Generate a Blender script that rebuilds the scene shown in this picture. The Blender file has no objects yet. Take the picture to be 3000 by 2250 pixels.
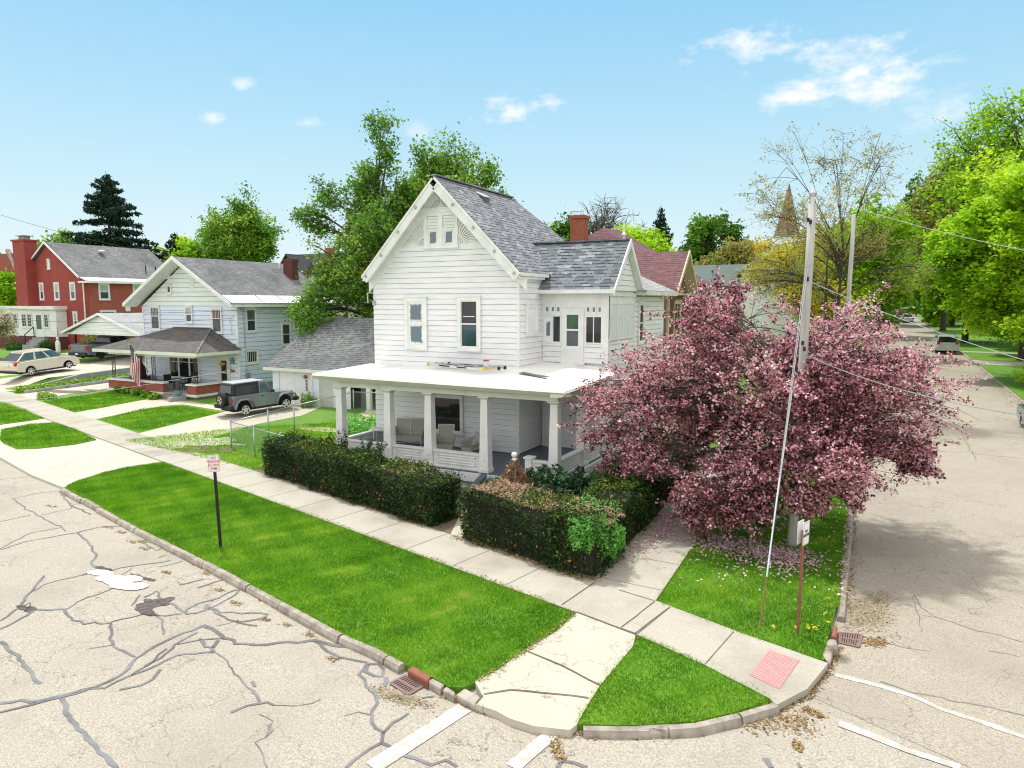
import bpy, bmesh, math, random
import numpy as np
from mathutils import Vector, Matrix
R = math.radians
random.seed(7); rng = np.random.default_rng(7)
sc = bpy.context.scene
COL = sc.collection

# ---------------------------------------------------------------- camera, sky, sun, exposure
CAMH = 6.9
cam_d = bpy.data.cameras.new("camera"); cam = bpy.data.objects.new("camera", cam_d); COL.objects.link(cam)
cam.location = (0, 0, CAMH); cam.rotation_euler = (R(90 - 6.553), 0, R(27.26))
cam_d.sensor_width = 36; cam_d.lens = 24.756; cam_d.clip_start = 0.1; cam_d.clip_end = 3000
sc.camera = cam
SUN_EL, SUN_AZ = 68.0, 152.0          # azimuth measured counter-clockwise from +X
sun_d = bpy.data.lights.new("sun", 'SUN'); sun_d.energy = 3.4; sun_d.angle = R(2.5); sun_d.color = (1.0, 0.97, 0.92)
sun = bpy.data.objects.new("sun", sun_d); COL.objects.link(sun)
sdir = Vector((math.cos(R(SUN_AZ)) * math.cos(R(SUN_EL)), math.sin(R(SUN_AZ)) * math.cos(R(SUN_EL)), math.sin(R(SUN_EL))))
sun.rotation_euler = sdir.to_track_quat('Z', 'Y').to_euler()
sc.view_settings.view_transform = 'Standard'; sc.view_settings.look = 'None'
sc.view_settings.exposure = 0.05; sc.view_settings.gamma = 1
sc.cycles.filter_width = 1.1

# the surveyed view: image position (3000 x 2250) -> ray, used only to read ground positions
_F, _P, _W = 2063.0, R(6.553), R(27.26)
FW = np.array([-math.sin(_W) * math.cos(_P), math.cos(_W) * math.cos(_P), -math.sin(_P)])
RT = np.array([math.cos(_W), math.sin(_W), 0.0]); UP = np.cross(RT, FW)
def ray(u, v): return FW + RT * (u - 1500) / _F - UP * (v - 1125) / _F
GX, GY = -0.00856238, 0.02844748
def G(u, v, dz=0.0):
    d = ray(u, v); t = (CAMH - dz) / (GX * d[0] + GY * d[1] - d[2]); p = t * d
    return (p[0], p[1])
def onY(u, v, Y):
    d = ray(u, v) * (Y / ray(u, v)[1]); return Vector((d[0], d[1], d[2] + CAMH))

world = bpy.data.worlds.new("World"); sc.world = world; world.use_nodes = True
nt = world.node_tree; nt.nodes.clear()
def nd(t, **k):
    n = nt.nodes.new(t)
    for a, b in k.items(): setattr(n, a, b)
    return n
def ln(a, b): nt.links.new(a, b)
def mth(op, a, b=None, clamp=False):
    n = nd('ShaderNodeMath', operation=op); n.use_clamp = clamp
    for i, x in enumerate((a, b)):
        if x is None: continue
        if isinstance(x, (int, float)): n.inputs[i].default_value = x
        else: ln(x, n.inputs[i])
    return n.outputs[0]
tc = nd('ShaderNodeTexCoord')
sky = nd('ShaderNodeTexSky', sky_type='NISHITA', sun_disc=False, sun_elevation=R(SUN_EL), sun_rotation=R(90 - SUN_AZ))
sky.air_density = 1.0; sky.dust_density = 1.6; sky.ozone_density = 1.6
SKYS = 0.11
sep = nd('ShaderNodeSeparateXYZ'); ln(tc.outputs['Generated'], sep.inputs[0])
def rampw(fac, stops):
    r = nd('ShaderNodeValToRGB'); e = r.color_ramp.elements
    while len(e) < len(stops): e.new(.5)
    for i, (q, c) in enumerate(stops): e[i].position = q; e[i].color = (c[0], c[1], c[2], 1)
    ln(fac, r.inputs[0]); return r.outputs[0]
grad = rampw(sep.outputs[2], [(0, (.88, .97, 1.0)), (.07, (.78, .94, .99)), (.15, (.62, .88, .985)), (.25, (.46, .785, .975)), (.38, (.31, .67, .955)), (.7, (.2, .45, .85))])
def mixw(fac, a, b, mode='MIX'):
    n = nd('ShaderNodeMix', data_type='RGBA', blend_type=mode)
    for i, x in ((0, fac), (6, a), (7, b)):
        if hasattr(x, 'is_linked'): ln(x, n.inputs[i])
        else: n.inputs[i].default_value = x
    return n.outputs[2]
def smw(x, lo, hi):
    n = nd('ShaderNodeMapRange', interpolation_type='SMOOTHSTEP'); ln(x, n.inputs[0]); n.inputs[1].default_value = lo; n.inputs[2].default_value = hi; return n.outputs[0]
# unseen sky overhead and south brightened to fill shaded walls; north clear blue
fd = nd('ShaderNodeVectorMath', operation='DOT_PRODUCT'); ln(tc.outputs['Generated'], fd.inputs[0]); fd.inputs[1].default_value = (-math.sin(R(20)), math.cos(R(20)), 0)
sky_fill = mth('MAXIMUM', smw(sep.outputs[2], .48, .85), smw(mth('MULTIPLY', fd.outputs['Value'], -1.0), -.60, .05))
g2 = mixw(sky_fill, grad, (1.56, 1.52, 1.48, 1))
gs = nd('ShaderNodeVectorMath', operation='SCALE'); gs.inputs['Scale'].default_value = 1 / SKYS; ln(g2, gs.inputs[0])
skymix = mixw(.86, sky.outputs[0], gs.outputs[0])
noi = nd('ShaderNodeTexNoise'); noi.inputs['Scale'].default_value = 17; noi.inputs['Detail'].default_value = 7; noi.inputs['Roughness'].default_value = 0.62
mp = nd('ShaderNodeMapping'); mp.inputs['Scale'].default_value = (1, 1, 2.0); ln(tc.outputs['Generated'], mp.inputs[0]); ln(mp.outputs[0], noi.inputs[0])
dens = None
for (cx, cy, rx, ry, k) in [(1605, 96, 105, 30, 1.0), (1740, 190, 120, 38, 1.05), (1850, 160, 150, 55, 1.0), (1830, 130, 60, 34, .8), (2030, 224, 75, 42, .72), (1112, 234, 100, 30, 1.1),
                            (455, 258, 26, 14, .8), (520, 183, 26, 12, .7), (665, 264, 22, 12, .6), (900, 284, 30, 24, .5)]:
    d = ray(cx * 1.3562, cy * 1.3562); d = d / np.linalg.norm(d)
    a = np.cross(d, [0, 0, 1]); a /= np.linalg.norm(a); b = np.cross(a, d)
    def dot(v):
        n = nd('ShaderNodeVectorMath', operation='DOT_PRODUCT'); ln(tc.outputs['Generated'], n.inputs[0]); n.inputs[1].default_value = tuple(v); return n.outputs['Value']
    ea = mth('POWER', mth('ABSOLUTE', mth('MULTIPLY', dot(a), 1521.0 / rx)), 2); eb = mth('POWER', mth('ABSOLUTE', mth('MULTIPLY', dot(b), 1521.0 / ry)), 2)
    e = mth('SUBTRACT', 1.0, mth('SQRT', mth('ADD', ea, eb)))
    e = mth('MULTIPLY', mth('MULTIPLY', mth('ADD', e, mth('MULTIPLY', mth('SUBTRACT', noi.outputs[0], 0.5), 4.2)), 1.0, True), k * .9, True)
    front = mth('GREATER_THAN', dot(d), 0.5)
    e = mth('MULTIPLY', e, front)
    e = mth('MULTIPLY', e, mth('GREATER_THAN', mth('SUBTRACT', 1.9, mth('SQRT', mth('ADD', ea, eb))), 0))
    dens = e if dens is None else mth('MAXIMUM', dens, e)
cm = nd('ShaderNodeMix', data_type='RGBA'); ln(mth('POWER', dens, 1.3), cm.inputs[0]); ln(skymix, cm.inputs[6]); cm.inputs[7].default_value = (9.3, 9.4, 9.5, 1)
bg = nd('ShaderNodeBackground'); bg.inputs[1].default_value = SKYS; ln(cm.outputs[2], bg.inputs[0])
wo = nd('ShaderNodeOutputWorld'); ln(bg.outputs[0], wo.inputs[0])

# ---------------------------------------------------------------- terrain
def ss(a, b, x):
    t = min(1, max(0, (x - a) / (b - a))); return t * t * (3 - 2 * t)
EX = (math.cos(R(-13.45)), math.sin(R(-13.45))); EY = (-EX[1], EX[0])
def st(s, t): return (s * EX[0] + t * EY[0], s * EX[1] + t * EY[1])       # street frame of the left street -> world
def T(x, y):
    z = GX * max(-120, min(60, x)) + GY * max(-30, min(175, y))
    if x < -49.6:
        t = x * EY[0] + y * EY[1]
        z += min(1, (-49.6 - x) / (.3 + max(0, y - 44) * .6)) * (0.6 * ss(13.2, 15.6, t) + 0.6 * ss(20, 31, t))
    return z

# ---------------------------------------------------------------- tagging and mesh helpers
def tag(o, label=None, cat=None, group=None, kind=None):
    if label: o['label'] = label
    if cat: o['category'] = cat
    if group: o['group'] = group
    if kind: o['kind'] = kind
    return o
def empty(name, loc, rz=0.0, label=None, cat=None, group=None, pitch=0.0):
    o = bpy.data.objects.new(name, None); COL.objects.link(o); o.location = loc; o.rotation_euler = (0, -pitch, rz); o.empty_display_size = .3
    return tag(o, label, cat, group)
def link_mesh(name, me, mats, parent=None, world=True):
    for m in (mats if isinstance(mats, (list, tuple)) else [mats]): me.materials.append(m)
    o = bpy.data.objects.new(name, me); COL.objects.link(o)
    if parent is not None:
        o.parent = parent
        if world:
            t = parent; off = Vector((0, 0, 0))
            while t is not None: off += t.location; t = t.parent
            me.transform(Matrix.Translation(-off))
    return o
def auto_uv(me):
    uv = me.uv_layers.new(name="UVMap")
    co = np.empty(len(me.vertices) * 3); me.vertices.foreach_get('co', co); co = co.reshape(-1, 3)
    out = np.empty((len(me.loops), 2))
    for p in me.polygons:
        n = p.normal
        if abs(n.z) > .995: h = Vector((1, 0, 0)); s = Vector((0, 1, 0))
        else:
            h = Vector((-n.y, n.x, 0)).normalized(); s = n.cross(h)
        for li in p.loop_indices:
            v = co[me.loops[li].vertex_index]; out[li] = (h.x * v[0] + h.y * v[1], s.x * v[0] + s.y * v[1] + s.z * v[2])
    uv.data.foreach_set('uv', out.ravel())
class MB:
    """collects shapes; O,u,n: local frame (a along u, d along n, z up)"""
    def __init__(s, O=(0, 0, 0), u=(1, 0, 0), n=None):
        s.v = []; s.f = []; s.m = []; s.frame(O, u, n)
    def frame(s, O, u=(1, 0, 0), n=None):
        s.O = Vector(O); s.u = Vector(u).normalized(); s.n = Vector(n).normalized() if n else Vector((-s.u.y, s.u.x, 0)); return s
    def P(s, a, d, z): return s.O + s.u * a + s.n * d + Vector((0, 0, z))
    def poly(s, pts, mi=0):
        b = len(s.v); s.v += [tuple(p) for p in pts]; s.f.append(tuple(range(b, b + len(pts)))); s.m.append(mi)
    def hexa(s, q, mi=0):                         # q: 4 bottom, 4 top points
        b = len(s.v); s.v += [tuple(p) for p in q]
        for f in ((3, 2, 1, 0), (4, 5, 6, 7), (0, 1, 5, 4), (1, 2, 6, 5), (2, 3, 7, 6), (3, 0, 4, 7)): s.f.append(tuple(b + i for i in f)); s.m.append(mi)
    def box(s, a0, a1, d0, d1, z0, z1, mi=0):
        s.hexa([s.P(a0, d0, z0), s.P(a1, d0, z0), s.P(a1, d1, z0), s.P(a0, d1, z0), s.P(a0, d0, z1), s.P(a1, d0, z1), s.P(a1, d1, z1), s.P(a0, d1, z1)], mi); return s
    def prism(s, pts, off, mi=0):                 # polygon (3D points) extruded by vector
        pts = [Vector(p) for p in pts]; off = Vector(off); n = len(pts); b = len(s.v)
        s.v += [tuple(p) for p in pts] + [tuple(p + off) for p in pts]
        s.f.append(tuple(range(b, b + n))[::-1]); s.f.append(tuple(range(b + n, b + 2 * n))); s.m += [mi, mi]
        for i in range(n): j = (i + 1) % n; s.f.append((b + i, b + j, b + n + j, b + n + i)); s.m.append(mi)
    def slab(s, pts, th, mi=0):                   # plate with thickness below its plane
        p = [Vector(q) for q in pts]; n = (p[1] - p[0]).cross(p[2] - p[0]).normalized()
        if n.z < 0: n = -n
        s.prism(p, -n * th, mi)
    def bar(s, p0, p1, w, h=None, mi=0):          # square bar between two points
        p0, p1 = Vector(p0), Vector(p1); h = h or w; d = (p1 - p0).normalized()
        a = Vector((0, 0, 1)).cross(d)
        a = a.normalized() if a.length > 1e-3 else Vector((1, 0, 0))
        c = d.cross(a)
        q = [p + a * x * w / 2 + c * y * h / 2 for p in (p0, p1) for x, y in ((-1, -1), (1, -1), (1, 1), (-1, 1))]
        s.hexa(q, mi)
    def tube(s, pts, rs, n=8, mi=0, cap=True):
        pts = [Vector(p) for p in pts]; rs = rs if hasattr(rs, '__len__') else [rs] * len(pts); b = len(s.v); ref = None
        for i, p in enumerate(pts):
            d = (pts[min(i + 1, len(pts) - 1)] - pts[max(i - 1, 0)]).normalized()
            if ref is None: ref = Vector((0, 0, 1)).cross(d) if abs(d.z) < .9 else Vector((1, 0, 0)).cross(d)
            ref = (ref - d * ref.dot(d)).normalized(); c = d.cross(ref)
            for k in range(n):
                t = 2 * math.pi * k / n; s.v.append(tuple(p + (ref * math.cos(t) + c * math.sin(t)) * rs[i]))
        for i in range(len(pts) - 1):
            for k in range(n):
                k2 = (k + 1) % n; s.f.append((b + i * n + k, b + i * n + k2, b + (i + 1) * n + k2, b + (i + 1) * n + k)); s.m.append(mi)
        if cap:
            s.f.append(tuple(b + k for k in range(n))[::-1]); s.m.append(mi); e = b + (len(pts) - 1) * n; s.f.append(tuple(e + k for k in range(n))); s.m.append(mi)
    def sphere(s, c, r, n=10, sz=1.0, mi=0):
        c = Vector(c); zs = [math.cos(math.pi * i / n) for i in range(n + 1)]
        s.tube([c + Vector((0, 0, -r * sz * z)) for z in zs], [max(1e-4, r * math.sqrt(max(0, 1 - z * z))) for z in zs], n, mi)
    def build(s, name, mat, parent=None, smooth=False, world=True, bevel=0, seg=2, uv=True):
        me = bpy.data.meshes.new(name); me.from_pydata(s.v, [], s.f); me.update()
        if isinstance(mat, (list, tuple)) and len(mat) > 1: me.polygons.foreach_set('material_index', s.m)
        if uv: auto_uv(me)
        if smooth: me.polygons.foreach_set('use_smooth', [True] * len(me.polygons))
        o = link_mesh(name, me, mat, parent, world)
        if bevel:
            m = o.modifiers.new('bevel', 'BEVEL'); m.width = bevel; m.segments = seg; m.limit_method = 'ANGLE'; m.angle_limit = R(35)
        return o
def np_mesh(name, V, k, mat, tone=None, parent=None, world=True, smooth=False):
    """V: (N*k,3) vertices of N separate k-gons"""
    n = len(V) // k; me = bpy.data.meshes.new(name)
    me.vertices.add(len(V)); me.vertices.foreach_set('co', V.astype(np.float32).ravel())
    me.loops.add(n * k); me.loops.foreach_set('vertex_index', np.arange(n * k, dtype=np.int32))
    me.polygons.add(n); me.polygons.foreach_set('loop_start', np.arange(0, n * k, k, dtype=np.int32))
    if tone is not None:
        a = me.attributes.new('tone', 'FLOAT', 'FACE'); a.data.foreach_set('value', tone.astype(np.float32))
    me.update(calc_edges=True)
    return link_mesh(name, me, mat, parent, world)

# ---------------------------------------------------------------- materials
def newmat(name):
    m = bpy.data.materials.new(name); m.use_nodes = True; t = m.node_tree; t.nodes.clear()
    o = t.nodes.new('ShaderNodeOutputMaterial'); b = t.nodes.new('ShaderNodeBsdfPrincipled'); t.links.new(b.outputs[0], o.inputs[0])
    return m, t, b
def c4(c): return (c[0], c[1], c[2], 1)
def coord(t, kind='Object', scale=None):
    n = t.nodes.new('ShaderNodeTexCoord'); o = n.outputs[kind]
    if scale:
        m = t.nodes.new('ShaderNodeMapping'); m.inputs['Scale'].default_value = scale; t.links.new(o, m.inputs[0]); o = m.outputs[0]
    return o
def noise(t, vec, scale, detail=4, rough=.55):
    n = t.nodes.new('ShaderNodeTexNoise'); n.inputs['Scale'].default_value = scale; n.inputs['Detail'].default_value = detail; n.inputs['Roughness'].default_value = rough
    t.links.new(vec, n.inputs[0]); return n.outputs[0]
def ramp(t, fac, stops):
    r = t.nodes.new('ShaderNodeValToRGB'); e = r.color_ramp.elements
    while len(e) < len(stops): e.new(.5)
    for i, (p, c) in enumerate(stops): e[i].position = p; e[i].color = c4(c) if hasattr(c, '__len__') else (c, c, c, 1)
    t.links.new(fac, r.inputs[0]); return r.outputs[0]
def mix(t, fac, a, b, mode='MIX'):
    n = t.nodes.new('ShaderNodeMix'); n.data_type = 'RGBA'; n.blend_type = mode
    for i, x in ((0, fac), (6, a), (7, b)):
        if hasattr(x, 'is_linked'): t.links.new(x, n.inputs[i])
        else: n.inputs[i].default_value = x if i == 0 else c4(x)
    return n.outputs[2]
def bump(t, b, h, s, d=.02):
    n = t.nodes.new('ShaderNodeBump'); n.inputs['Strength'].default_value = s; n.inputs['Distance'].default_value = d
    t.links.new(h, n.inputs['Height']); t.links.new(n.outputs[0], b.inputs['Normal'])
def plain(name, c, rough=.6, metal=0.0, c2=None, sc_=3.0, bmp=0.0, lo=.35, hi=.65, stretch=None, coat=0.0):
    m, t, b = newmat(name); b.inputs['Roughness'].default_value = rough; b.inputs['Metallic'].default_value = metal
    if coat: b.inputs['Coat Weight'].default_value = coat; b.inputs['Coat Roughness'].default_value = .05
    v = coord(t, 'Object', stretch); n = noise(t, v, sc_, 6, .6)
    c2 = c2 or tuple(x * .86 for x in c)
    t.links.new(ramp(t, n, [(lo, c), (hi, c2)]), b.inputs['Base Color'])
    if bmp: bump(t, b, noise(t, v, sc_ * 8, 5), bmp)
    return m
def leafmat(name, stops, tr=.35, rough=.55):
    m, t, b = newmat(name); a = t.nodes.new('ShaderNodeAttribute'); a.attribute_name = 'tone'
    c = ramp(t, a.outputs['Fac'], stops); t.links.new(c, b.inputs['Base Color']); b.inputs['Roughness'].default_value = rough
    b.inputs['Specular IOR Level'].default_value = .25
    tl = t.nodes.new('ShaderNodeBsdfTranslucent'); t.links.new(c, tl.inputs[0]); mx = t.nodes.new('ShaderNodeMixShader'); mx.inputs[0].default_value = tr
    t.links.new(b.outputs[0], mx.inputs[1]); t.links.new(tl.outputs[0], mx.inputs[2]); o = [n for n in t.nodes if n.type == 'OUTPUT_MATERIAL'][0]; t.links.new(mx.outputs[0], o.inputs[0])
    return m
def shingle(name, cols, bw=.3, rh=.14, dark=(.03, .03, .035), wear=None, mort=.012, wearc=None):
    m, t, b = newmat(name); uv = coord(t, 'UV'); b.inputs['Roughness'].default_value = .9
    br = t.nodes.new('ShaderNodeTexBrick'); t.links.new(uv, br.inputs[0]); br.offset = .37; br.inputs['Scale'].default_value = 1
    br.inputs['Brick Width'].default_value = bw; br.inputs['Row Height'].default_value = rh; br.inputs['Mortar Size'].default_value = mort; br.inputs['Mortar Smooth'].default_value = .3
    br.inputs['Color1'].default_value = (0, 0, 0, 1); br.inputs['Color2'].default_value = (1, 1, 1, 1); br.inputs['Mortar'].default_value = (.5, .5, .5, 1); br.inputs['Bias'].default_value = 0
    c = ramp(t, br.outputs['Color'], [(i / max(1, len(cols) - 1), k) for i, k in enumerate(cols)])
    # the butt edges: a dashed dark lap where the thicker tabs end
    mp = t.nodes.new('ShaderNodeMapping'); mp.inputs['Scale'].default_value = (1, 1, 1); mp.inputs['Location'].default_value = (.11, 0, 0); t.links.new(uv, mp.inputs[0])
    sx = t.nodes.new('ShaderNodeSeparateXYZ'); t.links.new(uv, sx.inputs[0])
    def mm(op, a, bb=None):
        n = t.nodes.new('ShaderNodeMath'); n.operation = op
        for i, x in enumerate((a, bb)):
            if x is None: continue
            if isinstance(x, (int, float)): n.inputs[i].default_value = x
            else: t.links.new(x, n.inputs[i])
        return n.outputs[0]
    fr = mm('FRACT', mm('DIVIDE', sx.outputs[1], rh)); lap = mm('LESS_THAN', fr, .26)
    row = mm('FLOOR', mm('DIVIDE', sx.outputs[1], rh)); wn = t.nodes.new('ShaderNodeTexNoise'); wn.noise_dimensions = '2D'
    cb = t.nodes.new('ShaderNodeCombineXYZ'); t.links.new(mm('MULTIPLY', sx.outputs[0], 1.0), cb.inputs[0]); t.links.new(mm('MULTIPLY', row, 7.31), cb.inputs[1]); t.links.new(cb.outputs[0], wn.inputs[0]); wn.inputs['Scale'].default_value = 3.2; wn.inputs['Detail'].default_value = 0
    lap = mm('MULTIPLY', lap, mm('GREATER_THAN', wn.outputs[0], .46))
    c = mix(t, lap, c, dark)
    c = mix(t, mm('MULTIPLY', br.outputs['Fac'], .6), c, dark)
    ob = coord(t, 'Object'); n2 = noise(t, ob, .7, 5, .6)
    if wear: c = mix(t, ramp(t, noise(t, coord(t, 'Object', (1, 1, 1)), .45, 6, .65), [(.44 if wearc is None else .56, 0), (.62 if wearc is None else .70, .85)]), c, wearc or wear, 'MULTIPLY' if wearc is None else 'MIX')
    c = mix(t, ramp(t, n2, [(.35, .0), (.7, .35)]), c, tuple(x * .6 for x in cols[0]))
    t.links.new(c, b.inputs['Base Color']); bump(t, b, br.outputs['Fac'], -.5, .02)
    return m
def brickmat(name, c1, c2, mortar, bw=.21, rh=.075, ms=.008):
    m, t, b = newmat(name); uv = coord(t, 'UV'); b.inputs['Roughness'].default_value = .85
    br = t.nodes.new('ShaderNodeTexBrick'); t.links.new(uv, br.inputs[0]); br.inputs['Scale'].default_value = 1
    br.inputs['Brick Width'].default_value = bw; br.inputs['Row Height'].default_value = rh; br.inputs['Mortar Size'].default_value = ms
    br.inputs['Color1'].default_value = c4(c1); br.inputs['Color2'].default_value = c4(c2); br.inputs['Mortar'].default_value = c4(mortar)
    c = mix(t, ramp(t, noise(t, coord(t), 1.3, 5), [(.4, 0), (.7, .5)]), br.outputs['Color'], tuple(x * .7 for x in c1))
    t.links.new(c, b.inputs['Base Color']); bump(t, b, br.outputs['Fac'], -.4, .01)
    return m
def grounds(name, base, spots, speck, crack=None, big=.25, fine=70.0, stain=(.22, .2, .17), rough=.9, crs=.35, stamt=.5):
    m, t, b = newmat(name); b.inputs['Roughness'].default_value = rough; v = coord(t)
    c = mix(t, ramp(t, noise(t, v, fine, 3, .7), [(.38, 0), (.62, 1)]), base, speck)
    c = mix(t, ramp(t, noise(t, v, fine * .23, 4, .7), [(.5, 0), (.7, .55)]), c, spots)
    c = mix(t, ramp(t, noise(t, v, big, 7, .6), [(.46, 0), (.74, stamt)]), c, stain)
    c = mix(t, ramp(t, noise(t, v, 2.1, 5, .6), [(.4, .0), (.75, .3)]), c, spots)
    if crack:
        vo = t.nodes.new('ShaderNodeTexVoronoi'); vo.feature = 'DISTANCE_TO_EDGE'; vo.inputs['Scale'].default_value = crs
        dv = t.nodes.new('ShaderNodeVectorMath'); dv.operation = 'ADD'; nn = t.nodes.new('ShaderNodeTexNoise'); nn.inputs['Scale'].default_value = 1.6; nn.inputs['Detail'].default_value = 5; t.links.new(v, nn.inputs[0])
        sv = t.nodes.new('ShaderNodeVectorMath'); sv.operation = 'SCALE'; sv.inputs['Scale'].default_value = 1.4; t.links.new(nn.outputs['Color'], sv.inputs[0]); t.links.new(v, dv.inputs[0]); t.links.new(sv.outputs[0], dv.inputs[1]); t.links.new(dv.outputs[0], vo.inputs['Vector'])
        ck = ramp(t, vo.outputs['Distance'], [(.0, 1), (.010, .0)]); on = ramp(t, noise(t, v, .31, 3), [(.42, 0), (.54, .8)])
        ckm = t.nodes.new('ShaderNodeMath'); ckm.operation = 'MULTIPLY'; t.links.new(ck, ckm.inputs[0]); t.links.new(on, ckm.inputs[1])
        c = mix(t, ckm.outputs[0], c, crack)
    t.links.new(c, b.inputs['Base Color']); bump(t, b, noise(t, v, fine, 3, .7), .35, .01)
    return m
def glassmat(name, c=(.012, .014, .016), rough=.04, spec=.5):
    m, t, b = newmat(name); v = coord(t); t.links.new(ramp(t, noise(t, v, .9, 4), [(.35, c), (.7, tuple(x * 2.6 + .01 for x in c))]), b.inputs['Base Color'])
    b.inputs['Roughness'].default_value = rough; b.inputs['Specular IOR Level'].default_value = spec; return m
def frosted(name, centre=(.13, .18, .21), edge=(.74, .78, .8), size=.4):
    m, t, b = newmat(name); v = coord(t, 'Generated'); s = t.nodes.new('ShaderNodeSeparateXYZ'); t.links.new(v, s.inputs[0])
    def mm(op, a, bb=None):
        n = t.nodes.new('ShaderNodeMath'); n.operation = op
        for i, x in enumerate((a, bb)):
            if x is None: continue
            if isinstance(x, (int, float)): n.inputs[i].default_value = x
            else: t.links.new(x, n.inputs[i])
        return n.outputs[0]
    ds = [mm('ABSOLUTE', mm('SUBTRACT', s.outputs[i], .5)) for i in (0, 1, 2)]
    d = mm('MAXIMUM', mm('MINIMUM', ds[0], .499), ds[2])
    d = mm('ADD', d, mm('MULTIPLY', mm('SUBTRACT', noise(t, coord(t), 6, 4), .5), .22))
    t.links.new(ramp(t, d, [(size - .06, centre), (size + .02, edge)]), b.inputs['Base Color']); b.inputs['Roughness'].default_value = .25; return m

M = {}
M['white'] = plain('white_siding_paint', (.80, .81, .83), .55, c2=(.71, .72, .745), sc_=1.1, bmp=.05, stretch=(1, 1, 5))
M['trim'] = plain('white_trim_paint', (.80, .81, .80), .5, c2=(.68, .70, .68), sc_=2.0)
M['cream'] = plain('greenish_cream_trim', (.72, .74, .66), .55, c2=(.62, .64, .55), sc_=1.6)
M['bluewhite'] = plain('pale_blue_siding', (.72, .79, .92), .6, c2=(.65, .73, .86), sc_=.8, stretch=(1, 1, 4))
M['greenwhite'] = plain('pale_green_siding', (.78, .84, .82), .6, c2=(.70, .77, .75), sc_=.8, stretch=(1, 1, 4))
M['tan'] = plain('brown_clapboard', (.22, .15, .10), .7, c2=(.17, .11, .075), sc_=2)
M['beige'] = plain('beige_trim', (.58, .50, .34), .6)
M['yellow'] = plain('pale_yellow_siding', (.75, .70, .50), .6, c2=(.66, .61, .42), sc_=1)
M['roof'] = shingle('grey_architectural_shingles', [(.15, .155, .175), (.24, .25, .27), (.31, .32, .34), (.20, .21, .235), (.42, .43, .46)], .34, .17, dark=(.018, .02, .028))
M['roofbay'] = shingle('blue_grey_architectural_shingles', [(.10, .12, .14), (.17, .20, .22), (.22, .25, .27), (.14, .165, .19), (.33, .37, .40)], .34, .17, dark=(.012, .014, .02))
M['roofold'] = shingle('weathered_grey_shingles', [(.17, .175, .178), (.21, .215, .218), (.25, .255, .258)], .3, .15, dark=(.06, .06, .065), wear=(.55, .58, .6), mort=.006)
M['roofgar'] = shingle('worn_garage_shingles', [(.15, .155, .16), (.19, .195, .20), (.23, .235, .24)], .3, .16, dark=(.04, .042, .045), wear=(.7, .75, .78), mort=.008)
M['roofrust'] = shingle('mossy_rusty_shingles', [(.09, .085, .085), (.13, .125, .12), (.15, .145, .14)], .3, .14, dark=(.04, .038, .036), wear=(1, 1, 1), wearc=(.27, .13, .06), mort=.008)
M['roofmar'] = shingle('maroon_shingles', [(.17, .07, .075), (.22, .10, .10), (.14, .075, .10), (.24, .13, .12)], .3, .15, dark=(.05, .025, .03), mort=.008)
M['roofpale'] = shingle('pale_grey_shingles', [(.34, .345, .35), (.42, .425, .43)], .3, .15, dark=(.2, .2, .2), wear=(.8, .8, .8), mort=.006)
M['roofgreen'] = shingle('grey_green_shingles', [(.085, .12, .11), (.11, .145, .135)], .3, .15, dark=(.10, .13, .12), mort=.005)
M['roofblk'] = shingle('black_shingles', [(.045, .047, .055), (.07, .072, .08)], .3, .15, dark=(.02, .02, .025), mort=.005)
M['flat'] = plain('white_membrane_roof', (.84, .83, .79), .6, c2=(.55, .52, .46), sc_=1.1, lo=.52, hi=.78, bmp=.15)
M['metalroof'] = plain('white_metal_flashing', (.82, .81, .78), .35, c2=(.6, .58, .54), sc_=.9, lo=.5, hi=.8)
M['brick'] = brickmat('red_brick', (.36, .075, .05), (.28, .05, .04), (.32, .16, .13))
M['brickp'] = plain('painted_red_brick', (.33, .055, .045), .8, c2=(.27, .045, .04), sc_=1.2, bmp=.1)
M['brickd'] = brickmat('dark_red_brick', (.16, .035, .03), (.11, .025, .025), (.12, .09, .08))
M['bricko'] = brickmat('orange_red_brick', (.40, .10, .05), (.30, .07, .04), (.25, .16, .12))
M['stone'] = plain('grey_block', (.36, .38, .38), .9, c2=(.27, .28, .28), sc_=3, bmp=.3)
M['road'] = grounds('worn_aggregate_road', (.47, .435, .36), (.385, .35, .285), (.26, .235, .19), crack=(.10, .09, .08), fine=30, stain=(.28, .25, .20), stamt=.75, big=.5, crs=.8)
M['road2'] = grounds('worn_side_road', (.44, .40, .32), (.36, .325, .26), (.25, .22, .175), crack=(.11, .095, .08), fine=30, stain=(.25, .22, .175), stamt=.8, big=.38, crs=.7)
M['walk'] = grounds('concrete_pavement', (.475, .455, .385), (.41, .385, .325), (.355, .33, .27), fine=34, stain=(.25, .225, .17), stamt=.8, big=.55)
M['walkold'] = grounds('old_concrete', (.56, .53, .44), (.48, .45, .37), (.45, .415, .34), crack=(.16, .13, .1), fine=40, stain=(.46, .39, .28), stamt=.6, crs=.8)
M['kerb'] = plain('kerb_stone', (.42, .38, .32), .9, c2=(.22, .19, .16), sc_=4, bmp=.5)
M['joint'] = plain('joint_dirt', (.13, .115, .09), .95)
M['tar'] = plain('crack_sealer', (.185, .19, .20), .6, c2=(.11, .105, .10), sc_=1.6, lo=.4, hi=.6)
M['line'] = plain('worn_white_line', (.68, .67, .64), .7, c2=(.42, .395, .34), sc_=6, lo=.46, hi=.56)
M['dirt'] = plain('brown_litter', (.22, .15, .08), .95, c2=(.36, .26, .15), sc_=9, bmp=.4)
M['sand'] = plain('sand_wash', (.47, .42, .32), .95, c2=(.41, .37, .29), sc_=3, bmp=.2)
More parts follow.
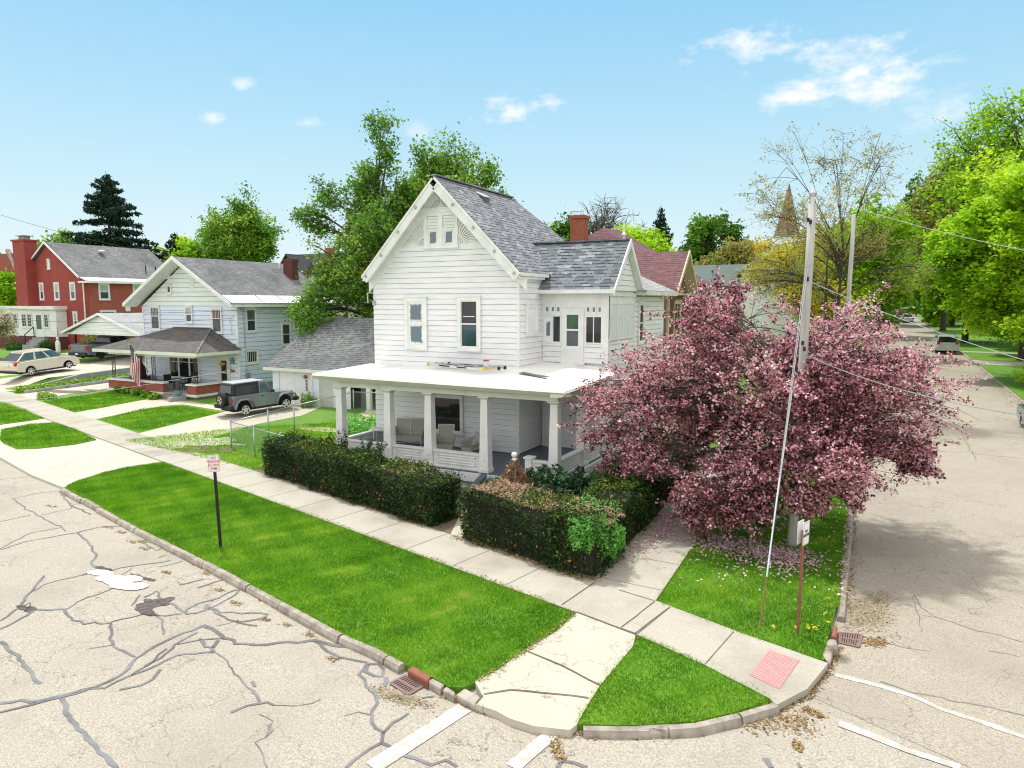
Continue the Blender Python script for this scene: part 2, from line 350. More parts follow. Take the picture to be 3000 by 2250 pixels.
M['patch'] = plain('white_patch', (.60, .59, .56), .8, c2=(.46, .44, .39), sc_=5)
M['grass'] = grounds('lawn_soil', (.10, .26, .010), (.16, .30, .02), (.055, .17, .008), fine=16, big=.6, stain=(.22, .30, .04), stamt=.5)
M['grassfar'] = grounds('far_lawn', (.10, .27, .012), (.14, .29, .02), (.07, .19, .01), fine=12, big=.2, stain=(.13, .22, .04), stamt=.4)
M['soil'] = plain('bare_soil', (.20, .15, .10), .95, c2=(.13, .10, .065), sc_=3, bmp=.4)
M['pad'] = plain('red_tactile', (.60, .25, .245), .8, c2=(.64, .34, .31), sc_=6)
M['black'] = plain('black_paint', (.012, .012, .014), .6)
M['iron'] = plain('rusted_iron', (.17, .13, .13), .7, c2=(.24, .15, .12), sc_=7, bmp=.3)
M['rust'] = plain('rusty_iron', (.30, .11, .06), .8, c2=(.20, .07, .045), sc_=5, bmp=.4)
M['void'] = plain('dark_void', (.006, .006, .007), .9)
M['galv'] = plain('galvanised_steel', (.46, .50, .50), .35, .7)
M['pole'] = plain('weathered_pole_wood', (.54, .53, .51), .9, c2=(.34, .33, .31), sc_=3, bmp=.6, stretch=(3, 3, .18))
M['bark'] = plain('tree_bark', (.085, .07, .06), .95, c2=(.045, .036, .03), sc_=5, bmp=.7, stretch=(1, 1, .3))
M['barkg'] = plain('grey_bark', (.15, .13, .115), .95, c2=(.08, .07, .06), sc_=5, bmp=.6, stretch=(1, 1, .3))
M['floor'] = plain('blue_grey_deck_paint', (.085, .12, .16), .35, c2=(.065, .095, .13), sc_=2)
M['wicker'] = plain('white_wicker', (.52, .51, .45), .8, c2=(.33, .33, .29), sc_=38, bmp=.8)
M['wickerw'] = plain('white_wicker_frame', (.66, .66, .62), .7, c2=(.5, .5, .46), sc_=20)
M['glass'] = glassmat('dark_glass'); M['glassb'] = glassmat('blue_glass', (.02, .035, .055)); M['glassg'] = glassmat('green_reflection_glass', (.012, .05, .022))
M['curtain'] = plain('curtained_glass', (.42, .48, .46), .3, c2=(.30, .36, .36), sc_=4, stretch=(6, 6, .6))
M['screen'] = plain('grey_screen', (.10, .125, .14), .6, c2=(.07, .09, .105), sc_=2)
M['frost'] = frosted('half_painted_glass'); M['frost2'] = frosted('overpainted_glass', size=.3)
M['paper'] = plain('paper', (.7, .72, .7), .8)
M['red'] = plain('sign_red', (.55, .02, .03), .5); M['signw'] = plain('sign_white', (.82, .82, .82), .4)
M['blue'] = plain('blue_plastic', (.02, .10, .42), .4)
M['rubber'] = plain('tyre_rubber', (.012, .012, .013), .8); M['rim'] = plain('alloy_rim', (.62, .63, .64), .3, .5)
M['tail'] = plain('tail_light_red', (.5, .012, .015), .25); M['plate'] = plain('number_plate', (.6, .65, .7), .4)
M['chrome'] = plain('chrome', (.7, .7, .7), .15, .9)
M['carglass'] = glassmat('car_glass', (.01, .013, .016), .03, .6); M['sideglass'] = glassmat('tinted_side_glass', (.03, .07, .08), .03, .6)
M['p_tan'] = plain('champagne_paint', (.66, .61, .50), .3, .15, c2=(.63, .57, .46), coat=.6); M['p_white'] = plain('white_car_paint', (.72, .74, .75), .3, 0, coat=.5)
M['p_silver'] = plain('silver_car_paint', (.20, .225, .245), .3, .35, c2=(.18, .205, .225), coat=.6); M['p_slate'] = plain('slate_blue_paint', (.13, .17, .20), .3, .3, coat=.6)
M['p_mar'] = plain('maroon_paint', (.16, .02, .035), .3, .2, coat=.5); M['p_van'] = plain('pale_silver_paint', (.58, .61, .62), .3, .25, coat=.5)
M['yellowp'] = plain('yellow_plastic', (.7, .5, .03), .5); M['alu'] = plain('aluminium', (.6, .61, .62), .35, .7)
M['vine'] = plain('dead_vines', (.20, .12, .075), .95, c2=(.32, .21, .13), sc_=8)
M['shut'] = plain('brown_shutter', (.13, .06, .04), .7)
M['flagred'] = plain('flag_red', (.50, .03, .05), .7); M['flagwhite'] = plain('flag_white', (.75, .74, .74), .7); M['flagblue'] = plain('flag_blue', (.02, .03, .10), .7)
M['gold'] = plain('straw', (.55, .38, .12), .8); M['teal'] = plain('teal_metal', (.12, .26, .27), .6)
G0 = (.02, .07, .008)
M['lf_mid'] = leafmat('leaves_mid_green', [(0, (.05, .14, .012)), (.5, (.15, .33, .03)), (1, (.42, .58, .08))])
M['lf_dark'] = leafmat('leaves_dark_green', [(0, (.015, .07, .012)), (.5, (.05, .17, .02)), (1, (.12, .30, .04))])
M['lf_lime'] = leafmat('leaves_lime', [(0, (.15, .36, .010)), (.5, (.42, .68, .02)), (1, (.76, .88, .07))], .5)
M['lf_yel'] = leafmat('leaves_yellow_green', [(0, (.34, .36, .02)), (.5, (.68, .60, .05)), (1, (.84, .62, .08))], .5)
M['lf_conif'] = leafmat('conifer_needles', [(0, (.008, .03, .018)), (.6, (.018, .055, .03)), (1, (.05, .10, .04))], .1)
M['lf_olive'] = leafmat('leaves_olive', [(0, (.12, .16, .03)), (.5, (.28, .32, .07)), (1, (.50, .40, .12))], .4)
M['lf_crab'] = leafmat('crabapple_blossom', [(0, (.03, .016, .010)), (.20, (.13, .045, .045)), (.32, (.34, .11, .14)), (.44, (.72, .29, .38)), (.64, (.89, .56, .63)), (.88, (.94, .80, .82)), (1, (.20, .26, .06))], .35)
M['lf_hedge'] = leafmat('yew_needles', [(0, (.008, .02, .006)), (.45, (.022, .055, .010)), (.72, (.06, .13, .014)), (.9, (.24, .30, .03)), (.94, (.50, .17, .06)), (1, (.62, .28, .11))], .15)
M['lf_dead'] = leafmat('dead_clippings', [(0, (.14, .09, .05)), (.5, (.36, .23, .14)), (1, (.55, .40, .27))], .1)
M['lf_shrub'] = leafmat('bright_shrub_leaves', [(0, (.04, .16, .03)), (.5, (.10, .36, .05)), (1, (.34, .66, .16))], .3)
M['lf_white'] = leafmat('dogwood_blossom', [(0, (.20, .22, .08)), (.5, (.55, .48, .34)), (1, (.78, .70, .58))], .3)
M['lf_grass'] = leafmat('grass_blades', [(0, (.055, .19, .006)), (.45, (.15, .38, .010)), (.8, (.32, .56, .02)), (1, (.56, .56, .14))], .45, .6)
M['lf_petal'] = leafmat('fallen_petals', [(0, (.45, .28, .32)), (1, (.75, .55, .58))], .1)
M['lf_litter'] = leafmat('fallen_litter', [(0, (.14, .08, .04)), (.6, (.34, .23, .11)), (1, (.52, .42, .20))], .1)
M['lf_pile'] = leafmat('rhododendron_leaves', [(0, (.015, .05, .02)), (.6, (.045, .11, .045)), (1, (.16, .27, .15))], .15)
# ---------------------------------------------------------------- draped sheets
def sheet(name, poly, dz, mat, step=4.0, skirt=0.0, label=None, cat=None, kind='structure', group=None):
    bm = bmesh.new(); vs = [bm.verts.new((p[0], p[1], 0)) for p in poly]; bm.faces.new(vs)
    xs = [p[0] for p in poly]; ys = [p[1] for p in poly]
    cuts = [((x, 0, 0), (1, 0, 0)) for x in np.arange(math.floor(min(xs) / step) * step + step, max(xs), step)] + [((0, y, 0), (0, 1, 0)) for y in np.arange(math.floor(min(ys) / step) * step + step, max(ys), step)]
    if min(xs) < -49.6 < max(xs): cuts += [((-49.6, 0, 0), (1, 0, 0)), ((-49.9, 0, 0), (1, 0, 0))]
    for co, no in cuts:
        bmesh.ops.bisect_plane(bm, geom=bm.verts[:] + bm.edges[:] + bm.faces[:], plane_co=co, plane_no=no)
    bmesh.ops.triangulate(bm, faces=[f for f in bm.faces if len(f.verts) > 4])
    for f in bm.faces:
        if f.normal.z < 0: f.normal_flip()
    for v in bm.verts: v.co.z = T(v.co.x, v.co.y) + dz
    if skirt:
        be = [e for e in bm.edges if e.is_boundary]; r = bmesh.ops.extrude_edge_only(bm, edges=be)
        for v in [g for g in r['geom'] if isinstance(g, bmesh.types.BMVert)]: v.co.z -= skirt
    me = bpy.data.meshes.new(name); bm.to_mesh(me); bm.free(); o = link_mesh(name, me, mat); return tag(o, label, cat, group, kind)
def ribbon(mb, pts, w, dz, jit=.0, sub=.25, mi=0, taper=False):
    """thin draped strip along xy points"""
    P = []
    for a, b in zip(pts[:-1], pts[1:]):
        L = math.dist(a, b); n = max(1, int(L / sub))
        for i in range(n): P.append((a[0] + (b[0] - a[0]) * i / n, a[1] + (b[1] - a[1]) * i / n))
    P.append(pts[-1]); P = [(x + random.gauss(0, jit), y + random.gauss(0, jit)) if 0 < i < len(P) - 1 else (x, y) for i, (x, y) in enumerate(P)]
    L = []; Rr = []
    for i, (x, y) in enumerate(P):
        a, b = P[max(0, i - 1)], P[min(len(P) - 1, i + 1)]; d = (b[0] - a[0], b[1] - a[1]); l = math.hypot(*d) or 1; n = (-d[1] / l, d[0] / l)
        ww = w / 2 * random.uniform(.78, 1.2) if jit else w / 2
        if taper and (i == 0 or i == len(P) - 1): ww *= .2
        L.append((x + n[0] * ww, y + n[1] * ww)); Rr.append((x - n[0] * ww, y - n[1] * ww))
    for i in range(len(P) - 1):
        mb.poly([(q[0], q[1], T(*q) + dz) for q in (Rr[i], Rr[i + 1], L[i + 1], L[i])], mi)
def blob(mb, c, rx, ry, dz, rot=0, n=22, rough=.25, mi=0):
    ph = [random.uniform(0, 6.28) for _ in range(4)]; pts = []
    for k in range(n):
        t = 2 * math.pi * k / n; r = 1 + rough * (.5 * math.sin(2 * t + ph[0]) + .35 * math.sin(3 * t + ph[1]) + .3 * math.sin(5 * t + ph[2]) + .25 * math.sin(8 * t + ph[3]))
        x, y = rx * r * math.cos(t), ry * r * math.sin(t); x, y = x * math.cos(rot) - y * math.sin(rot), x * math.sin(rot) + y * math.cos(rot)
        pts.append((c[0] + x, c[1] + y, T(c[0] + x, c[1] + y) + dz))
    mb.poly(pts, mi)
def inpoly(poly, X, Y):
    c = np.zeros(len(X), bool); n = len(poly)
    for i in range(n):
        x1, y1 = poly[i]; x2, y2 = poly[(i + 1) % n]
        k = ((y1 > Y) != (y2 > Y)) & (X < (x2 - x1) * (Y - y1) / ((y2 - y1) or 1e-9) + x1); c ^= k
    return c
def scatter(poly, n):
    xs = [p[0] for p in poly]; ys = [p[1] for p in poly]; X = rng.uniform(min(xs), max(xs), n * 3); Y = rng.uniform(min(ys), max(ys), n * 3); k = inpoly(poly, X, Y)
    return X[k][:n], Y[k][:n]
Tv = np.vectorize(T)
def lump(X, Y, f):                                       # cheap smooth noise
    v = 0
    for i, (a, b, p) in enumerate([(1, .3, 0), (.2, 1.1, 2), (-.8, .7, 4), (.6, -1.3, 1), (1.7, .9, 5), (-1.1, 1.9, 3)]): v = v + np.sin(f * (a * X + b * Y) + p) / 6
    return v
def blades(name, polys, dens, h, label, w=.012, dz=0.0, tone0=.42, mat='lf_grass', far=1.0):
    VV = []; TT = []
    for poly in polys:
        a = abs(sum(poly[i][0] * poly[(i + 1) % len(poly)][1] - poly[(i + 1) % len(poly)][0] * poly[i][1] for i in range(len(poly)))) / 2
        X, Y = scatter(poly, int(a * dens)); n = len(X); Z = Tv(X, Y) + dz
        ang = rng.uniform(0, 6.28, n); hh = h * rng.uniform(.5, 1.3, n) * (1 + .35 * lump(X, Y, 2.3)); lean = rng.normal(0, .45, (n, 2)) * hh[:, None]
        dx, dy = np.cos(ang) * w / 2, np.sin(ang) * w / 2
        V = np.empty((n, 3, 3)); V[:, 0] = np.c_[X - dx, Y - dy, Z]; V[:, 1] = np.c_[X + dx, Y + dy, Z]; V[:, 2] = np.c_[X + lean[:, 0], Y + lean[:, 1], Z + hh]
        VV.append(V.reshape(-1, 3)); dry = np.clip((lump(X * 1.3, Y, 1.7) + .5 * lump(Y, X, 6.1)) * 1.9 - .8, 0, .8); TT.append(np.clip(tone0 + .30 * lump(X, Y, 1.1) + .28 * lump(Y, X, 4.3) + dry * .55 + rng.normal(0, .18, n) + (rng.random(n) < .03) * .35, 0, 1))
    o = np_mesh(name, np.concatenate(VV), 3, M[mat], np.concatenate(TT)); return tag(o, label, 'grass', None, 'stuff')
def edge_blades(name, lines, n, h, label, w=.016, jit=.045, clumps=0):
    P = []
    for ln_ in lines: P += litter(ln_, int(n * sum(math.dist(a, b) for a, b in zip(ln_[:-1], ln_[1:]))), jit)
    P = np.array(P); m = len(P); k = rng.random(m) < .55 + .45 * (lump(P[:, 0] * 3, P[:, 1] * 3, 2.0) > 0); P = P[k]; m = len(P); X, Y = P[:, 0], P[:, 1]; Z = Tv(X, Y) - .02
    a = rng.uniform(0, 6.28, m); hh = h * rng.uniform(.4, 1.4, m); lean = rng.normal(0, .6, (m, 2)) * hh[:, None]; V = np.empty((m, 3, 3))
    V[:, 0] = np.c_[X - np.cos(a) * w / 2, Y - np.sin(a) * w / 2, Z]; V[:, 1] = np.c_[X + np.cos(a) * w / 2, Y + np.sin(a) * w / 2, Z]; V[:, 2] = np.c_[X + lean[:, 0], Y + lean[:, 1], Z + hh]
    return tag(np_mesh(name, V.reshape(-1, 3), 3, M['lf_grass'], np.clip(rng.normal(.55, .28, m), 0, 1)), label, 'grass', None, 'stuff')
def flecks(name, X, Y, size, mat, label, cat, dz=.01, tone=None, up=.03, kind='stuff'):
    n = len(X); Z = Tv(X, Y) + dz + rng.uniform(0, up, n); a = rng.uniform(0, 6.28, n); s = size * rng.uniform(.5, 1.3, n); tilt = rng.normal(0, .35, (n, 2))
    V = np.empty((n, 4, 3))
    for i, (p, q) in enumerate(((-1, -.6), (1, -.6), (1, .6), (-1, .6))):
        x = (p * np.cos(a) - q * np.sin(a)) * s / 2; y = (p * np.sin(a) + q * np.cos(a)) * s / 2; V[:, i] = np.c_[X + x, Y + y, Z + tilt[:, 0] * x + tilt[:, 1] * y]
    o = np_mesh(name, V.reshape(-1, 3), 4, M[mat], rng.random(n) if tone is None else tone); return tag(o, label, cat, None, kind)

# zoom frames of the survey
def z6(a, b): return (a * .6028, 1250 + b * .6028)
def z7(a, b): return (1000 + a * .4521, 1650 + b * .4521)
def z8(a, b): return (2000 + a * .4521, 1650 + b * .4521)
def zr(a, b): return (1700 + a * .4823, 1350 + b * .4823)
def gp(f, pts, dz=0): return [G(*f(*p), dz) for p in pts]
ident = lambda a, b: (a, b)
RD = -.12
ROAD0 = (-.30, 14.0)
def xl(y): return -.30 - .0083 * (y - 14)
def xr(y): return 7.68 - .0083 * (y - 48)
# setting ---------------------------------------------------------
sheet('ground', [(-700, -120), (400, -120), (400, 900), (-700, 900)], -.32, M['grassfar'], 25)
corner_arc = gp(zr, [(1560, 1000), (1535, 1150), (1505, 1240), (1380, 1400), (1190, 1500), (1000, 1550), (700, 1625), (350, 1655), (0, 1660)]) + gp(z7, [(1480, 1090), (1090, 1015), (870, 935), (735, 860), (600, 810)])
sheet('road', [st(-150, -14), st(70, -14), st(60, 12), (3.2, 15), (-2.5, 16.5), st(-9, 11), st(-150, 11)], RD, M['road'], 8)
sheet('side_road', [(xl(13) - .4, 12.4), (10.5, 8.0), (9.4, 30), (xr(48) + .1, 48), (xr(330), 330), (xl(330) - .1, 330), (xl(14) - .4, 16)], RD + .006, M['road2'], 8)
# kerbs as rows of stones
def kerb(name, pts, w, top, label, bot=-.3, seg=2.2, gap=.02, mat='kerb'):
    mb = MB(); P = []
    for a, b in zip(pts[:-1], pts[1:]):
        L = math.dist(a, b); n = max(1, round(L / .5))
        for i in range(n): P.append((a[0] + (b[0] - a[0]) * i / n, a[1] + (b[1] - a[1]) * i / n))
    P.append(pts[-1]); run = 0; cur = [P[0]]; stones = []
    lim = seg * random.uniform(.6, 1.3)
    for a, b in zip(P[:-1], P[1:]):
        cur.append(b); run += math.dist(a, b)
        if run > lim: stones.append(cur); cur = [b]; run = 0; lim = seg * random.uniform(.5, 1.4)
    if len(cur) > 1: stones.append(cur)
    prof = [(-.5, 0), (-.5, .72), (-.36, .95), (-.1, 1.0), (.2, .97), (.42, .8), (.5, .5), (.5, 0)]
    for c in stones:
        jx = random.uniform(-.02, .02); jz = random.uniform(-.015, .015); rings = []
        for i, p in enumerate(c):
            a, b = c[max(0, i - 1)], c[min(len(c) - 1, i + 1)]; d = (b[0] - a[0], b[1] - a[1]); l = math.hypot(*d); n = (-d[1] / l, d[0] / l)
            sh = gap if i == 0 else (-gap if i == len(c) - 1 else 0); x, y = p[0] + d[0] / l * sh, p[1] + d[1] / l * sh; wob = random.uniform(-.006, .006)
            rings.append([(x + n[0] * (q * w + jx), y + n[1] * (q * w + jx), T(x, y) + bot + (top - bot) * h + (jz + wob if h > .4 else 0)) for q, h in prof])
        b0 = len(mb.v); k = len(prof)
        for r_ in rings: mb.v += r_
        for i in range(len(rings) - 1):
            for j in range(k - 1): mb.f.append((b0 + i * k + j, b0 + i * k + j + 1, b0 + (i + 1) * k + j + 1, b0 + (i + 1) * k + j)); mb.m.append(0)
        mb.f.append(tuple(b0 + j for j in range(k))); e = b0 + (len(rings) - 1) * k; mb.f.append(tuple(e + j for j in range(k))[::-1]); mb.m += [0, 0]
    o = mb.build(name, M[mat], smooth=False); return tag(o, label, 'kerb', None, 'structure')
kerb('kerb', gp(z6, [(310, 300), (430, 365), (700, 512), (1000, 662), (1270, 805), (1420, 890), (1659, 1020)]) + gp(z7, [(200, 560), (395, 668)]), .22, .03, 'kerb')
kerb('kerb', gp(z7, [(1560, 1060), (1800, 1068), (2150, 1062)]) + gp(zr, [(350, 1630), (700, 1605), (960, 1545), (1190, 1480)]), .2, .03, 'kerb')
kerb('kerb', gp(zr, [(1530, 1150), (1525, 1085)]), .2, .03, 'kerb', seg=.7)
kerb('kerb', [(xl(y) - .02, y) for y in (15.5, 20, 30, 40, 55, 70)], .17, .02, 'kerb', seg=3)
kerb('kerb', [(xr(y) + .08, y) for y in (30, 40, 50, 60, 68.6)], .17, .02, 'kerb', seg=3)
kerb('kerb', [(xr(y) + .08, y) for y in (72.4, 80, 100, 130, 170)], .17, .02, 'kerb', seg=3)

# left-street pavement and right-street pavement
WS = .02
left_walk = [st(-125, 11.62), st(-60, 11.6), st(-8.2, 11.62)] + gp(zr, [(360, 1068), (755, 1245), (1150, 1450), (1190, 1490), (1380, 1390), (1505, 1235), (950, 1040), (475, 860)]) + [st(-20, 13.17), st(-60, 13.17), st(-125, 13.17)]
sheet('pavement', left_walk, WS, M['walk'], 3, .2)
sheet('pavement', [(-3.95, 14.42), (-4.0, 22), (-4.6, 95), (-6.1, 95), (-5.5, 22), (-5.55, 14.8)], WS + .004, M['walk'], 3, .2)
ramp_poly = gp(z7, [(1525, 325), (1905, 470), (1890, 540), (1680, 790), (1590, 930), (1525, 1050), (1480, 1085), (1250, 1060), (1090, 1010), (1000, 960), (868, 915), (915, 860), (865, 770), (1000, 705), (1190, 567), (1400, 440)])
sheet('kerb_ramp', ramp_poly, .012, M['walkold'], 1, .2)
mb = MB(); mb.prism([(x, y, T(x, y) - .2) for x, y in gp(z7, [(740, 850), (865, 920), (912, 868), (800, 806)])], (0, 0, .2)); tag(mb.build('kerb_block', M['kerb'], bevel=.03), kind='structure')
for q in ([(560, 770), (640, 818), (670, 790), (590, 748)], [(655, 825), (730, 862), (740, 840), (680, 800)]):
    mb = MB(); mb.prism([(x, y, T(x, y) - .2) for x, y in gp(z7, q)], (0, 0, .22)); tag(mb.build('kerb_block', M['kerb'], bevel=.03), kind='structure')
for q in ([(1470, 1185), (1515, 1235), (1550, 1110), (1505, 1085)],):
    mb = MB(); mb.prism([(x, y, T(x, y) - .2) for x, y in gp(zr, q)], (0, 0, .22)); tag(mb.build('kerb_block', M['kerb'], bevel=.03), kind='structure')
# joints in the pavements
mb = MB()
for (a, b) in [((0, 965), (0, 965))]: pass
for s in list(np.arange(-110, -9.5, 1.72)): ribbon(mb, [st(s, 11.64), st(s, 13.15)], .022, WS + .003)
for q in ([(1900, 465), (2130, 290)], [(1815, 422), (2030, 255)], [(1430, 275), (1645, 130)], [(1525, 322), (1920, 468)], [(1800, 180), (2030, 250)], [(1185, 568), (1430, 670), (1680, 800)], [(925, 855), (1100, 828), (1300, 845), (1600, 880)], [(870, 920), (915, 865)]):
    ribbon(mb, gp(z7, q), .028, WS + .008, .006)
for q in ([(350, 1055), (540, 900)], [(760, 1240), (930, 1045)]): ribbon(mb, gp(zr, q), .022, WS + .004)
for y in np.arange(15.1, 60, 1.6): ribbon(mb, [(-5.5, y), (-3.98, y - .05)], .02, WS + .007)
tag(mb.build('pavement_joints', M['joint']), kind='structure')
# lawns
VL = [(2.0, 0)]
verge1 = gp(z6, [(322, 292), (700, 500), (1010, 655), (1275, 795), (1420, 875), (1659, 1005)]) + gp(z7, [(210, 545), (400, 650), (440, 668), (600, 745), (700, 800), (790, 805), (850, 778), (1000, 700), (1190, 560), (1400, 430), (1500, 345), (1515, 318)]) + [st(-9, 11.6), st(-20, 11.6), st(-28.0, 11.5)] + gp(z6, [(600, 200), (470, 235), (370, 265)])
tri = gp(z7, [(1925, 472), (1895, 540), (1690, 790), (1600, 930), (1535, 1040), (1800, 1048), (2150, 1040)]) + gp(zr, [(350, 1600), (700, 1580), (950, 1520), (1150, 1450), (755, 1245), (560, 1140), (360, 1070)])
verge2 = [(-3.92, 14.5)] + gp(zr, [(620, 905), (950, 1045), (1240, 1140), (1480, 1210), (1500, 1090), (1535, 960)]) + [(xl(16.5) - .1, 16.5), (xl(22) - .1, 22), (xl(40) - .1, 40), (xl(70) - .1, 70), (-4.5, 70), (-3.97, 22)]
sheet('lawn', verge1, .0, M['grass'], 3, .25); sheet('lawn', tri, .0, M['grass'], 3, .25); sheet('lawn', verge2, .0, M['grass'], 3, .25)
l5 = gp(lambda a, b: (a * .5512, 1130 + b * .5512), [(5, 235), (150, 205), (285, 196), (400, 230), (512, 286), (400, 310), (200, 332), (90, 335), (20, 305), (0, 285)])
l4 = gp(lambda a, b: (a * .5512, 1130 + b * .5512), [(-60, 90), (20, 88), (130, 125), (232, 172), (150, 185), (0, 205), (-80, 215)])
sheet('lawn', l5, .0, M['grass'], 3, .25); sheet('lawn', l4, .0, M['grass'], 3, .25)
sheet('driveway_apron', [st(-28.1, 11.62), st(-28.4, 9.6), st(-27.2, 7.9), st(-30, 7.7), st(-46, 7.8), st(-70, 7.8), st(-70, 11.62)], -.03, M['walkold'], 3, .15)
# yards: everything beyond the pavement
sheet('lawn', [(-6.1, 95), (-5.5, 22), (-5.55, 14.8)] + [st(-9, 13.17), st(-60, 13.17), st(-125, 13.17), st(-125, 70), (-60, 95)], .0, M['grass'], 1.5, .25)
sheet('lawn', [(xr(31) + .16, 31), (xr(69) + .16, 69), (60, 69), (60, 31)], .0, M['grass'], 6, .25)
sheet('lawn', [(xr(72) + .16, 72), (xr(200) + .16, 200), (80, 200), (80, 72)], .0, M['grass'], 6, .25)
sheet('driveway', [(xr(69), 68.8), (xr(72), 72.2), (40, 72.4), (40, 69.1)], .012, M['walk'], 6)
sheet('path', [(xr(80), 80), (xr(81), 81.2), (40, 81.4), (40, 80.2)], .012, M['walk'], 6)
Q = lambda a, b: (a * .5512, 1130 + b * .5512)
pave2 = [('driveway', [(-34.3 + i, 0) for i in ()])]
def S2(*p): return [st(a, b) for a, b in p]
sheet('driveway', S2((-34.3, 13.15), (-29.9, 13.12)) + [(-27.0, 24.6), (-26.6, 27.5), (-27.6, 30.2), (-31.3, 30.2), (-31.3, 27)], .012, M['walkold'], 2)
sheet('path', S2((-42.6, 13.15), (-39.7, 13.15)) + [(-36.0, 26.2), (-35.3, 27.1), (-31.3, 26.6), (-31.2, 27.3), (-35.6, 28.0), (-38.6, 27.9), (-38.9, 26.9)], .014, M['walkold'], 2)
sheet('path', [(-48.2, 25.0), (-45.2, 24.35), (-45.6, 34), (-48.0, 34)], .014, M['walkold'], 2)
sheet('driveway', [(-59.5, 27.4), (-50.0, 25.1), (-50.0, 46), (-57.5, 46), (-57.5, 34)], .02, M['walkold'], 1.0)
sheet('path', [(-57.4, 37.5), (-57.4, 38.6), (-66, 39.0), (-66, 38.0)], .02, M['walk'], 1.0)
sheet('walkway', [(-11.1, 18.3), (-9.7, 18.4)] + S2((-12.2, 13.2), (-13.6, 13.2)), .012, M['walkold'], 2)
# bare ground in the side yard
mb = MB()
for (u, v, rx, ry, rot) in [(1130, 1215, 1.5, .7, .3), (1060, 1230, 1.0, .35, 0), (960, 1260, 1.3, .5, .3)]:
    blob(mb, G(u, v), rx, ry, .02, rot)
tag(mb.build('bare_earth', M['sand']), kind='structure')
mb = MB()
for (u, v, rx, ry, rot) in [(590, 1300, 1.7, .45, .25), (520, 1275, 1.2, .3, .2), (650, 1290, .9, .4, 0), (560, 1318, .8, .35, 0)]: blob(mb, G(u, v), rx, ry, .022, rot, rough=.5)
tag(mb.build('broken_concrete', M['walkold']), kind='structure')
mb = MB(); blob(mb, G(600, 1318), 1.3, .5, .03, .2, rough=.4); blob(mb, G(190, 1148), 2.0, .5, .02, .1, rough=.4); blob(mb, G(300, 1146), 1.4, .4, .02, .1, rough=.4)
tag(mb.build('bare_soil', M['soil']), kind='structure')
sheet('planting_bed', [st(-24.2, 13.19), st(-8.6, 13.19), (-5.52, 15.0), (-5.5, 29.5), (-8.6, 29.5), (-8.6, 19.9), (-18.2, 19.9), (-20.5, 19.2)], .006, M['soil'], 3)

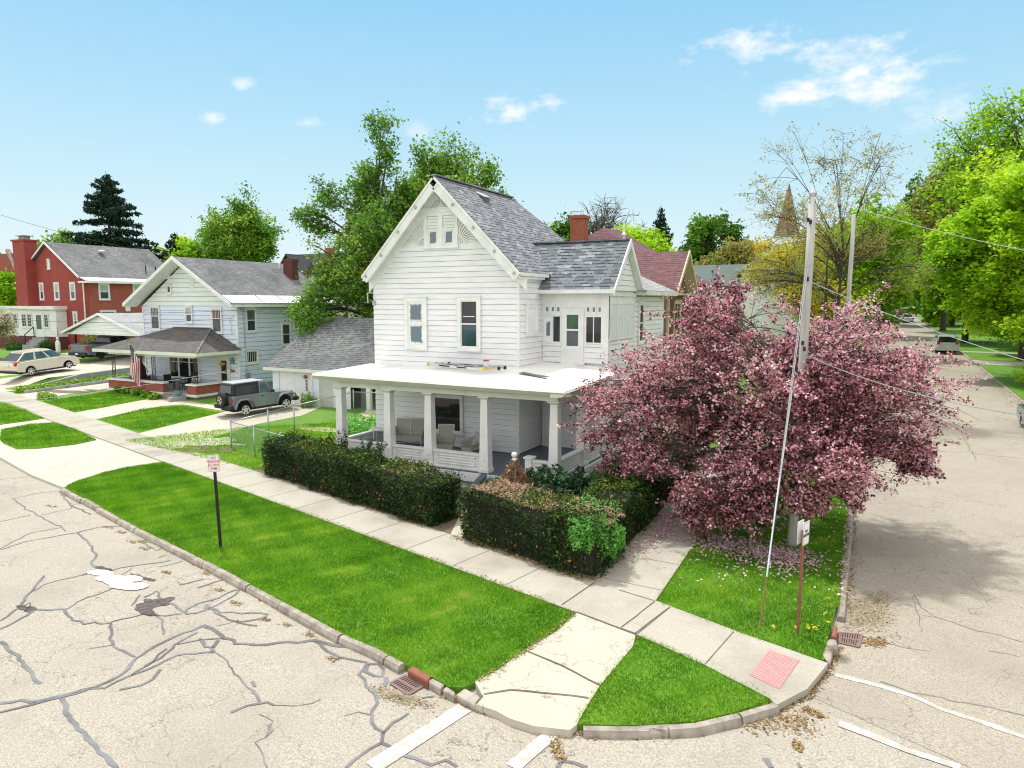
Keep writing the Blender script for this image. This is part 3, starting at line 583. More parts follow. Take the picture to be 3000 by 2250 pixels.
# road surface marks -----------------------------------------------
DZ = RD + .010
mb = MB()
def crk(f, pts, w=.09, jit=.022): ribbon(mb, gp(f, pts, RD), w * (.55 if f is not r3 else .7), DZ, jit, .16)
r3 = lambda a, b: (2400 + a * .3014, 850 + b * .3014)
for w, pts in [(.13, [(0, 1345), (200, 1330), (330, 1300), (520, 1245), (600, 1200), (650, 1130), (780, 1050), (850, 1020), (980, 970)]), (.10, [(0, 1390), (150, 1350), (300, 1318), (500, 1268), (620, 1215), (720, 1180), (860, 1110), (1040, 1095)]),
               (.13, [(298, 1322), (330, 1410), (420, 1510), (520, 1600), (570, 1659)]), (.12, [(0, 1045), (80, 1115), (130, 1180), (195, 1250)]), (.10, [(580, 1280), (680, 1255), (740, 1225), (780, 1180)]),
               (.16, [(985, 965), (1030, 985), (1090, 1030), (1150, 1050), (1290, 1060), (1400, 1050), (1530, 1045), (1659, 1070)]), (.12, [(1530, 1045), (1570, 1075), (1659, 1130)]), (.14, [(1060, 1040), (1030, 1080), (1040, 1100)]), (.12, [(970, 1030), (1000, 1070), (1040, 1075)]),
               (.09, [(700, 1165), (780, 1130), (850, 1060), (960, 1000)]), (.08, [(640, 1210), (740, 1140), (810, 1080)]), (.07, [(860, 1060), (980, 1040), (1090, 1030)]),
               (.09, [(540, 955), (535, 1030), (570, 1080), (655, 1120)]), (.10, [(165, 890), (310, 890), (350, 930), (410, 960), (540, 955)]), (.07, [(540, 950), (640, 925), (720, 905), (800, 925), (880, 910)]),
               (.10, [(0, 945), (90, 880), (125, 830), (180, 765), (215, 725)]), (.10, [(0, 985), (90, 940), (165, 895)]), (.08, [(95, 880), (140, 860), (160, 895)]), (.06, [(165, 800), (210, 770), (300, 745), (400, 722), (450, 705)]), (.06, [(320, 890), (380, 850), (480, 815), (540, 790)]),
               (.09, [(375, 515), (430, 560), (465, 630), (440, 665), (470, 700)]), (.06, [(0, 600), (120, 560), (240, 540), (370, 515), (480, 488), (600, 483)]), (.05, [(0, 595), (140, 520), (300, 490), (320, 510)]), (.06, [(60, 350), (130, 400), (200, 440), (300, 490)]), (.05, [(60, 350), (180, 325), (290, 312)]),
               (.09, [(290, 312), (340, 380), (440, 428)]), (.04, [(200, 430), (340, 400), (360, 378), (440, 375)]), (.05, [(0, 462), (150, 430)]), (.04, [(0, 258), (140, 245)]),
               (.10, [(450, 710), (400, 722)]), (.09, [(540, 700), (640, 675), (740, 665), (830, 650)]), (.05, [(770, 683), (885, 655)]), (.05, [(560, 740), (640, 690)]), (.10, [(870, 770), (990, 742)]), (.09, [(670, 555), (750, 595)]), (.05, [(750, 605), (820, 585)]), (.07, [(770, 638), (803, 625)]),
               (.10, [(960, 785), (1080, 745)]), (.11, [(905, 890), (960, 865), (1060, 835), (1130, 795), (1168, 793), (1150, 815), (1070, 860), (960, 905), (920, 912), (905, 890)]), (.10, [(1000, 865), (1080, 900), (1180, 905), (1300, 910), (1290, 925), (1230, 945), (1150, 950)]), (.08, [(1000, 870), (1100, 940), (1250, 970)]),
               (.08, [(750, 905), (790, 940), (795, 1010)]), (.09, [(700, 830), (760, 800), (780, 850), (830, 860), (900, 905)]), (.07, [(640, 870), (680, 820)]), (.05, [(1050, 1100), (1110, 1140), (1120, 1180), (1180, 1240), (1240, 1290)]),
               (.10, [(1120, 1390), (1200, 1355), (1300, 1340), (1330, 1355)]), (.11, [(1225, 1240), (1240, 1265)]), (.07, [(1225, 1290), (1260, 1335)]), (.08, [(1310, 1450), (1315, 1480), (1290, 1510)]), (.03, [(1330, 1355), (1440, 1360), (1560, 1325)]), (.03, [(1260, 1400), (1330, 1430), (1290, 1510), (1250, 1540), (1300, 1659)]), (.03, [(430, 1080), (560, 1060)]), (.03, [(1050, 970), (1160, 940)])]:
    crk(z6, pts, w)
for w, pts in [(.11, [(0, 612), (90, 630), (165, 645)]), (.10, [(165, 645), (130, 720), (160, 800), (215, 850), (235, 900), (195, 960), (205, 1030), (265, 1110), (262, 1165)]), (.12, [(175, 655), (165, 705), (220, 730), (275, 735), (265, 690), (230, 665), (175, 655)]), (.15, [(290, 740), (300, 775), (250, 820)]), (.08, [(265, 1110), (320, 1040), (400, 1010), (435, 975)]),
               (.11, [(262, 1165), (180, 1220), (90, 1270), (30, 1327)]), (.11, [(262, 1168), (340, 1190), (410, 1250), (500, 1290), (590, 1305), (690, 1285), (750, 1320)]), (.12, [(1400, 1327), (1430, 1295), (1490, 1290), (1590, 1327)]), (.08, [(520, 875), (600, 865)]), (.03, [(20, 990), (100, 975), (190, 985)]), (.05, [(0, 545), (55, 548)])]:
    crk(z7, pts, w)
for w, pts in [(.04, [(1500, 210), (1550, 290), (1640, 350), (1760, 390), (1900, 440), (2060, 470), (2212, 515)]), (.025, [(1500, 210), (1520, 330), (1545, 450)]), (.03, [(1170, 480), (1300, 520), (1450, 550), (1600, 575)]), (.05, [(1280, 770), (1500, 845), (1760, 900), (2060, 950), (2212, 990)]), (.03, [(1980, 570), (2180, 610)]), (.16, [(535, 1265), (575, 1327)]), (.08, [(745, 1295), (765, 1327)]), (.02, [(1560, 340), (1640, 355)])]:
    crk(z8, pts, w)
r3 = lambda a, b: (2400 + a * .3014, 850 + b * .3014)
for w, pts in [(.035, [(1030, 1240), (1120, 1310), (1010, 1330), (1020, 1400), (1060, 1440), (1200, 1460), (1300, 1450)]), (.04, [(1290, 1270), (1400, 1430), (1450, 1520), (1530, 1659)]), (.03, [(870, 1320), (1150, 1330), (1500, 1360), (1700, 1390), (1991, 1400)]), (.02, [(1230, 640), (1330, 720), (1430, 810)]), (.03, [(860, 1480), (880, 1600), (870, 1659)]), (.02, [(800, 430), (860, 490)]), (.03, [(620, 1300), (700, 1440), (900, 1440), (1010, 1420)]), (.03, [(700, 1520), (1100, 1560), (1500, 1590), (1991, 1640)]), (.02, [(1991, 1280), (1880, 1290)])]:
    crk(r3, pts, w, .03)
tag(mb.build('sealed_cracks', M['tar']), kind='structure')
mb = MB()
for (a, b, w) in [((200, 1327), (800, 940), .30), ((1110, 1327), (1360, 1110), .24)]:
    ribbon(mb, gp(z7, [a, ((a[0] + b[0]) / 2, (a[1] + b[1]) / 2), b], RD), w, DZ + .004)
for (pts, w) in [([(990, 725), (1250, 790), (1500, 870), (1680, 950), (1900, 1020), (2212, 1130)], .13), ([(1010, 1040), (1250, 1130), (1450, 1210), (1700, 1295), (1800, 1327)], .15)]:
    ribbon(mb, gp(z8, pts, RD), w, DZ + .004, .006, .3)
tag(mb.build('painted_lines', M['line']), kind='structure')
mb = MB()
for k, (u, v, rx, ry) in enumerate([(490, 712, .42, .22), (545, 740, .5, .26), (580, 760, .5, .25), (640, 742, .38, .2), (620, 780, .55, .22), (680, 775, .3, .16)]):
    blob(mb, G(*z6(u, v), RD), rx * .86, ry * .8, DZ + .004 + .002 * k, .2, rough=.16)
tag(mb.build('road_patch', M['patch']), kind='structure')
mb = MB(); k = 0
for (f, u, v, rx, ry) in [(z6, 740, 865, .36, .3), (z6, 130, 885, .22, .12), (z6, 690, 735, .35, .07), (z6, 505, 690, .25, .06), (z6, 720, 905, .3, .08)]: blob(mb, G(*f(u, v), RD), rx, ry, DZ + .004 + .0015 * k, 0, rough=.55, n=34); k += 1
tag(mb.build('pothole', plain('broken_asphalt', (.16, .14, .12), .95, c2=(.05, .045, .04), sc_=9, bmp=.8)), kind='structure')
M['lf_sand'] = leafmat('sand_grains', [(0, (.33, .27, .18)), (.6, (.40, .34, .235)), (1, (.46, .40, .29))], .05)
sx = []
for (f, u, v, rx, ry, ro, m) in [(z8, 1190, 330, .30, .62, -.2, 6500), (z8, 1270, 240, .18, .36, -.3, 2000), (z7, 380, 870, .36, .11, 0, 2600)]:
    c = G(*f(u, v), RD); q = rng.normal(0, 1, (m, 2)) * (.15 + .7 * rng.random((m, 1))); x, y = q[:, 0] * rx, q[:, 1] * ry; sx.append(np.c_[c[0] + x * math.cos(ro) - y * math.sin(ro), c[1] + x * math.sin(ro) + y * math.cos(ro)])
sx = np.concatenate(sx); flecks('sand_wash', sx[:, 0], sx[:, 1], .034, 'lf_sand', 'fine tan sand washed over the road beside the drains', 'sand', RD + .012, up=.002)
# litter along the gutters
def litter(path, n, w):
    out = []
    seg = [math.dist(a, b) for a, b in zip(path[:-1], path[1:])]; tot = sum(seg)
    for _ in range(n):
        d = random.uniform(0, tot); i = 0
        while i < len(seg) - 1 and d > seg[i]: d -= seg[i]; i += 1
        a, b = path[i], path[i + 1]; k = d / seg[i]; out.append((a[0] + (b[0] - a[0]) * k + random.gauss(0, w), a[1] + (b[1] - a[1]) * k + random.gauss(0, w)))
    return out
L = litter(gp(z7, [(620, 830), (740, 885), (870, 940), (1090, 1020), (1250, 1065), (1400, 1090), (1500, 1100)], RD), 1500, .04) + litter(gp(zr, [(0, 1670), (350, 1668), (700, 1640), (960, 1580), (1200, 1510), (1390, 1420), (1520, 1250), (1570, 1130)], RD), 1900, .05)
L += litter(gp(zr, [(1000, 1620), (1200, 1600), (1340, 1560), (1330, 1640)], RD), 420, .13) + litter(gp(z8, [(800, 950), (900, 995)], RD), 200, .04) + litter(gp(z8, [(1200, 520), (1300, 510)], RD), 300, .08) + litter([(xl(y) + .12, y) for y in (16, 20, 30)], 900, .05)
L += litter(gp(z8, [(740, 1160), (760, 1220)], RD), 120, .03) + litter(gp(r3, [(1620, 800), (1750, 930), (1991, 1150)], RD), 1500, .35) + litter(gp(z7, [(1380, 1150), (1400, 1230), (1440, 1280)], RD), 160, .04)
for (u, v) in [(530, 492), (590, 515), (645, 562), (700, 595), (810, 710), (960, 675), (1000, 715), (1070, 795), (1150, 860), (1280, 845), (1395, 965), (1290, 940), (1500, 1015), (1620, 1130), (700, 560), (250, 388), (330, 190), (260, 230)]:
    L += [(x, y) for x, y in litter([G(*z6(u - 18, v - 6), RD), G(*z6(u + 18, v + 4), RD)], 45, .04)]
L = np.array(L); flecks('leaf_litter', L[:, 0], L[:, 1], .038, 'lf_litter', 'brown leaf litter and seed washed along the gutters', 'litter', RD + .014, up=.012)
L = np.array(litter(gp(zr, [(700, 470), (900, 520), (1100, 560), (1300, 590), (1200, 640)]), 2400, .38) + litter(gp(zr, [(500, 470), (560, 330)]), 900, .12) + litter([(xl(y) - .05, y) for y in (16.5, 24)], 350, .05) + litter([(-5.1, 16.5), (-4.9, 24)], 700, .3) + litter([(-2.6, 17), (-2.4, 24)], 1500, 1.0))
flecks('fallen_petals', L[:, 0], L[:, 1], .05, 'lf_petal', 'pink petals fallen on grass and paving below the blossoming tree', 'petals', .035, up=.05)
# tactile pad
pad = gp(zr, [(1150, 1158), (1330, 1222), (1210, 1395), (1030, 1310)])
e = empty('tactile_pad', (pad[0][0], pad[0][1], T(*pad[0])), label='faded red tactile paving pad set in the pavement at the kerb', cat='paving pad')
mb = MB(); mb.prism([(x, y, T(x, y) + WS + .004) for x, y in pad], (0, 0, .008)); mb.build('slab', M['pad'], e)
mb = MB(); A, B, C_, D = [Vector((x, y, T(x, y) + WS + .012)) for x, y in pad]
for i in range(16):
    for j in range(12):
        p = (A.lerp(B, (j + .5) / 12)).lerp(D.lerp(C_, (j + .5) / 12), (i + .5) / 16); mb.tube([p, p + Vector((0, 0, .008))], [.02, .013], 6)
mb.build('domes', plain('dome_red', (.54, .21, .21), .8), e)
# storm drains
def drain(quad, hood, label, wide):
    c = quad[0]; e = empty('storm_drain', (c[0], c[1], T(*c) + RD), label=label, cat='drain', group='storm drains at the corner')
    P4 = [Vector((x, y, T(x, y) + RD + .012)) for x, y in quad]
    mb = MB(); mb.prism([p - Vector((0, 0, .004)) for p in P4], (0, 0, .006)); mb.build('pit', M['void'], e)
    mb = MB()
    for a, b in ((0, 1), (1, 2), (2, 3), (3, 0)): mb.bar(P4[a] + Vector((0, 0, .008)), P4[b] + Vector((0, 0, .008)), .05, .024)
    n = 9
    for k in range(1, n): mb.bar(P4[0].lerp(P4[1], k / n) + Vector((0, 0, .006)), P4[3].lerp(P4[2], k / n) + Vector((0, 0, .006)), .026, .02)
    mb.bar(P4[0].lerp(P4[3], .5) + Vector((0, 0, .01)), P4[1].lerp(P4[2], .5) + Vector((0, 0, .01)), .05, .02)
    mb.build('grate', M['iron'], e)
    h = [Vector((x, y, T(x, y))) for x, y in hood]; mb = MB(); d = (h[1] - h[0]); 
    mb.prism([h[0] + Vector((0, 0, -.2)), h[1] + Vector((0, 0, -.2)), h[2] + Vector((0, 0, -.2)), h[3] + Vector((0, 0, -.2))], (0, 0, .25)); mb.build('hood', M['rust'], e, bevel=.04)
drain(gp(z7, [(415, 735), (535, 800), (435, 860), (320, 785)], RD), gp(z7, [(425, 705), (560, 780), (585, 745), (462, 675)]), 'rusted drain grate with a brown hood beside the broken kerb stones', 1)
drain(gp(z8, [(1015, 455), (1160, 470), (1140, 550), (1010, 520)], RD), gp(z8, [(962, 485), (998, 492), (1005, 418), (975, 410)]), 'rusted drain grate half choked with leaves near the red tactile pad', 0)
# ---------------------------------------------------------------- building helpers
def siding(mb, O, u, n, prof, z0, z1, ex=.2, d=.0, mi=0, out=.024, gr=.013, dp=.04):
    """lapped boards; prof(z)->(a0,a1)"""
    mb.frame(O, u, n); z = z0; k = 0
    while z < z1 - .01:
        zt = min(z + ex, z1); g = z + gr
        a0, a1 = prof(z); b0, b1 = prof(g); c0, c1 = prof(zt)
        mb.poly([mb.P(a0, d - dp, z), mb.P(a1, d - dp, z), mb.P(b1, d - dp, g), mb.P(b0, d - dp, g)], mi)
        mb.poly([mb.P(b0, d - dp, g), mb.P(b1, d - dp, g), mb.P(b1, d + out, g), mb.P(b0, d + out, g)], mi)
        mb.poly([mb.P(b0, d + out, g), mb.P(b1, d + out, g), mb.P(c1, d + .004, zt), mb.P(c0, d + .004, zt)], mi)
        mb.poly([mb.P(c0, d + .004, zt), mb.P(c1, d + .004, zt), mb.P(c1, d - dp, zt), mb.P(c0, d - dp, zt)], mi)
        for e in (0, 1):
            q = [(a0, d - dp, z), (b0, d - dp, g), (b0, d + out, g), (c0, d + .004, zt), (c0, d - dp, zt)] if e == 0 else [(c1, d - dp, zt), (c1, d + .004, zt), (b1, d + out, g), (b1, d - dp, g), (a1, d - dp, z)]
            mb.poly([mb.P(*x) for x in q], mi)
        z += ex; k += 1
const = lambda a, b: (lambda z: (a, b))
def win(parent, O, u, n, a0, a1, z0, z1, glass='glass', trim=.11, rail=None, bars=0, hbars=0, fm='trim', cap=True, name='window', gl2=None, d=.052, sill=True, label=None, sash=.045):
    """window: frame mesh (part) with one or two panes (sub-parts)"""
    mb = MB(O, u, n); t = trim
    mb.box(a0, a0 + t, d - .03, d + .045, z0, z1); mb.box(a1 - t, a1, d - .03, d + .045, z0, z1)
    mb.box(a0 + t, a1 - t, d - .03, d + .04, z1 - t, z1); mb.box(a0 + t, a1 - t, d - .03, d + .04, z0, z0 + t * .8)
    if cap: mb.box(a0 - .03, a1 + .03, d - .03, d + .075, z1, z1 + .045)
    if sill: mb.box(a0 - .02, a1 + .02, d - .03, d + .085, z0 - .04, z0)
    b0, b1, y0, y1 = a0 + t, a1 - t, z0 + t * .8, z1 - t
    s = sash
    for q in ((b0, b0 + s, y0, y1), (b1 - s, b1, y0, y1), (b0 + s, b1 - s, y0, y0 + s), (b0 + s, b1 - s, y1 - s, y1)): mb.box(q[0], q[1], d - .03, d + .02, q[2], q[3])
    b0 += s; b1 -= s; y0 += s; y1 -= s
    r = y0 + (y1 - y0) * (rail if rail else 1)
    if rail: mb.box(b0, b1, d - .03, d + .022, r - .025, r + .025)
    for k in range(1, bars + 1): x = b0 + (b1 - b0) * k / (bars + 1); mb.box(x - .012, x + .012, d - .02, d + .014, r + .025 if rail else y0, y1)
    for k in range(1, hbars + 1): z = (y0 + (y1 - y0) * k / (hbars + 1)); mb.box(b0, b1, d - .02, d + .013, z - .012, z + .012)
    f = mb.build(name, M[fm], parent)
    if label: f['label'] = label
    def pane(za, zb, g, dd):
        q = MB(O, u, n); q.box(b0 - .01, b1 + .01, dd - .02, dd, za, zb); q.build('pane', M[g], f)
    if rail: pane(y0 - .01, r, glass, d - .006); pane(r, y1 + .01, gl2 or glass, d + .002)
    else: pane(y0 - .01, y1 + .01, glass, d)
    return f
def house(name, loc, label, cat='house', group=None): return empty(name, loc, 0, label, cat, group)
XU, YU = (1, 0, 0), (0, 1, 0); NF = (0, -1, 0); NR = (1, 0, 0)

# ================================================================ the white corner house
WH = house('white_house', (-13, 23, .8), 'white clapboard house with flat roofed front porch and carved sunburst gable on the corner')
XL, XC, YW, Y2, XB = -18.22, -11.58, 23.07, 25.03, -8.88
FZ, EZ, RX, RZ = 1.29, 8.0, -14.9, 11.62
gslope = (RZ - EZ) / (RX - (XL - .16))
def gab(z): k = 0 if z < EZ - .36 else (z - (EZ - .36)) / 1.02; return (XL + k, XC - k)
mb = MB(); siding(mb, (0, YW, 0), XU, NF, lambda z: gab(z), FZ + .02, 9.06, .205)
mb.build('front_siding', M['white'], WH)
mb = MB(); mb.box(XL + .06, XC - .06, YW + .06, 33.0, .5, 7.7); mb.prism([(XL + .06, YW + .061, 7.7), (XC - .06, YW + .061, 7.7), (RX, YW + .061, 11.15)], (0, 5.5, 0))
mb.box(-12, XB - .06, Y2 + .06, 33.0, .45, 7.3); mb.prism([(-8.95, 24.95, 7.3), (-8.95, 27.85, 7.3), (-8.95, 26.4, 8.9)], (-2.5, 0, 0))
mb.build('wall_core', M['white'], WH)
# smooth panel in the gable and its three carved sunbursts
mb = MB(); g0 = gab(9.06); g1 = gab(11.2)
mb.prism([(g0[0], YW - .012, 9.06), (g0[1], YW - .012, 9.06), (RX, YW - .012, 11.2)], (0, .05, 0)); mb.build('gable_panel', M['trim'], WH)
def burst(cx, cz, r0, r1, t0, t1, n, name, wavy=0.0):
    mb = MB(); y = YW - .05
    def ringp(r, t): return Vector((cx + r * math.cos(t), y, cz + r * math.sin(t)))
    for rr in (r0 * .35, r0 * .7, r0):
        P = [ringp(rr, R(t0 + (t1 - t0) * k / 10)) for k in range(11)]
        for a, b in zip(P[:-1], P[1:]): mb.bar(a, b, .05, .035)
    for k in range(n + 1):
        t = R(t0 + (t1 - t0) * k / n); L = r1(math.degrees(t)) if callable(r1) else r1; P = []
        for j in range(7):
            q = j / 6; r_ = r0 + (L - r0) * q; P.append(ringp(r_, t + (wavy * math.sin(q * 6.0) if wavy else 0)))
        for j in range(6): mb.bar(P[j], P[j + 1], .045 + .012 * j / 6, .035)
    mb.build(name, M['trim'], WH)
burst(RX, 10.46, .12, .52, 4, 176, 10, 'sunburst')
burst(-14.14, 9.14, .26, lambda t: min(1.18, 1.18 if t < 12 else .98 / max(.3, math.cos(R(t - 42))) ** 1.2 * .92), 4, 86, 8, 'sunburst', .10)
burst(-15.68, 9.14, .26, lambda t: min(1.18, .98 / max(.3, math.cos(R(138 - t))) ** 1.2 * .92), 94, 176, 8, 'sunburst', -.10)
# attic window
mb = MB((0, YW, 0), XU, NF)
for a, b, z0, z1, dd in ((-15.72, -14.12, 10.32, 10.46, .09), (-15.78, -14.06, 10.46, 10.50, .13), (-15.68, -15.54, 9.06, 10.32, .075), (-14.30, -14.16, 9.06, 10.32, .075), (-15.02, -14.82, 9.06, 10.32, .08), (-15.74, -14.1, 8.98, 9.06, .12), (-15.54, -15.02, 9.66, 9.72, .07), (-14.82, -14.30, 9.66, 9.72, .07),
                         (-15.54, -15.02, 10.2, 10.32, .07), (-14.82, -14.30, 10.2, 10.32, .07), (-15.54, -15.46, 9.06, 9.66, .06), (-15.1, -15.02, 9.06, 9.66, .06), (-14.82, -14.74, 9.06, 9.66, .06), (-14.38, -14.30, 9.06, 9.66, .06), (-15.46, -15.1, 9.06, 9.13, .06), (-14.74, -14.38, 9.06, 9.13, .06)): mb.box(a, b, .0, dd, z0, z1)
for c in (-15.28, -14.56):
    for k in range(4): mb.box(c - .24, c + .24, .0, .045, 9.74 + k * .118, 9.82 + k * .118)
f = mb.build('attic_window', M['trim'], WH)
for a, b in ((-15.47, -15.09), (-14.75, -14.37)): q = MB((0, YW, 0), XU, NF); q.box(a, b, .01, .035, 9.12, 9.67); q.build('pane', M['frost'], f)
# side walls
mb = MB(); siding(mb, (XC, 0, 0), YU, NR, const(YW - .02, Y2), FZ + .02, 7.86, .205); mb.build('side_siding', M['white'], WH)
def capp(z): return (-11.55, -8.9)
mb = MB(); siding(mb, (0, Y2, 0), XU, NF, capp, 4.62, 5.32, .205); siding(mb, (0, Y2, 0), XU, NF, capp, FZ + .02, 4.2, .205)
siding(mb, (XB, 0, 0), YU, NR, const(Y2 - .02, 28.25), 4.5, 5.55, .205); mb.build('bay_siding', M['white'], WH)
mb = MB(); siding(mb, (-8.86, 0, 0), YU, NR, const(24.6, 32.6), 1.2, 4.5, .205); siding(mb, (XB - .02, 0, 0), YU, NR, const(28.25, 32.6), 4.5, 7.2, .205); mb.build('east_siding', M['white'], WH)
mb = MB(); mb.box(-9.6, -8.88, 24.63, 25.05, .5, 4.35); mb.box(-9.0, -8.88, 25.0, 32.6, .4, 1.2); mb.build('side_wall', M['white'], WH)
mb = MB(); mb.box(XC - .07, XC + .012, YW - .045, YW + .05, FZ, 7.8); mb.box(XB - .1, XB + .035, Y2 - .045, Y2 + .08, 4.6, 7.25); mb.box(-8.9, -8.82, 24.56, 24.66, 1.2, 4.1); mb.build('corner_boards', M['trim'], WH)
# bay: front panels with windows and storm door
mb = MB((0, Y2, 0), XU, NF)
mb.box(-11.56, XB + .02, -.02, .035, 6.9, 7.3); mb.box(-11.56, XB + .02, -.02, .06, 7.28, 7.36)
mb.box(-11.56, -10.74, -.02, .02, 5.3, 6.9); mb.box(-9.8, XB, -.02, .02, 5.3, 6.9); mb.box(-10.76, -9.78, -.02, .022, 4.6, 6.95)
mb.box(-11.5, -10.74, .0, .05, 5.27, 5.34); mb.box(-9.8, -9.0, .0, .05, 5.27, 5.34); mb.box(-11.48, -10.76, .0, .045, 6.84, 6.89); mb.box(-9.76, -9.08, .0, .045, 6.84, 6.89)
mb.box(XB - .22, XB + .04, .0, .055, 5.1, 7.28)
mb.box(-11.46, -10.78, .0, .04, 6.44, 6.50); mb.box(-9.76, -9.1, .0, .04, 6.42, 6.48)
mb.build('bay_front', M['trim'], WH)
def pane(parent, O, u, n, a0, a1, z0, z1, g, d=.03, name='pane'):
    q = MB(O, u, n); q.box(a0, a1, d - .02, d, z0, z1); return q.build(name, M[g], parent)
FB = ((0, Y2, 0), XU, NF)
def fwin(a0, a1, z0, z1, g, parts, o=.03):
    mb = MB(*FB)
    for q in ((a0, a0 + .04, z0, z1), (a1 - .04, a1, z0, z1), (a0 + .04, a1 - .04, z0, z0 + .04), (a0 + .04, a1 - .04, z1 - .04, z1)): mb.box(q[0], q[1], .0, .05, q[2], q[3])
    for x in parts: mb.box(x - .018, x + .018, .0, .045, z0 + .04, z1 - .04)
    f = mb.build('window', M['trim'], WH); pane(f, *FB, a0 + .03, a1 - .03, z0 + .03, z1 - .03, g, o); return f
fwin(-11.12, -10.76, 5.38, 6.43, 'glass', []); fwin(-11.47, -11.13, 5.38, 6.43, 'frost2', []); fwin(-9.76, -9.09, 5.38, 6.42, 'glass', [-9.43])
for k in range(3): fwin(-11.46 + .235 * k, -11.235 + .235 * k, 6.5, 6.84, 'frost2', []); fwin(-9.77 + .23 * k, -9.55 + .23 * k, 6.48, 6.84, 'frost2', [])
mb = MB(*FB)
for q in ((-10.72, -10.64, 4.62, 6.68), (-9.90, -9.82, 4.62, 6.68), (-10.64, -9.9, 6.58, 6.68)): mb.box(q[0], q[1], .0, .07, q[2], q[3])
for q in ((-10.64, -10.52, 4.62, 6.58), (-10.04, -9.9, 4.62, 6.58), (-10.52, -10.04, 4.62, 5.27), (-10.52, -10.04, 6.46, 6.58), (-10.52, -10.04, 5.85, 5.92)): mb.box(q[0], q[1], .0, .055, q[2], q[3])
mb.box(-10.8, -9.76, 0, .16, 4.57, 4.62)
f = mb.build('storm_door', M['trim'], WH); pane(f, *FB, -10.53, -10.03, 5.9, 6.47, 'glassg', .03); pane(f, *FB, -10.53, -10.03, 5.26, 5.87, 'screen', .035)
# bay east side: row of painted-over windows
mb = MB((XB, 0, 0), YU, NR); mb.box(25.0, 28.2, -.02, .035, 5.5, 7.2); mb.box(25.0, 28.25, 0, .09, 7.16, 7.3); mb.box(25.05, 28.15, 0, .07, 5.5, 5.56)
for k in range(5): y = 25.2 + k * .72; mb.box(y - .05, y + .05, 0, .065, 5.56, 7.16)
mb.box(25.1, 28.15, 0, .06, 6.86, 6.92); mb.box(25.1, 28.15, 0, .055, 6.32, 6.36); f = mb.build('bay_side_windows', M['trim'], WH)
for k in range(4): pane(f, (XB, 0, 0), YU, NR, 25.26 + k * .72, 25.86 + k * .72, 5.6, 6.3, 'frost2', .05); pane(f, (XB, 0, 0), YU, NR, 25.26 + k * .72, 25.86 + k * .72, 6.38, 6.84, 'frost2', .05)
# bay gable
def bg_(z): k = (z - 7.26) / 1.084; return (24.72 + k, 28.12 - k)
mb = MB(); siding(mb, (-8.72, 0, 0), YU, NR, bg_, 7.36, 9.0, .205); mb.prism([(-8.80, 24.95, 7.30), (-8.80, 27.85, 7.30), (-8.80, 26.4, 8.9)], (-.4, 0, 0)); mb.box(-9.2, -8.64, 24.9, 27.9, 7.2, 7.33)
mb.build('bay_gable', M['white'], WH)
# roofs
OV = .5; EL, ER = XL - .17, XC + .30
mb = MB()
YF, YR = YW - OV, 28.92; HB = 32.6
mb.slab([(ER, YF, EZ), (ER, HB, EZ), (RX, YR, RZ), (RX, YF, RZ)], .09); mb.slab([(EL, YF, EZ), (RX, YF, RZ), (RX, YR, RZ), (EL, HB, EZ)], .09); mb.slab([(EL, HB, EZ), (RX, YR, RZ), (ER, HB, EZ)], .09)
r = mb.build('main_roof', M['roof'], WH)
mb = MB(); mb.bar((RX, YF, RZ + .02), (RX, YR, RZ + .02), .22, .05); mb.build('ridge_cap', M['roof'], r)
vx = RX + .50; vz = RZ - .50 * 1.02
mb = MB(); mb.prism([(vx - .15, 25.2, vz + .22), (vx - .15, 25.2, vz - .1), (vx + .22, 25.2, vz - .3), (vx + .22, 25.2, vz + .02)], (0, .34, 0)); mb.build('roof_vent', M['screen'], r)
mb = MB(); mb.slab([(vx - .18, 25.17, vz + .24), (vx - .18, 25.57, vz + .24), (vx + .22, 25.57, vz + .05), (vx + .22, 25.17, vz + .05)], .04); mb.build('vent_hood', M['trim'], r)
BR, BZ = 9.31, 7.38; bx = -8.52
mb = MB(); mb.slab([(-13.2, 24.62, BZ), (bx, 24.62, BZ), (bx, 26.4, BR), (-13.2, 26.4, BR)], .07); mb.slab([(-13.2, 28.22, BZ), (-13.2, 26.4, BR), (bx, 26.4, BR), (bx, 28.22, BZ)], .07)
r2_ = mb.build('bay_roof', M['roofbay'], WH); mb = MB(); mb.bar((-13, 26.4, BR + .02), (bx, 26.4, BR + .02), .2, .04); mb.build('ridge_cap', M['roofbay'], r2_)
mb = MB(); mb.slab([(-12, 28.0, 7.42), (-8.35, 28.0, 7.42), (-9.9, 29.6, 8.25), (-12, 29.6, 8.25)], .07); mb.slab([(-8.35, 28.0, 7.42), (-8.35, 33.1, 7.42), (-9.9, 31.4, 8.25), (-9.9, 29.6, 8.25)], .07); mb.slab([(-8.35, 33.1, 7.42), (-13, 33.1, 7.42), (-13, 31.4, 8.25), (-9.9, 31.4, 8.25)], .07)
mb.build('wing_roof', M['roofpale'], WH)
mb = MB(); mb.box(-8.5, -8.33, 28.2, 33.12, 7.24, 7.40); mb.box(-12, -8.35, 32.95, 33.1, 7.24, 7.40); mb.box(-8.86, -8.35, 28.3, 33.0, 7.22, 7.26); mb.build('wing_fascia', M['cream'], WH)
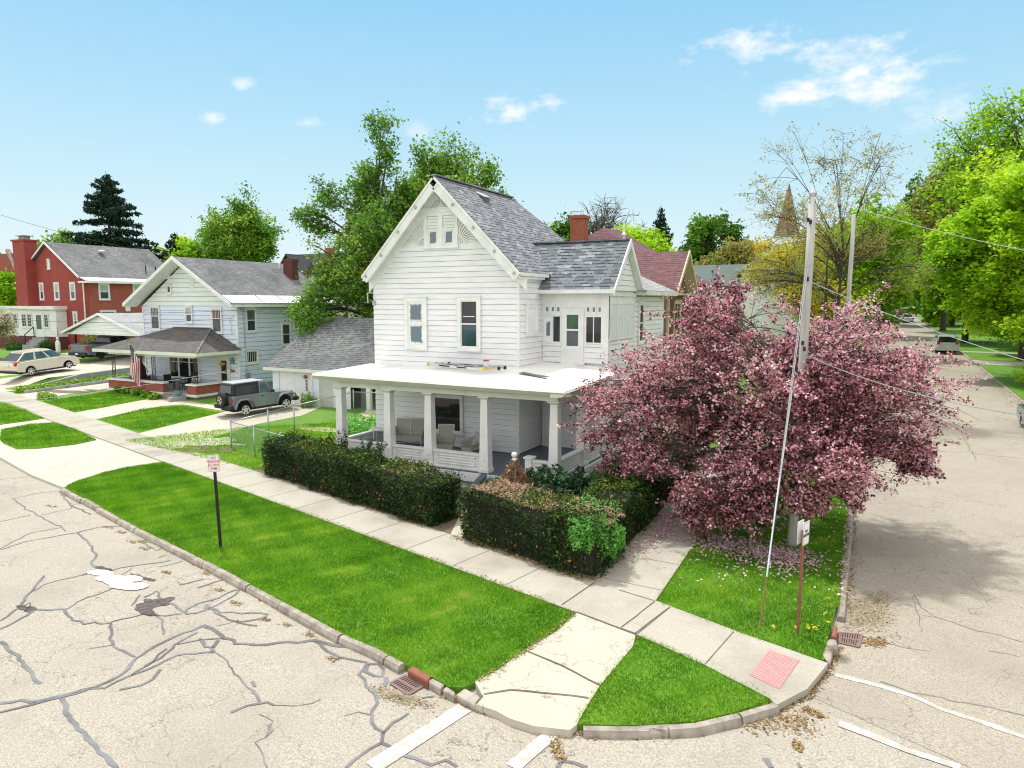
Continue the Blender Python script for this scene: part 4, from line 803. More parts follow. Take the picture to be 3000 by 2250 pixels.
# bargeboards
mb = MB()
for sx, ex_ in ((1, ER), (-1, EL)):
    a, b = Vector((RX, YF, RZ - .03)), Vector((ex_, YF, EZ - .05)); d = (b - a).normalized(); dn = Vector((d.z * sx, 0, -abs(d.x)))
    if dn.z > 0: dn = -dn
    dn = Vector((-sx * abs(d.z), 0, -abs(d.x))).normalized()
    for w0, w1, y0, y1 in ((0, .36, -.03, .02), (0, .07, -.07, -.03), (.29, .36, -.055, -.03)):
        mb.prism([a + dn * w0 + Vector((0, y0, 0)), b + dn * w0 + Vector((0, y0, 0)), b + dn * w1 * .95 + Vector((0, y0, 0)), a + dn * w1 + Vector((0, y0, 0))], (0, y1 - y0, 0))
    mb.slab([a + Vector((0, 0, -.15)), b + Vector((0, 0, -.15)), b + Vector((0, OV + .1, -.15)), a + Vector((0, OV + .1, -.15))], .04)
    mb.prism([a + Vector((0, OV - .07, -.16)), b + Vector((0, OV - .07, -.16)), b + Vector((0, OV - .07, -.60)), a + Vector((0, OV - .07, -.60))], (0, .09, 0))
    mb.bar(b + Vector((0, 0, -.02)), b + Vector((0, 2.4 if sx > 0 else 9, -.02)), .04, .12)
mb.build('bargeboards', M['trim'], WH)
mb = MB()
for sx, ex_ in ((1, ER), (-1, EL)):
    for k in (.02, .26, .5, .74, .96):
        if sx < 0 and k < .1: continue
        p = Vector((RX, YF, RZ)).lerp(Vector((ex_, YF, EZ)), k) + Vector((-sx * .10, -.055, -.19 if k > .05 else -.26))
        for j in range(4): q = p + Vector((.042 * math.cos(j * math.pi / 2 + .3), 0, .042 * math.sin(j * math.pi / 2 + .3))); mb.tube([q, q + Vector((0, -.012, 0))], .02, 6)
mb.build('rosettes', M['screen'], WH)
mb = MB(); mb.prism([(RX - .3, YF - .02, RZ - .32), (RX, YF - .02, RZ - .03), (RX + .3, YF - .02, RZ - .32), (RX, YF - .02, RZ - .62)], (0, .05, 0)); mb.box(XC - .02, ER - .05, YF + .05, 24.75, 7.78, 7.88); mb.box(-11.62, bx + .04, 24.56, 24.66, 7.26, 7.40); [mb.prism([(bx + .005, 26.4, BR + .03), (bx + .005, y_, BZ + .0), (bx + .005, y_, BZ - .2), (bx + .005, 26.4, BR - .24)], (.05, 0, 0)) for y_ in (24.55, 28.28)]; [mb.slab([(-8.8, 26.4, BR - .13), (bx, 26.4, BR - .13), (bx, y_, BZ - .13), (-8.8, y_, BZ - .13)], .03) for y_ in (24.6, 28.2)]
mb.build('eave_trim', M['trim'], WH)
# windows of the front
FR = ((0, YW, 0), XU, NF)
win(WH, *FR, -16.64, -15.60, 5.12, 7.12, 'frost', .14, rail=.5)
win(WH, *FR, -14.20, -13.18, 5.12, 7.14, 'glassb', .14, rail=.5, gl2='glass')
mb = MB(*FR); mb.box(-16.35, -15.87, .0, .075, 6.22, 6.25); mb.box(-13.94, -13.44, .0, .06, 6.38, 6.41); mb.build('sash_rail', M['trim'], WH)
win(WH, *FR, -15.58, -13.98, 1.84, 3.36, 'glass', .10, name='picture_window', cap=False)
mb = MB(*FR)
for a, b, z0, z1 in ((-14.42, -14.18, 2.42, 2.74), (-14.80, -14.69, 2.88, 3.0), (-14.53, -14.42, 2.93, 3.01)): mb.box(a, b, .04, .044, z0, z1)
mb.build('notices', M['paper'], WH)
win(WH, (XC, 0, 0), YU, NR, 23.52, 24.5, 5.72, 6.86, 'frost2', .1)
win(WH, (-8.86, 0, 0), YU, NR, 25.45, 26.75, 1.9, 3.85, 'glassg', .1, rail=.6, bars=3); win(WH, (-8.86, 0, 0), YU, NR, 28.8, 29.8, 1.9, 3.85, 'glass', .1, rail=.5); win(WH, (XB - .02, 0, 0), YU, NR, 28.75, 29.5, 5.2, 6.95, 'glass', .1, rail=.5)
win(WH, (-8.88, 0, 0), YU, NR, 25.8, 27.0, .72, 1.12, 'glassb', .07)
# recessed entry behind the porch
mb = MB(*FB); mb.box(-11.5, -11.34, 0, .1, FZ, 3.75); mb.box(-11.34, -11.12, 0, .14, FZ, 3.75); mb.box(-9.98, -9.82, 0, .14, FZ, 3.8); mb.box(-11.12, -9.98, 0, .02, FZ, 3.75); mb.box(-11.1, -10.0, 0, .1, 3.45, 3.8); mb.box(-10.2, -9.98, 0, .12, FZ, 3.6)
mb.build('entry_frame', M['trim'], WH)
mb = MB(*FB); mb.box(-11.1, -10.2, .02, .07, FZ + .02, 3.42); mb.build('front_door', M['white'], WH)
# porch
mb = MB(); mb.box(-18.0, -8.72, 19.95, 23.1, FZ - .07, FZ); mb.box(-11.7, -8.72, 23.1, Y2, FZ - .07, FZ - .001); mb.build('porch_floor', M['floor'], WH)
mb = MB(); mb.box(-18.1, -8.62, 19.9, 19.95, .95, FZ - .04); mb.box(-8.7, -8.62, 19.95, 27.4, 1.0, FZ - .02); mb.box(-18.1, -18.02, 19.95, 23.0, .9, FZ - .02); mb.box(-17.95, -8.8, 20.1, 20.2, .4, 1.0); mb.box(-8.9, -8.8, 20.2, 25, .4, 1.0)
for y in (20.3, 21.3, 22.3, 23.4, 24.5): mb.box(-8.82, -8.74, y, y + .1, .45, 1.0)
mb.build('porch_skirt', M['white'], WH)
mb = MB(); mb.box(-8.78, -8.66, 21.45, 21.62, .45, 1.0); mb.build('skirt_gap', M['void'], WH)
def column(x, y, top=3.74, base=FZ, low=False):
    mb = MB(); w0, w1 = .17, .125
    mb.hexa([(x - w0, y - w0, base), (x + w0, y - w0, base), (x + w0, y + w0, base), (x - w0, y + w0, base), (x - w1, y - w1, top), (x + w1, y - w1, top), (x + w1, y + w1, top), (x - w1, y + w1, top)])
    mb.hexa([(x - w1, y - w1, top), (x + w1, y - w1, top), (x + w1, y + w1, top), (x - w1, y + w1, top), (x - .21, y - .21, top + .07), (x + .21, y - .21, top + .07), (x + .21, y + .21, top + .07), (x - .21, y + .21, top + .07)])
    mb.box(x - .21, x + .21, y - .21, y + .21, top + .07, top + .10); mb.box(x - .2, x + .2, y - .2, y + .2, base, base + .12); mb.box(x + .02, x + .06, y - w0 - .02, y - w0 + .03, 1.68, 1.76)
    mb.build('column', M['trim'], WH)
YP = 20.02
for x in (-17.52, -15.32, -13.58, -11.36, -8.84): column(x, YP + .12)
column(-8.9, 22.55); column(-8.95, 24.45, 3.74)
mb = MB(); mb.box(-17.74, -8.70, 20.0, 20.34, 3.84, 4.10); mb.box(-17.76, -8.68, 19.97, 20.0, 3.96, 4.0); mb.box(-9.04, -8.70, 20.34, 24.62, 3.84, 4.10); mb.box(-17.74, -17.4, 20.34, 23.05, 3.84, 4.10); mb.build('porch_beam', M['cream'], WH)
mb = MB(); mb.box(-17.4, -9.04, 20.34, 23.05, 4.02, 4.06); mb.box(-11.55, -9.04, 23.05, 25.0, 4.02, 4.06); mb.build('porch_ceiling', M['trim'], WH)
def krail(a, b, axis, at, z=1.87):
    mb = MB((0, at, 0), XU, NF) if axis == 'x' else MB((at, 0, 0), YU, NR)
    mb.box(a, b, -.07, .07, FZ, z - .05); mb.box(a, b, -.12, .12, z - .05, z)
    p0, p1, y0, y1 = a + .18, b - .18, FZ + .14, z - .14
    for q in ((p0, p1, y0, y0 + .025), (p0, p1, y1 - .025, y1), (p0, p0 + .025, y0, y1), (p1 - .025, p1, y0, y1), (p0 + .1, p1 - .1, y0 + .09, y0 + .11), (p0 + .1, p1 - .1, y1 - .11, y1 - .09)): mb.box(q[0], q[1], .07, .095, q[2], q[3])
    mb.box(a, b, .07, .1, FZ, FZ + .05); mb.build('porch_rail', M['trim'], WH)
xs = [-17.52, -15.32, -13.58, -11.36]
for a, b in zip(xs[:-1], xs[1:]): krail(a + .18, b - .18, 'x', YP + .12)
krail(-9.72, -9.0, 'x', YP + .12); krail(20.32, 22.36, 'y', -8.9); krail(22.72, 24.3, 'y', -8.9); krail(20.32, 23.0, 'y', -17.55)
mb = MB(); mb.box(-9.84, -9.62, 20.0, 20.28, FZ, 1.92); mb.box(-9.88, -9.58, 19.96, 20.32, 1.92, 1.97); mb.build('rail_post', M['trim'], WH)
mb = MB()
for k in range(3): mb.box(-11.2, -9.6, 19.62 - .32 * k, 19.95 - .32 * k + .02, FZ - .22 - .17 * k, FZ - .17 - .17 * k); mb.box(-11.15, -9.65, 19.66 - .32 * k, 19.95 - .3 * k, .5, FZ - .22 - .17 * k)
mb.prism([(-11.42, 19.95, .5), (-11.42, 19.95, FZ - .02), (-11.42, 18.55, .82), (-11.42, 18.55, .5)], (.22, 0, 0)); mb.build('porch_steps', M['floor'], WH)
# porch roof
px0, px1, py0 = -18.32, -8.25, 19.52
mb = MB(); A_, B_, C_, D_, E_, F_, G_ = (px0, py0, 4.33), (px1, py0, 4.24), (px1, 24.98, 4.38), (-8.87, 25.03, 4.52), (XC, 25.03, 4.63), (XC, 23.07, 4.52), (-18.5, 23.07, 4.42)
for q in ((A_, B_, F_), (A_, F_, G_), (B_, E_, F_), (B_, C_, D_), (B_, D_, E_)): mb.prism(q, (0, 0, -.07))
mb.build('porch_roof', M['flat'], WH)
mb = MB()
mb.prism([(px0, py0 + .02, 4.27), (px0, py0 - .05, 4.27), (px0, py0 + .10, 4.13), (px0, py0 + .5, 4.10), (px0, py0 + .5, 4.2)], (px1 - px0, 0, -.08)); mb.prism([(px1, py0, 4.19), (px1 + .05, py0, 4.19), (px1 - .1, py0, 4.05), (px1 - .5, py0, 4.02), (px1 - .5, py0, 4.12)], (0, 5.2, .12)); mb.box(px0, px0 + .3, py0 + .4, 23.3, 4.1, 4.28)
mb.build('porch_cornice', M['cream'], WH)
mb = MB(); siding(mb, (0, YW - .01, 0), XU, NF, const(XL + .05, XL + .06), 2, 2.1); 
mb = MB(); mb.tube([(XL + .05, YW - .1, 7.32), (XL - .1, YW - .25, 7.3), (XL - .1, YW - .25, 6.9)], .03, 6); mb.box(XL + .02, XL + .12, YW - .12, YW, 6.82, 7.0); mb.build('service_mast', M['galv'], WH)

# ================================================================ the pale blue house next door
BH = house('blue_house', (-40, 35, 1.2), 'pale blue two storey house with low grey gable roof and brick walled hip roofed porch')
bx0, bx1, by0, by1 = -44.65, -35.6, 31.5, 40.1; bz = 6.75
def bgab(z): k = max(0, z - 6.7) / .62; return (bx0 + k * .98, bx1 - k * .98)
mb = MB(); siding(mb, (0, by0, 0), XU, NF, const(bx0, bx1), 1.9, 6.7, .3, gr=.034, dp=.06); siding(mb, (bx1, 0, 0), YU, NR, const(by0, by1), 1.7, 6.6, .3, gr=.034, dp=.06); mb.build('siding', M['bluewhite'], BH)
mb = MB(); siding(mb, (0, by0, 0), XU, NF, bgab, 6.7, 9.38, .3, d=.03, gr=.034, dp=.08); mb.build('gable_siding', M['greenwhite'], BH)
mb = MB(); mb.box(bx0 + .03, bx1 - .09, by0 + .09, by1, 1.0, 6.8); mb.prism([(bx0 + .03, by0 + .09, 6.8), (bx1 - .09, by0 + .09, 6.8), (-40.12, by0 + .09, 9.5)], (0, by1 - by0, 0)); mb.build('wall_core', M['bluewhite'], BH)
mb = MB(); mb.box(bx0 - .02, bx1 + .02, by0 - .02, by1 + .02, .6, 1.72); mb.build('foundation', M['stone'], BH)
ax, az, ez = -40.12, 9.86, 6.72; yo = by0 - 1.0; ye = by1 + .5; xo = .62
mb = MB(); mb.slab([(bx1 + xo, yo, ez + .16), (bx1 + xo, ye, ez + .16), (ax, ye, az), (ax, yo, az)], .14); mb.slab([(bx0 - xo, yo, ez + .16), (ax, yo, az), (ax, ye, az), (bx0 - xo, ye, ez + .16)], .14); mb.build('roof', M['roofold'], BH)
sl = (az - ez - .16) / (ax - bx1 - xo)
def rz(x): return az + (x - ax) * sl if x > ax else az - (x - ax) * sl
mb = MB(); mb.slab([(bx1 + xo + .03, yo + .1, rz(bx1 + xo) + .03), (bx1 + xo + .03, ye, rz(bx1 + xo) + .03), (bx1 + xo - .85, ye, rz(bx1 + xo - .85) + .03), (bx1 + xo - .85, yo + .1, rz(bx1 + xo - .85) + .03)], .03); f = mb.build('eave_flashing', M['metalroof'], BH)
mb = MB()
for y in (33.2, 35.0, 36.8, 38.6): mb.bar((bx1 + xo, y, rz(bx1 + xo) + .045), (bx1 + xo - .85, y, rz(bx1 + xo - .85) + .045), .03, .02)
mb.build('seams', M['rust'], f)
mb = MB(); mb.box(bx1 + xo - .05, bx1 + xo + .08, yo, ye, ez - .06, ez + .1); mb.box(bx1, bx1 + xo, by0 - .9, ye, ez - .06, ez - .02)
for s_, x1 in ((1, bx1 + xo), (-1, bx0 - xo)):
    mb.prism([(ax, yo - .04, az + .02), (x1, yo - .04, ez + .18), (x1, yo - .04, ez - .06), (ax, yo - .04, az - .22)], (0, .05, 0)); mb.slab([(ax, yo, az - .21), (x1, yo, ez - .05), (x1, by0 - .03, ez - .05), (ax, by0 - .03, az - .21)], .03)
mb.build('bargeboards', M['trim'], BH)
BF = ((0, by0, 0), XU, NF); BS = ((bx1, 0, 0), YU, NR)
win(BH, *BF, -43.85, -42.85, 5.08, 6.72, 'screen', .1, rail=.6, bars=4, gl2='glassb'); win(BH, *BF, -40.35, -39.62, 5.62, 6.72, 'screen', .1, rail=.5, bars=1, gl2='curtain'); win(BH, *BF, -37.88, -36.9, 4.98, 6.6, 'screen', .1, rail=.6, bars=4, gl2='shut')
win(BH, (0, by0 - .03, 0), XU, NF, -42.0, -41.5, 7.5, 8.12, 'shut', .09)
for i, (x, z) in enumerate(((-42.05, 8.5), (-39.75, 7.9))):
    mb = MB((0, by0 - .03, 0), XU, NF); 
    for k in range(7): mb.box(x, x + .42, .02, .06, z + .09 * k, z + .09 * k + .05)
    mb.box(x - .03, x + .45, .0, .03, z - .02, z + .64); mb.build('louvre_vent', M['greenwhite'], BH)
win(BH, *BS, 32.1, 33.0, 5.05, 6.6, 'glassb', .1, rail=.5, gl2='screen'); win(BH, *BS, 35.1, 35.98, 4.05, 5.58, 'glass', .1, rail=.5, gl2='glassb'); win(BH, *BS, 31.95, 33.05, 3.02, 3.96, 'glass', .12, bars=0)
mb = MB(*BS)
for k in range(5): mb.box(32.2 + k * .155, 32.23 + k * .155, .03, .055, 3.15, 3.82)
mb.build('window_bars', M['trim'], BH)
for k in range(4): win(BH, *BS, 36.2 + k * .95, 37.18 + k * .95, 5.08, 6.58, 'glass', .1, rail=.52, gl2='glass', cap=False)
mb = MB(); mb.box(bx0 - .02, bx0 + .1, by0 - .05, by0 + .05, 1.7, 6.7); mb.box(bx1 - .1, bx1 + .045, by0 - .045, by0 + .05, 1.7, 6.7); mb.build('corner_boards', M['trim'], BH)
mb = MB(); mb.tube([(bx1 + .1, 31.75, 6.6), (bx1 + .09, 31.95, 6.3), (bx1 + .09, 31.98, 2.4)], .035, 6); mb.box(bx1, bx1 + .18, 31.9, 32.2, 1.9, 2.5); mb.tube([(bx1 + .05, by0 + .3, 6.5), (-36.1, by0 - .12, 5.9), (-36.0, by0 - .1, 4.9)], .02, 5); mb.build('conduit', M['galv'], BH)
cx, cy = -38.35, 39.0; mb = MB(); mb.box(cx - .42, cx + .42, cy - .3, cy + .35, 8.2, 10.05); mb.box(cx - .46, cx + .46, cy - .34, cy + .39, 9.9, 10.08); c = mb.build('chimney', M['brickd'], BH)
mb = MB(); mb.tube([(cx - 1.0, cy - .1, 8.6), (cx - 1.0, cy - .1, 9.75)], .07, 8); mb.build('vent_pipe', M['trim'], BH)
# porch
pz = 1.42; pw = (-44.35, -36.0, 28.55, 31.48)
mb = MB(); mb.box(-44.35, -36.0, 28.6, 31.48, pz - .1, pz); mb.box(-44.2, -36.1, 28.7, 31.4, .6, pz - .1); mb.build('porch_floor', M['stone'], BH)
mb = MB(); mb.box(-44.35, -39.0, 28.55, 28.85, pz, 1.95); mb.box(-36.75, -36.0, 28.55, 28.85, pz, 1.95); mb.box(-36.3, -36.0, 28.85, 31.4, pz, 1.95); mb.box(-44.35, -44.05, 28.85, 31.4, pz, 1.95); mb.build('porch_brick_wall', M['brick'], BH)
mb = MB(); mb.box(-44.42, -38.92, 28.48, 28.92, 1.95, 2.05); mb.box(-36.85, -35.92, 28.48, 28.92, 1.95, 2.05); mb.box(-36.38, -35.92, 28.92, 31.4, 1.95, 2.05); mb.box(-44.42, -43.98, 28.92, 31.4, 1.95, 2.05); mb.box(-44.42, -38.92, 28.46, 28.6, pz - .14, pz); mb.box(-36.85, -35.9, 28.46, 28.6, pz - .14, pz); mb.box(-36.06, -35.9, 28.6, 31.4, pz - .14, pz)
mb.build('wall_coping', M['trim'], BH)
mb = MB()
for k in range(3): mb.box(-38.9, -36.85, 28.2 - .36 * k, 28.62 - .36 * k, 1.1 - .15 * k - .1, pz - .12 - .15 * k)
mb.build('porch_steps', M['kerb'], BH)
mb = MB(); mb.box(-36.95, -36.7, 27.3, 28.4, .9, 1.35); mb.build('step_cheek', M['stone'], BH)
for (x, y) in ((-43.95, 28.72), (-40.0, 28.72), (-36.2, 28.72)):
    mb = MB()
    for dx in (-.16, .16): mb.tube([(x + dx, y, 2.05), (x + dx, y, 3.75)], .022, 6)
    mb.tube([(x, y, 2.05), (x, y, 3.75)], .012, 6)
    for k in range(6): z = 2.1 + k * .27; mb.tube([(x - .16, y, z), (x + .16, y, z + .27)], .012, 5); mb.tube([(x + .16, y, z), (x - .16, y, z + .27)], .012, 5)
    mb.build('iron_post', M['black'], BH)
ex0, ex1, ey = -45.1, -35.25, 28.1; hz, e_z = 5.3, 3.98
mb = MB(); A_, B_ = (-41.6, by0, hz), (-38.0, by0, hz)
mb.slab([(ex0, ey, e_z), (ex1, ey, e_z), B_, A_], .08); mb.slab([(ex1, ey, e_z), (ex1, by0, e_z), B_], .08); mb.slab([(ex0, ey, e_z), A_, (ex0, by0, e_z)], .08); mb.build('porch_roof', M['roofrust'], BH)
mb = MB(); mb.bar((ex1, ey, e_z + .02), (B_[0], B_[1], B_[2] + .02), .14, .03); mb.bar((A_[0], A_[1] - .04, A_[2] + .02), (B_[0], B_[1] - .04, B_[2] + .02), .14, .03); mb.build('porch_ridge', M['roofold'], BH)
mb = MB(); mb.box(ex0, ex1, ey - .03, ey + .03, e_z - .2, e_z - .01); mb.box(ex1 - .05, ex1 + .01, ey, by0, e_z - .2, e_z - .01); mb.box(ex0 + .1, ex1 - .1, ey + .1, by0, e_z - .2, e_z - .16); mb.box(-44.2, -36.0, 28.55, 28.85, 3.62, 3.78); mb.box(-36.25, -36.0, 28.85, 31.4, 3.62, 3.78); mb.build('porch_fascia', M['cream'], BH)
f = win(BH, *BF, -42.2, -39.2, 1.9, 3.5, 'glass', .1, name='picture_window', cap=False)
mb = MB(*BF); mb.box(-41.3, -41.15, .03, .07, 2.0, 3.4); mb.box(-40.25, -40.1, .03, .07, 2.0, 3.4); mb.box(-42.1, -39.3, .03, .06, 3.0, 3.04); mb.build('window_posts', M['trim'], BH)
mb = MB(*BF); mb.box(-37.5, -37.38, 0, .08, pz, 3.55); mb.box(-36.5, -36.38, 0, .08, pz, 3.55); mb.box(-37.38, -36.5, 0, .08, 3.45, 3.55); mb.box(-37.38, -37.2, 0, .06, pz, 3.45); mb.box(-36.68, -36.5, 0, .06, pz, 3.45); mb.box(-37.2, -36.68, 0, .06, pz, 1.75); mb.box(-37.2, -36.68, 0, .06, 3.25, 3.45); mb.box(-37.2, -36.68, 0, .05, 2.44, 2.5)
f = mb.build('front_door', M['cream'], BH); pane(f, *BF, -37.2, -36.68, 1.75, 3.25, 'glass', .04)

# ================================================================ garage behind
GH = house('garage', (-29, 33, 1.1), 'low white garage with panelled door and wide worn grey shingle roof', 'garage')
gx0, gx1, gy0 = -31.35, -22.0, 30.15
mb = MB(); siding(mb, (0, gy0, 0), XU, NF, const(gx0, -30.95), 1.05, 3.1, .2); siding(mb, (0, gy0, 0), XU, NF, const(-28.25, -27.85), 1.05, 3.1, .2); mb.build('siding', M['bluewhite'], GH)
mb = MB(); mb.box(gx0 + .02, -27.9, gy0 + .02, 36.5, .8, 3.1); mb.box(-27.9, gx1, 34.5, 36.5, .8, 3.1); mb.box(gx0, gx1, 31.5, 31.6, 3.1, 3.15); mb.build('wall_core', M['bluewhite'], GH)
mb = MB((0, gy0, 0), XU, NF); mb.box(-30.95, -30.82, -.02, .06, 1.0, 3.1); mb.box(-28.37, -28.24, -.02, .06, 1.0, 3.1); mb.box(-30.82, -28.37, -.02, .06, 3.0, 3.12); mb.box(-27.9, -27.76, -.02, .06, 1.0, 3.0); mb.box(-26.72, -26.5, -.02, .06, 1.0, 3.0); mb.box(-27.76, -26.72, -.02, .05, 2.9, 3.05); mb.build('frame', M['trim'], GH)
mb = MB((0, gy0, 0), XU, NF); mb.box(-30.82, -28.37, -.02, .0, 1.06, 3.0)
for r_ in range(5):
    for k in range(4): mb.box(-30.74 + k * .6, -30.22 + k * .6, .0, .014, 1.12 + r_ * .385, 1.42 + r_ * .385)
mb.build('garage_door', M['white'], GH)
# lattice bay and open lean-to
mb = MB((0, gy0 - .02, 0), XU, NF)
for k in range(-22, 14):
    for s_ in (1, -1):
        a0, z0, a1, z1 = -27.76 + k * .09, 1.0, -27.76 + k * .09 + 1.95 * s_, 2.95
        if s_ < 0: a0 += 1.0; a1 += 1.0
        def cl(a, z, b, y, lo, hi):
            if (a < lo and b < lo) or (a > hi and b > hi): return None
            for (t_lo) in (lo, hi):
                pass
            def at(x): q = (x - a) / (b - a); return z + (y - z) * q
            if a < lo: z = at(lo); a = lo
            elif a > hi: z = at(hi); a = hi
            if b < lo: y = y + (lo - b) * (z - y) / (a - b); b = lo
            elif b > hi: y = y + (hi - b) * (z - y) / (a - b); b = hi
            return a, z, b, y
        r_ = cl(a0, z0, a1, z1, -27.76, -26.72)
        if r_ and abs(r_[0] - r_[2]) > .02: mb.bar(mb.P(r_[0], .01 * s_, r_[1]), mb.P(r_[2], .01 * s_, r_[3]), .012, .028)
mb.build('lattice', M['trim'], GH)
mb = MB((0, gy0, 0), XU, NF); mb.box(-27.76, -26.72, -.3, -.28, 1.0, 3.0); mb.box(-26.5, -25.55, -.02, .0, 1.0, 3.0); mb.build('side_panel', M['white'], GH)
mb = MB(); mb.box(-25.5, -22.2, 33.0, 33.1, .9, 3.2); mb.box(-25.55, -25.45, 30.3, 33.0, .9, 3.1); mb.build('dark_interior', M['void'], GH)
mb = MB((0, gy0 - .05, 0), XU, NF); mb.box(-24.35, -24.08, -.1, .1, 1.0, 3.1); mb.box(-22.2, -22.0, -.1, .1, 1.0, 3.1); mb.build('post', M['trim'], GH)
mb = MB((0, gy0 - .05, 0), XU, NF); mb.box(-25.2, -24.5, -.6, -.5, 1.0, 2.8); mb.build('stored_sheet', M['screen'], GH)
mb = MB(); mb.slab([(gx0 - .3, gy0 - .4, 3.22), (-21.5, gy0 - .4, 3.22), (-21.5, 33.35, 6.02), (gx0 + .8, 33.35, 6.05)], .1); mb.slab([(gx0 - .3, 36.9, 3.22), (gx0 + .8, 33.35, 6.05), (-21.5, 33.35, 6.02), (-21.5, 36.9, 3.22)], .1); mb.slab([(gx0 - .3, gy0 - .4, 3.22), (gx0 + .8, 33.35, 6.05), (gx0 - .3, 36.9, 3.22)], .1); mb.build('roof', M['roofgar'], GH)
mb = MB(); mb.box(gx0 - .32, -21.5, gy0 - .43, gy0 - .38, 3.02, 3.2); mb.box(gx0 - .3, -21.5, gy0 - .38, gy0 + .02, 3.04, 3.08); mb.build('fascia', M['cream'], GH)
mb = MB((0, gy0, 0), XU, NF); mb.sphere(mb.P(-28.72, .1, 2.72), .11, 8); mb.build('wall_ornament', M['bricko'], GH)
mb = MB((0, gy0, 0), XU, NF); 
for k in range(4): mb.box(-28.76 + .01 * (k % 2), -28.66 + .01 * (k % 2), .02, .06, 2.42 - k * .16, 2.54 - k * .16)
mb.build('wind_chime', M['iron'], GH)

# ================================================================ brick house and its white sun porch, far left
KH = house('brick_house', (-71, 46, 2.8), 'red brick house with tall end chimney and grey gable roof beyond the carport')
kx0, kx1, ky = -75.9, -65.86, 40.75; kz = 9.2
mb = MB(); mb.box(kx0, kx1 - .02, ky, ky + .3, 1.8, 9.1); mb.prism([(kx0, ky, 9.1), (kx1 - .6, ky, 9.1), (-71.4, ky, 12.6)], (0, .3, 0)); mb.build('gable_wall', M['brickp'], KH)
mb = MB(); mb.box(kx0 + .1, kx1, ky + .3, 51, 1.8, 9.1); mb.build('brick_wall', M['brick'], KH)
mb = MB(); mb.slab([(-66.3, ky - .3, 9.35), (-66.3, 51.5, 9.35), (-71.4, 51.5, 12.75), (-71.4, ky - .3, 12.75)], .12); mb.slab([(-76.5, ky - .3, 9.35), (-71.4, ky - .3, 12.75), (-71.4, 51.5, 12.75), (-76.5, 51.5, 9.35)], .12)
rf = mb.build('roof', M['roofold'], KH)
mb = MB(); mb.slab([(-66.3, ky - .2, 9.33), (-65.2, ky - .2, 9.0), (-65.2, 51.5, 9.0), (-66.3, 51.5, 9.33)], .08); mb.box(-66.6, -65.2, ky - .2, 51.5, 8.78, 8.95)
for s_, x1 in ((1, -66.3), (-1, -76.5)): mb.prism([(-71.4, ky - .33, 12.78), (x1, ky - .33, 9.38), (x1, ky - .33, 9.2), (-71.4, ky - .33, 12.58)], (0, .05, 0))
mb.box(-77.4, -75.9, ky, ky + 1, 8.8, 9.05); mb.build('white_trim', M['trim'], KH)
mb = MB(); mb.box(-75.55, -73.6, ky - .9, ky + .3, 1.8, 12.9); mb.box(-75.7, -73.45, ky - 1.0, ky + .4, 12.9, 13.05); c = mb.build('chimney', M['brickp'], KH)
mb = MB(); mb.box(-75.0, -74.1, ky - .6, ky, 13.05, 13.4); mb.box(-75.2, -73.9, ky - .8, ky + .2, 13.4, 13.45); mb.build('chimney_cap', M['stone'], c)
mb = MB(); mb.sphere((-69.9, 45.2, 12.1), .35, 8, .4); mb.build('roof_vent', M['trim'], rf)
for x, y in ((-67.6, 49.4), (-67.2, 48.0)): mb = MB(); mb.tube([(x, y, 9.9), (x, y, 10.75)], .06, 6); mb.build('vent_pipe', M['black'], rf)
KF = ((0, ky, 0), XU, NF); KS = ((kx1, 0, 0), YU, NR)
for a, b, z0, z1 in ((-73.15, -72.45, 7.2, 8.85), (-70.72, -69.9, 7.2, 8.85), (-68.2, -67.35, 7.2, 8.85), (-70.6, -69.95, 4.4, 6.1), (-68.0, -67.3, 4.4, 6.1)): win(KH, *KF, a, b, z0, z1, 'glassb', .12, rail=.5, gl2='curtain', d=.02)
win(KH, *KF, -71.55, -71.1, 10.15, 11.1, 'trim', .08, d=.02)
for y in (42.0, 45.5): win(KH, *KS, y, y + 1.1, 7.2, 8.75, 'glassb', .12, rail=.5, gl2='curtain', bars=1, d=.02)
win(KH, *KS, 42.0, 43.6, 5.0, 6.2, 'glassb', .12, d=.02)
mb = MB(); mb.tube([(kx1 - .1, ky - .12, 8.8), (kx1 - .1, ky - .12, 2.6)], .06, 6); mb.box(kx1, kx1 + .06, 44.6, 45.1, 6.1, 6.6); mb.build('downpipe', M['trim'], KH)
PH = []
mb = MB(); mb.box(-80.5, -69.05, 39.75, ky, 2.6, 6.3); siding(mb, (0, 39.75, 0), XU, NF, const(-80.5, -69.05), 3.7, 4.7, .25); mb.build('sun_porch_wall', M['white'], KH)
mb = MB(); mb.box(-80.8, -68.85, 39.45, ky, 6.3, 6.62); mb.build('sun_porch_roof', M['trim'], KH)
mb = MB(); mb.box(-80.5, -69.0, 39.7, ky, 2.0, 3.7); mb.build('sun_porch_base', M['brickd'], KH)
SF = ((0, 39.75, 0), XU, NF)
for a, b in ((-74.7, -73.85), (-73.75, -72.95), (-70.95, -70.2), (-77.2, -76.4), (-76.2, -75.4)): win(KH, *SF, a, b, 4.55, 5.9, 'glass', .06, bars=1, hbars=3, cap=False)
mb = MB(*SF); mb.box(-72.45, -71.1, 0, .06, 3.65, 6.0); f = mb.build('porch_door', M['trim'], KH); pane(f, *SF, -72.2, -71.4, 4.4, 5.75, 'screen', .08)
mb = MB()
for k in range(4): mb.box(-72.6, -70.6, 39.4 - .32 * k, 39.75 - .32 * k, 2.2, 3.6 - .22 * k)
mb.build('porch_steps', M['stone'], KH)
mb = MB(); mb.tube([(-72.6, 39.6, 3.6), (-72.6, 39.6, 4.6), (-72.3, 38.6, 3.9), (-72.3, 38.6, 2.9)], .05, 5); mb.build('handrail', M['black'], KH)

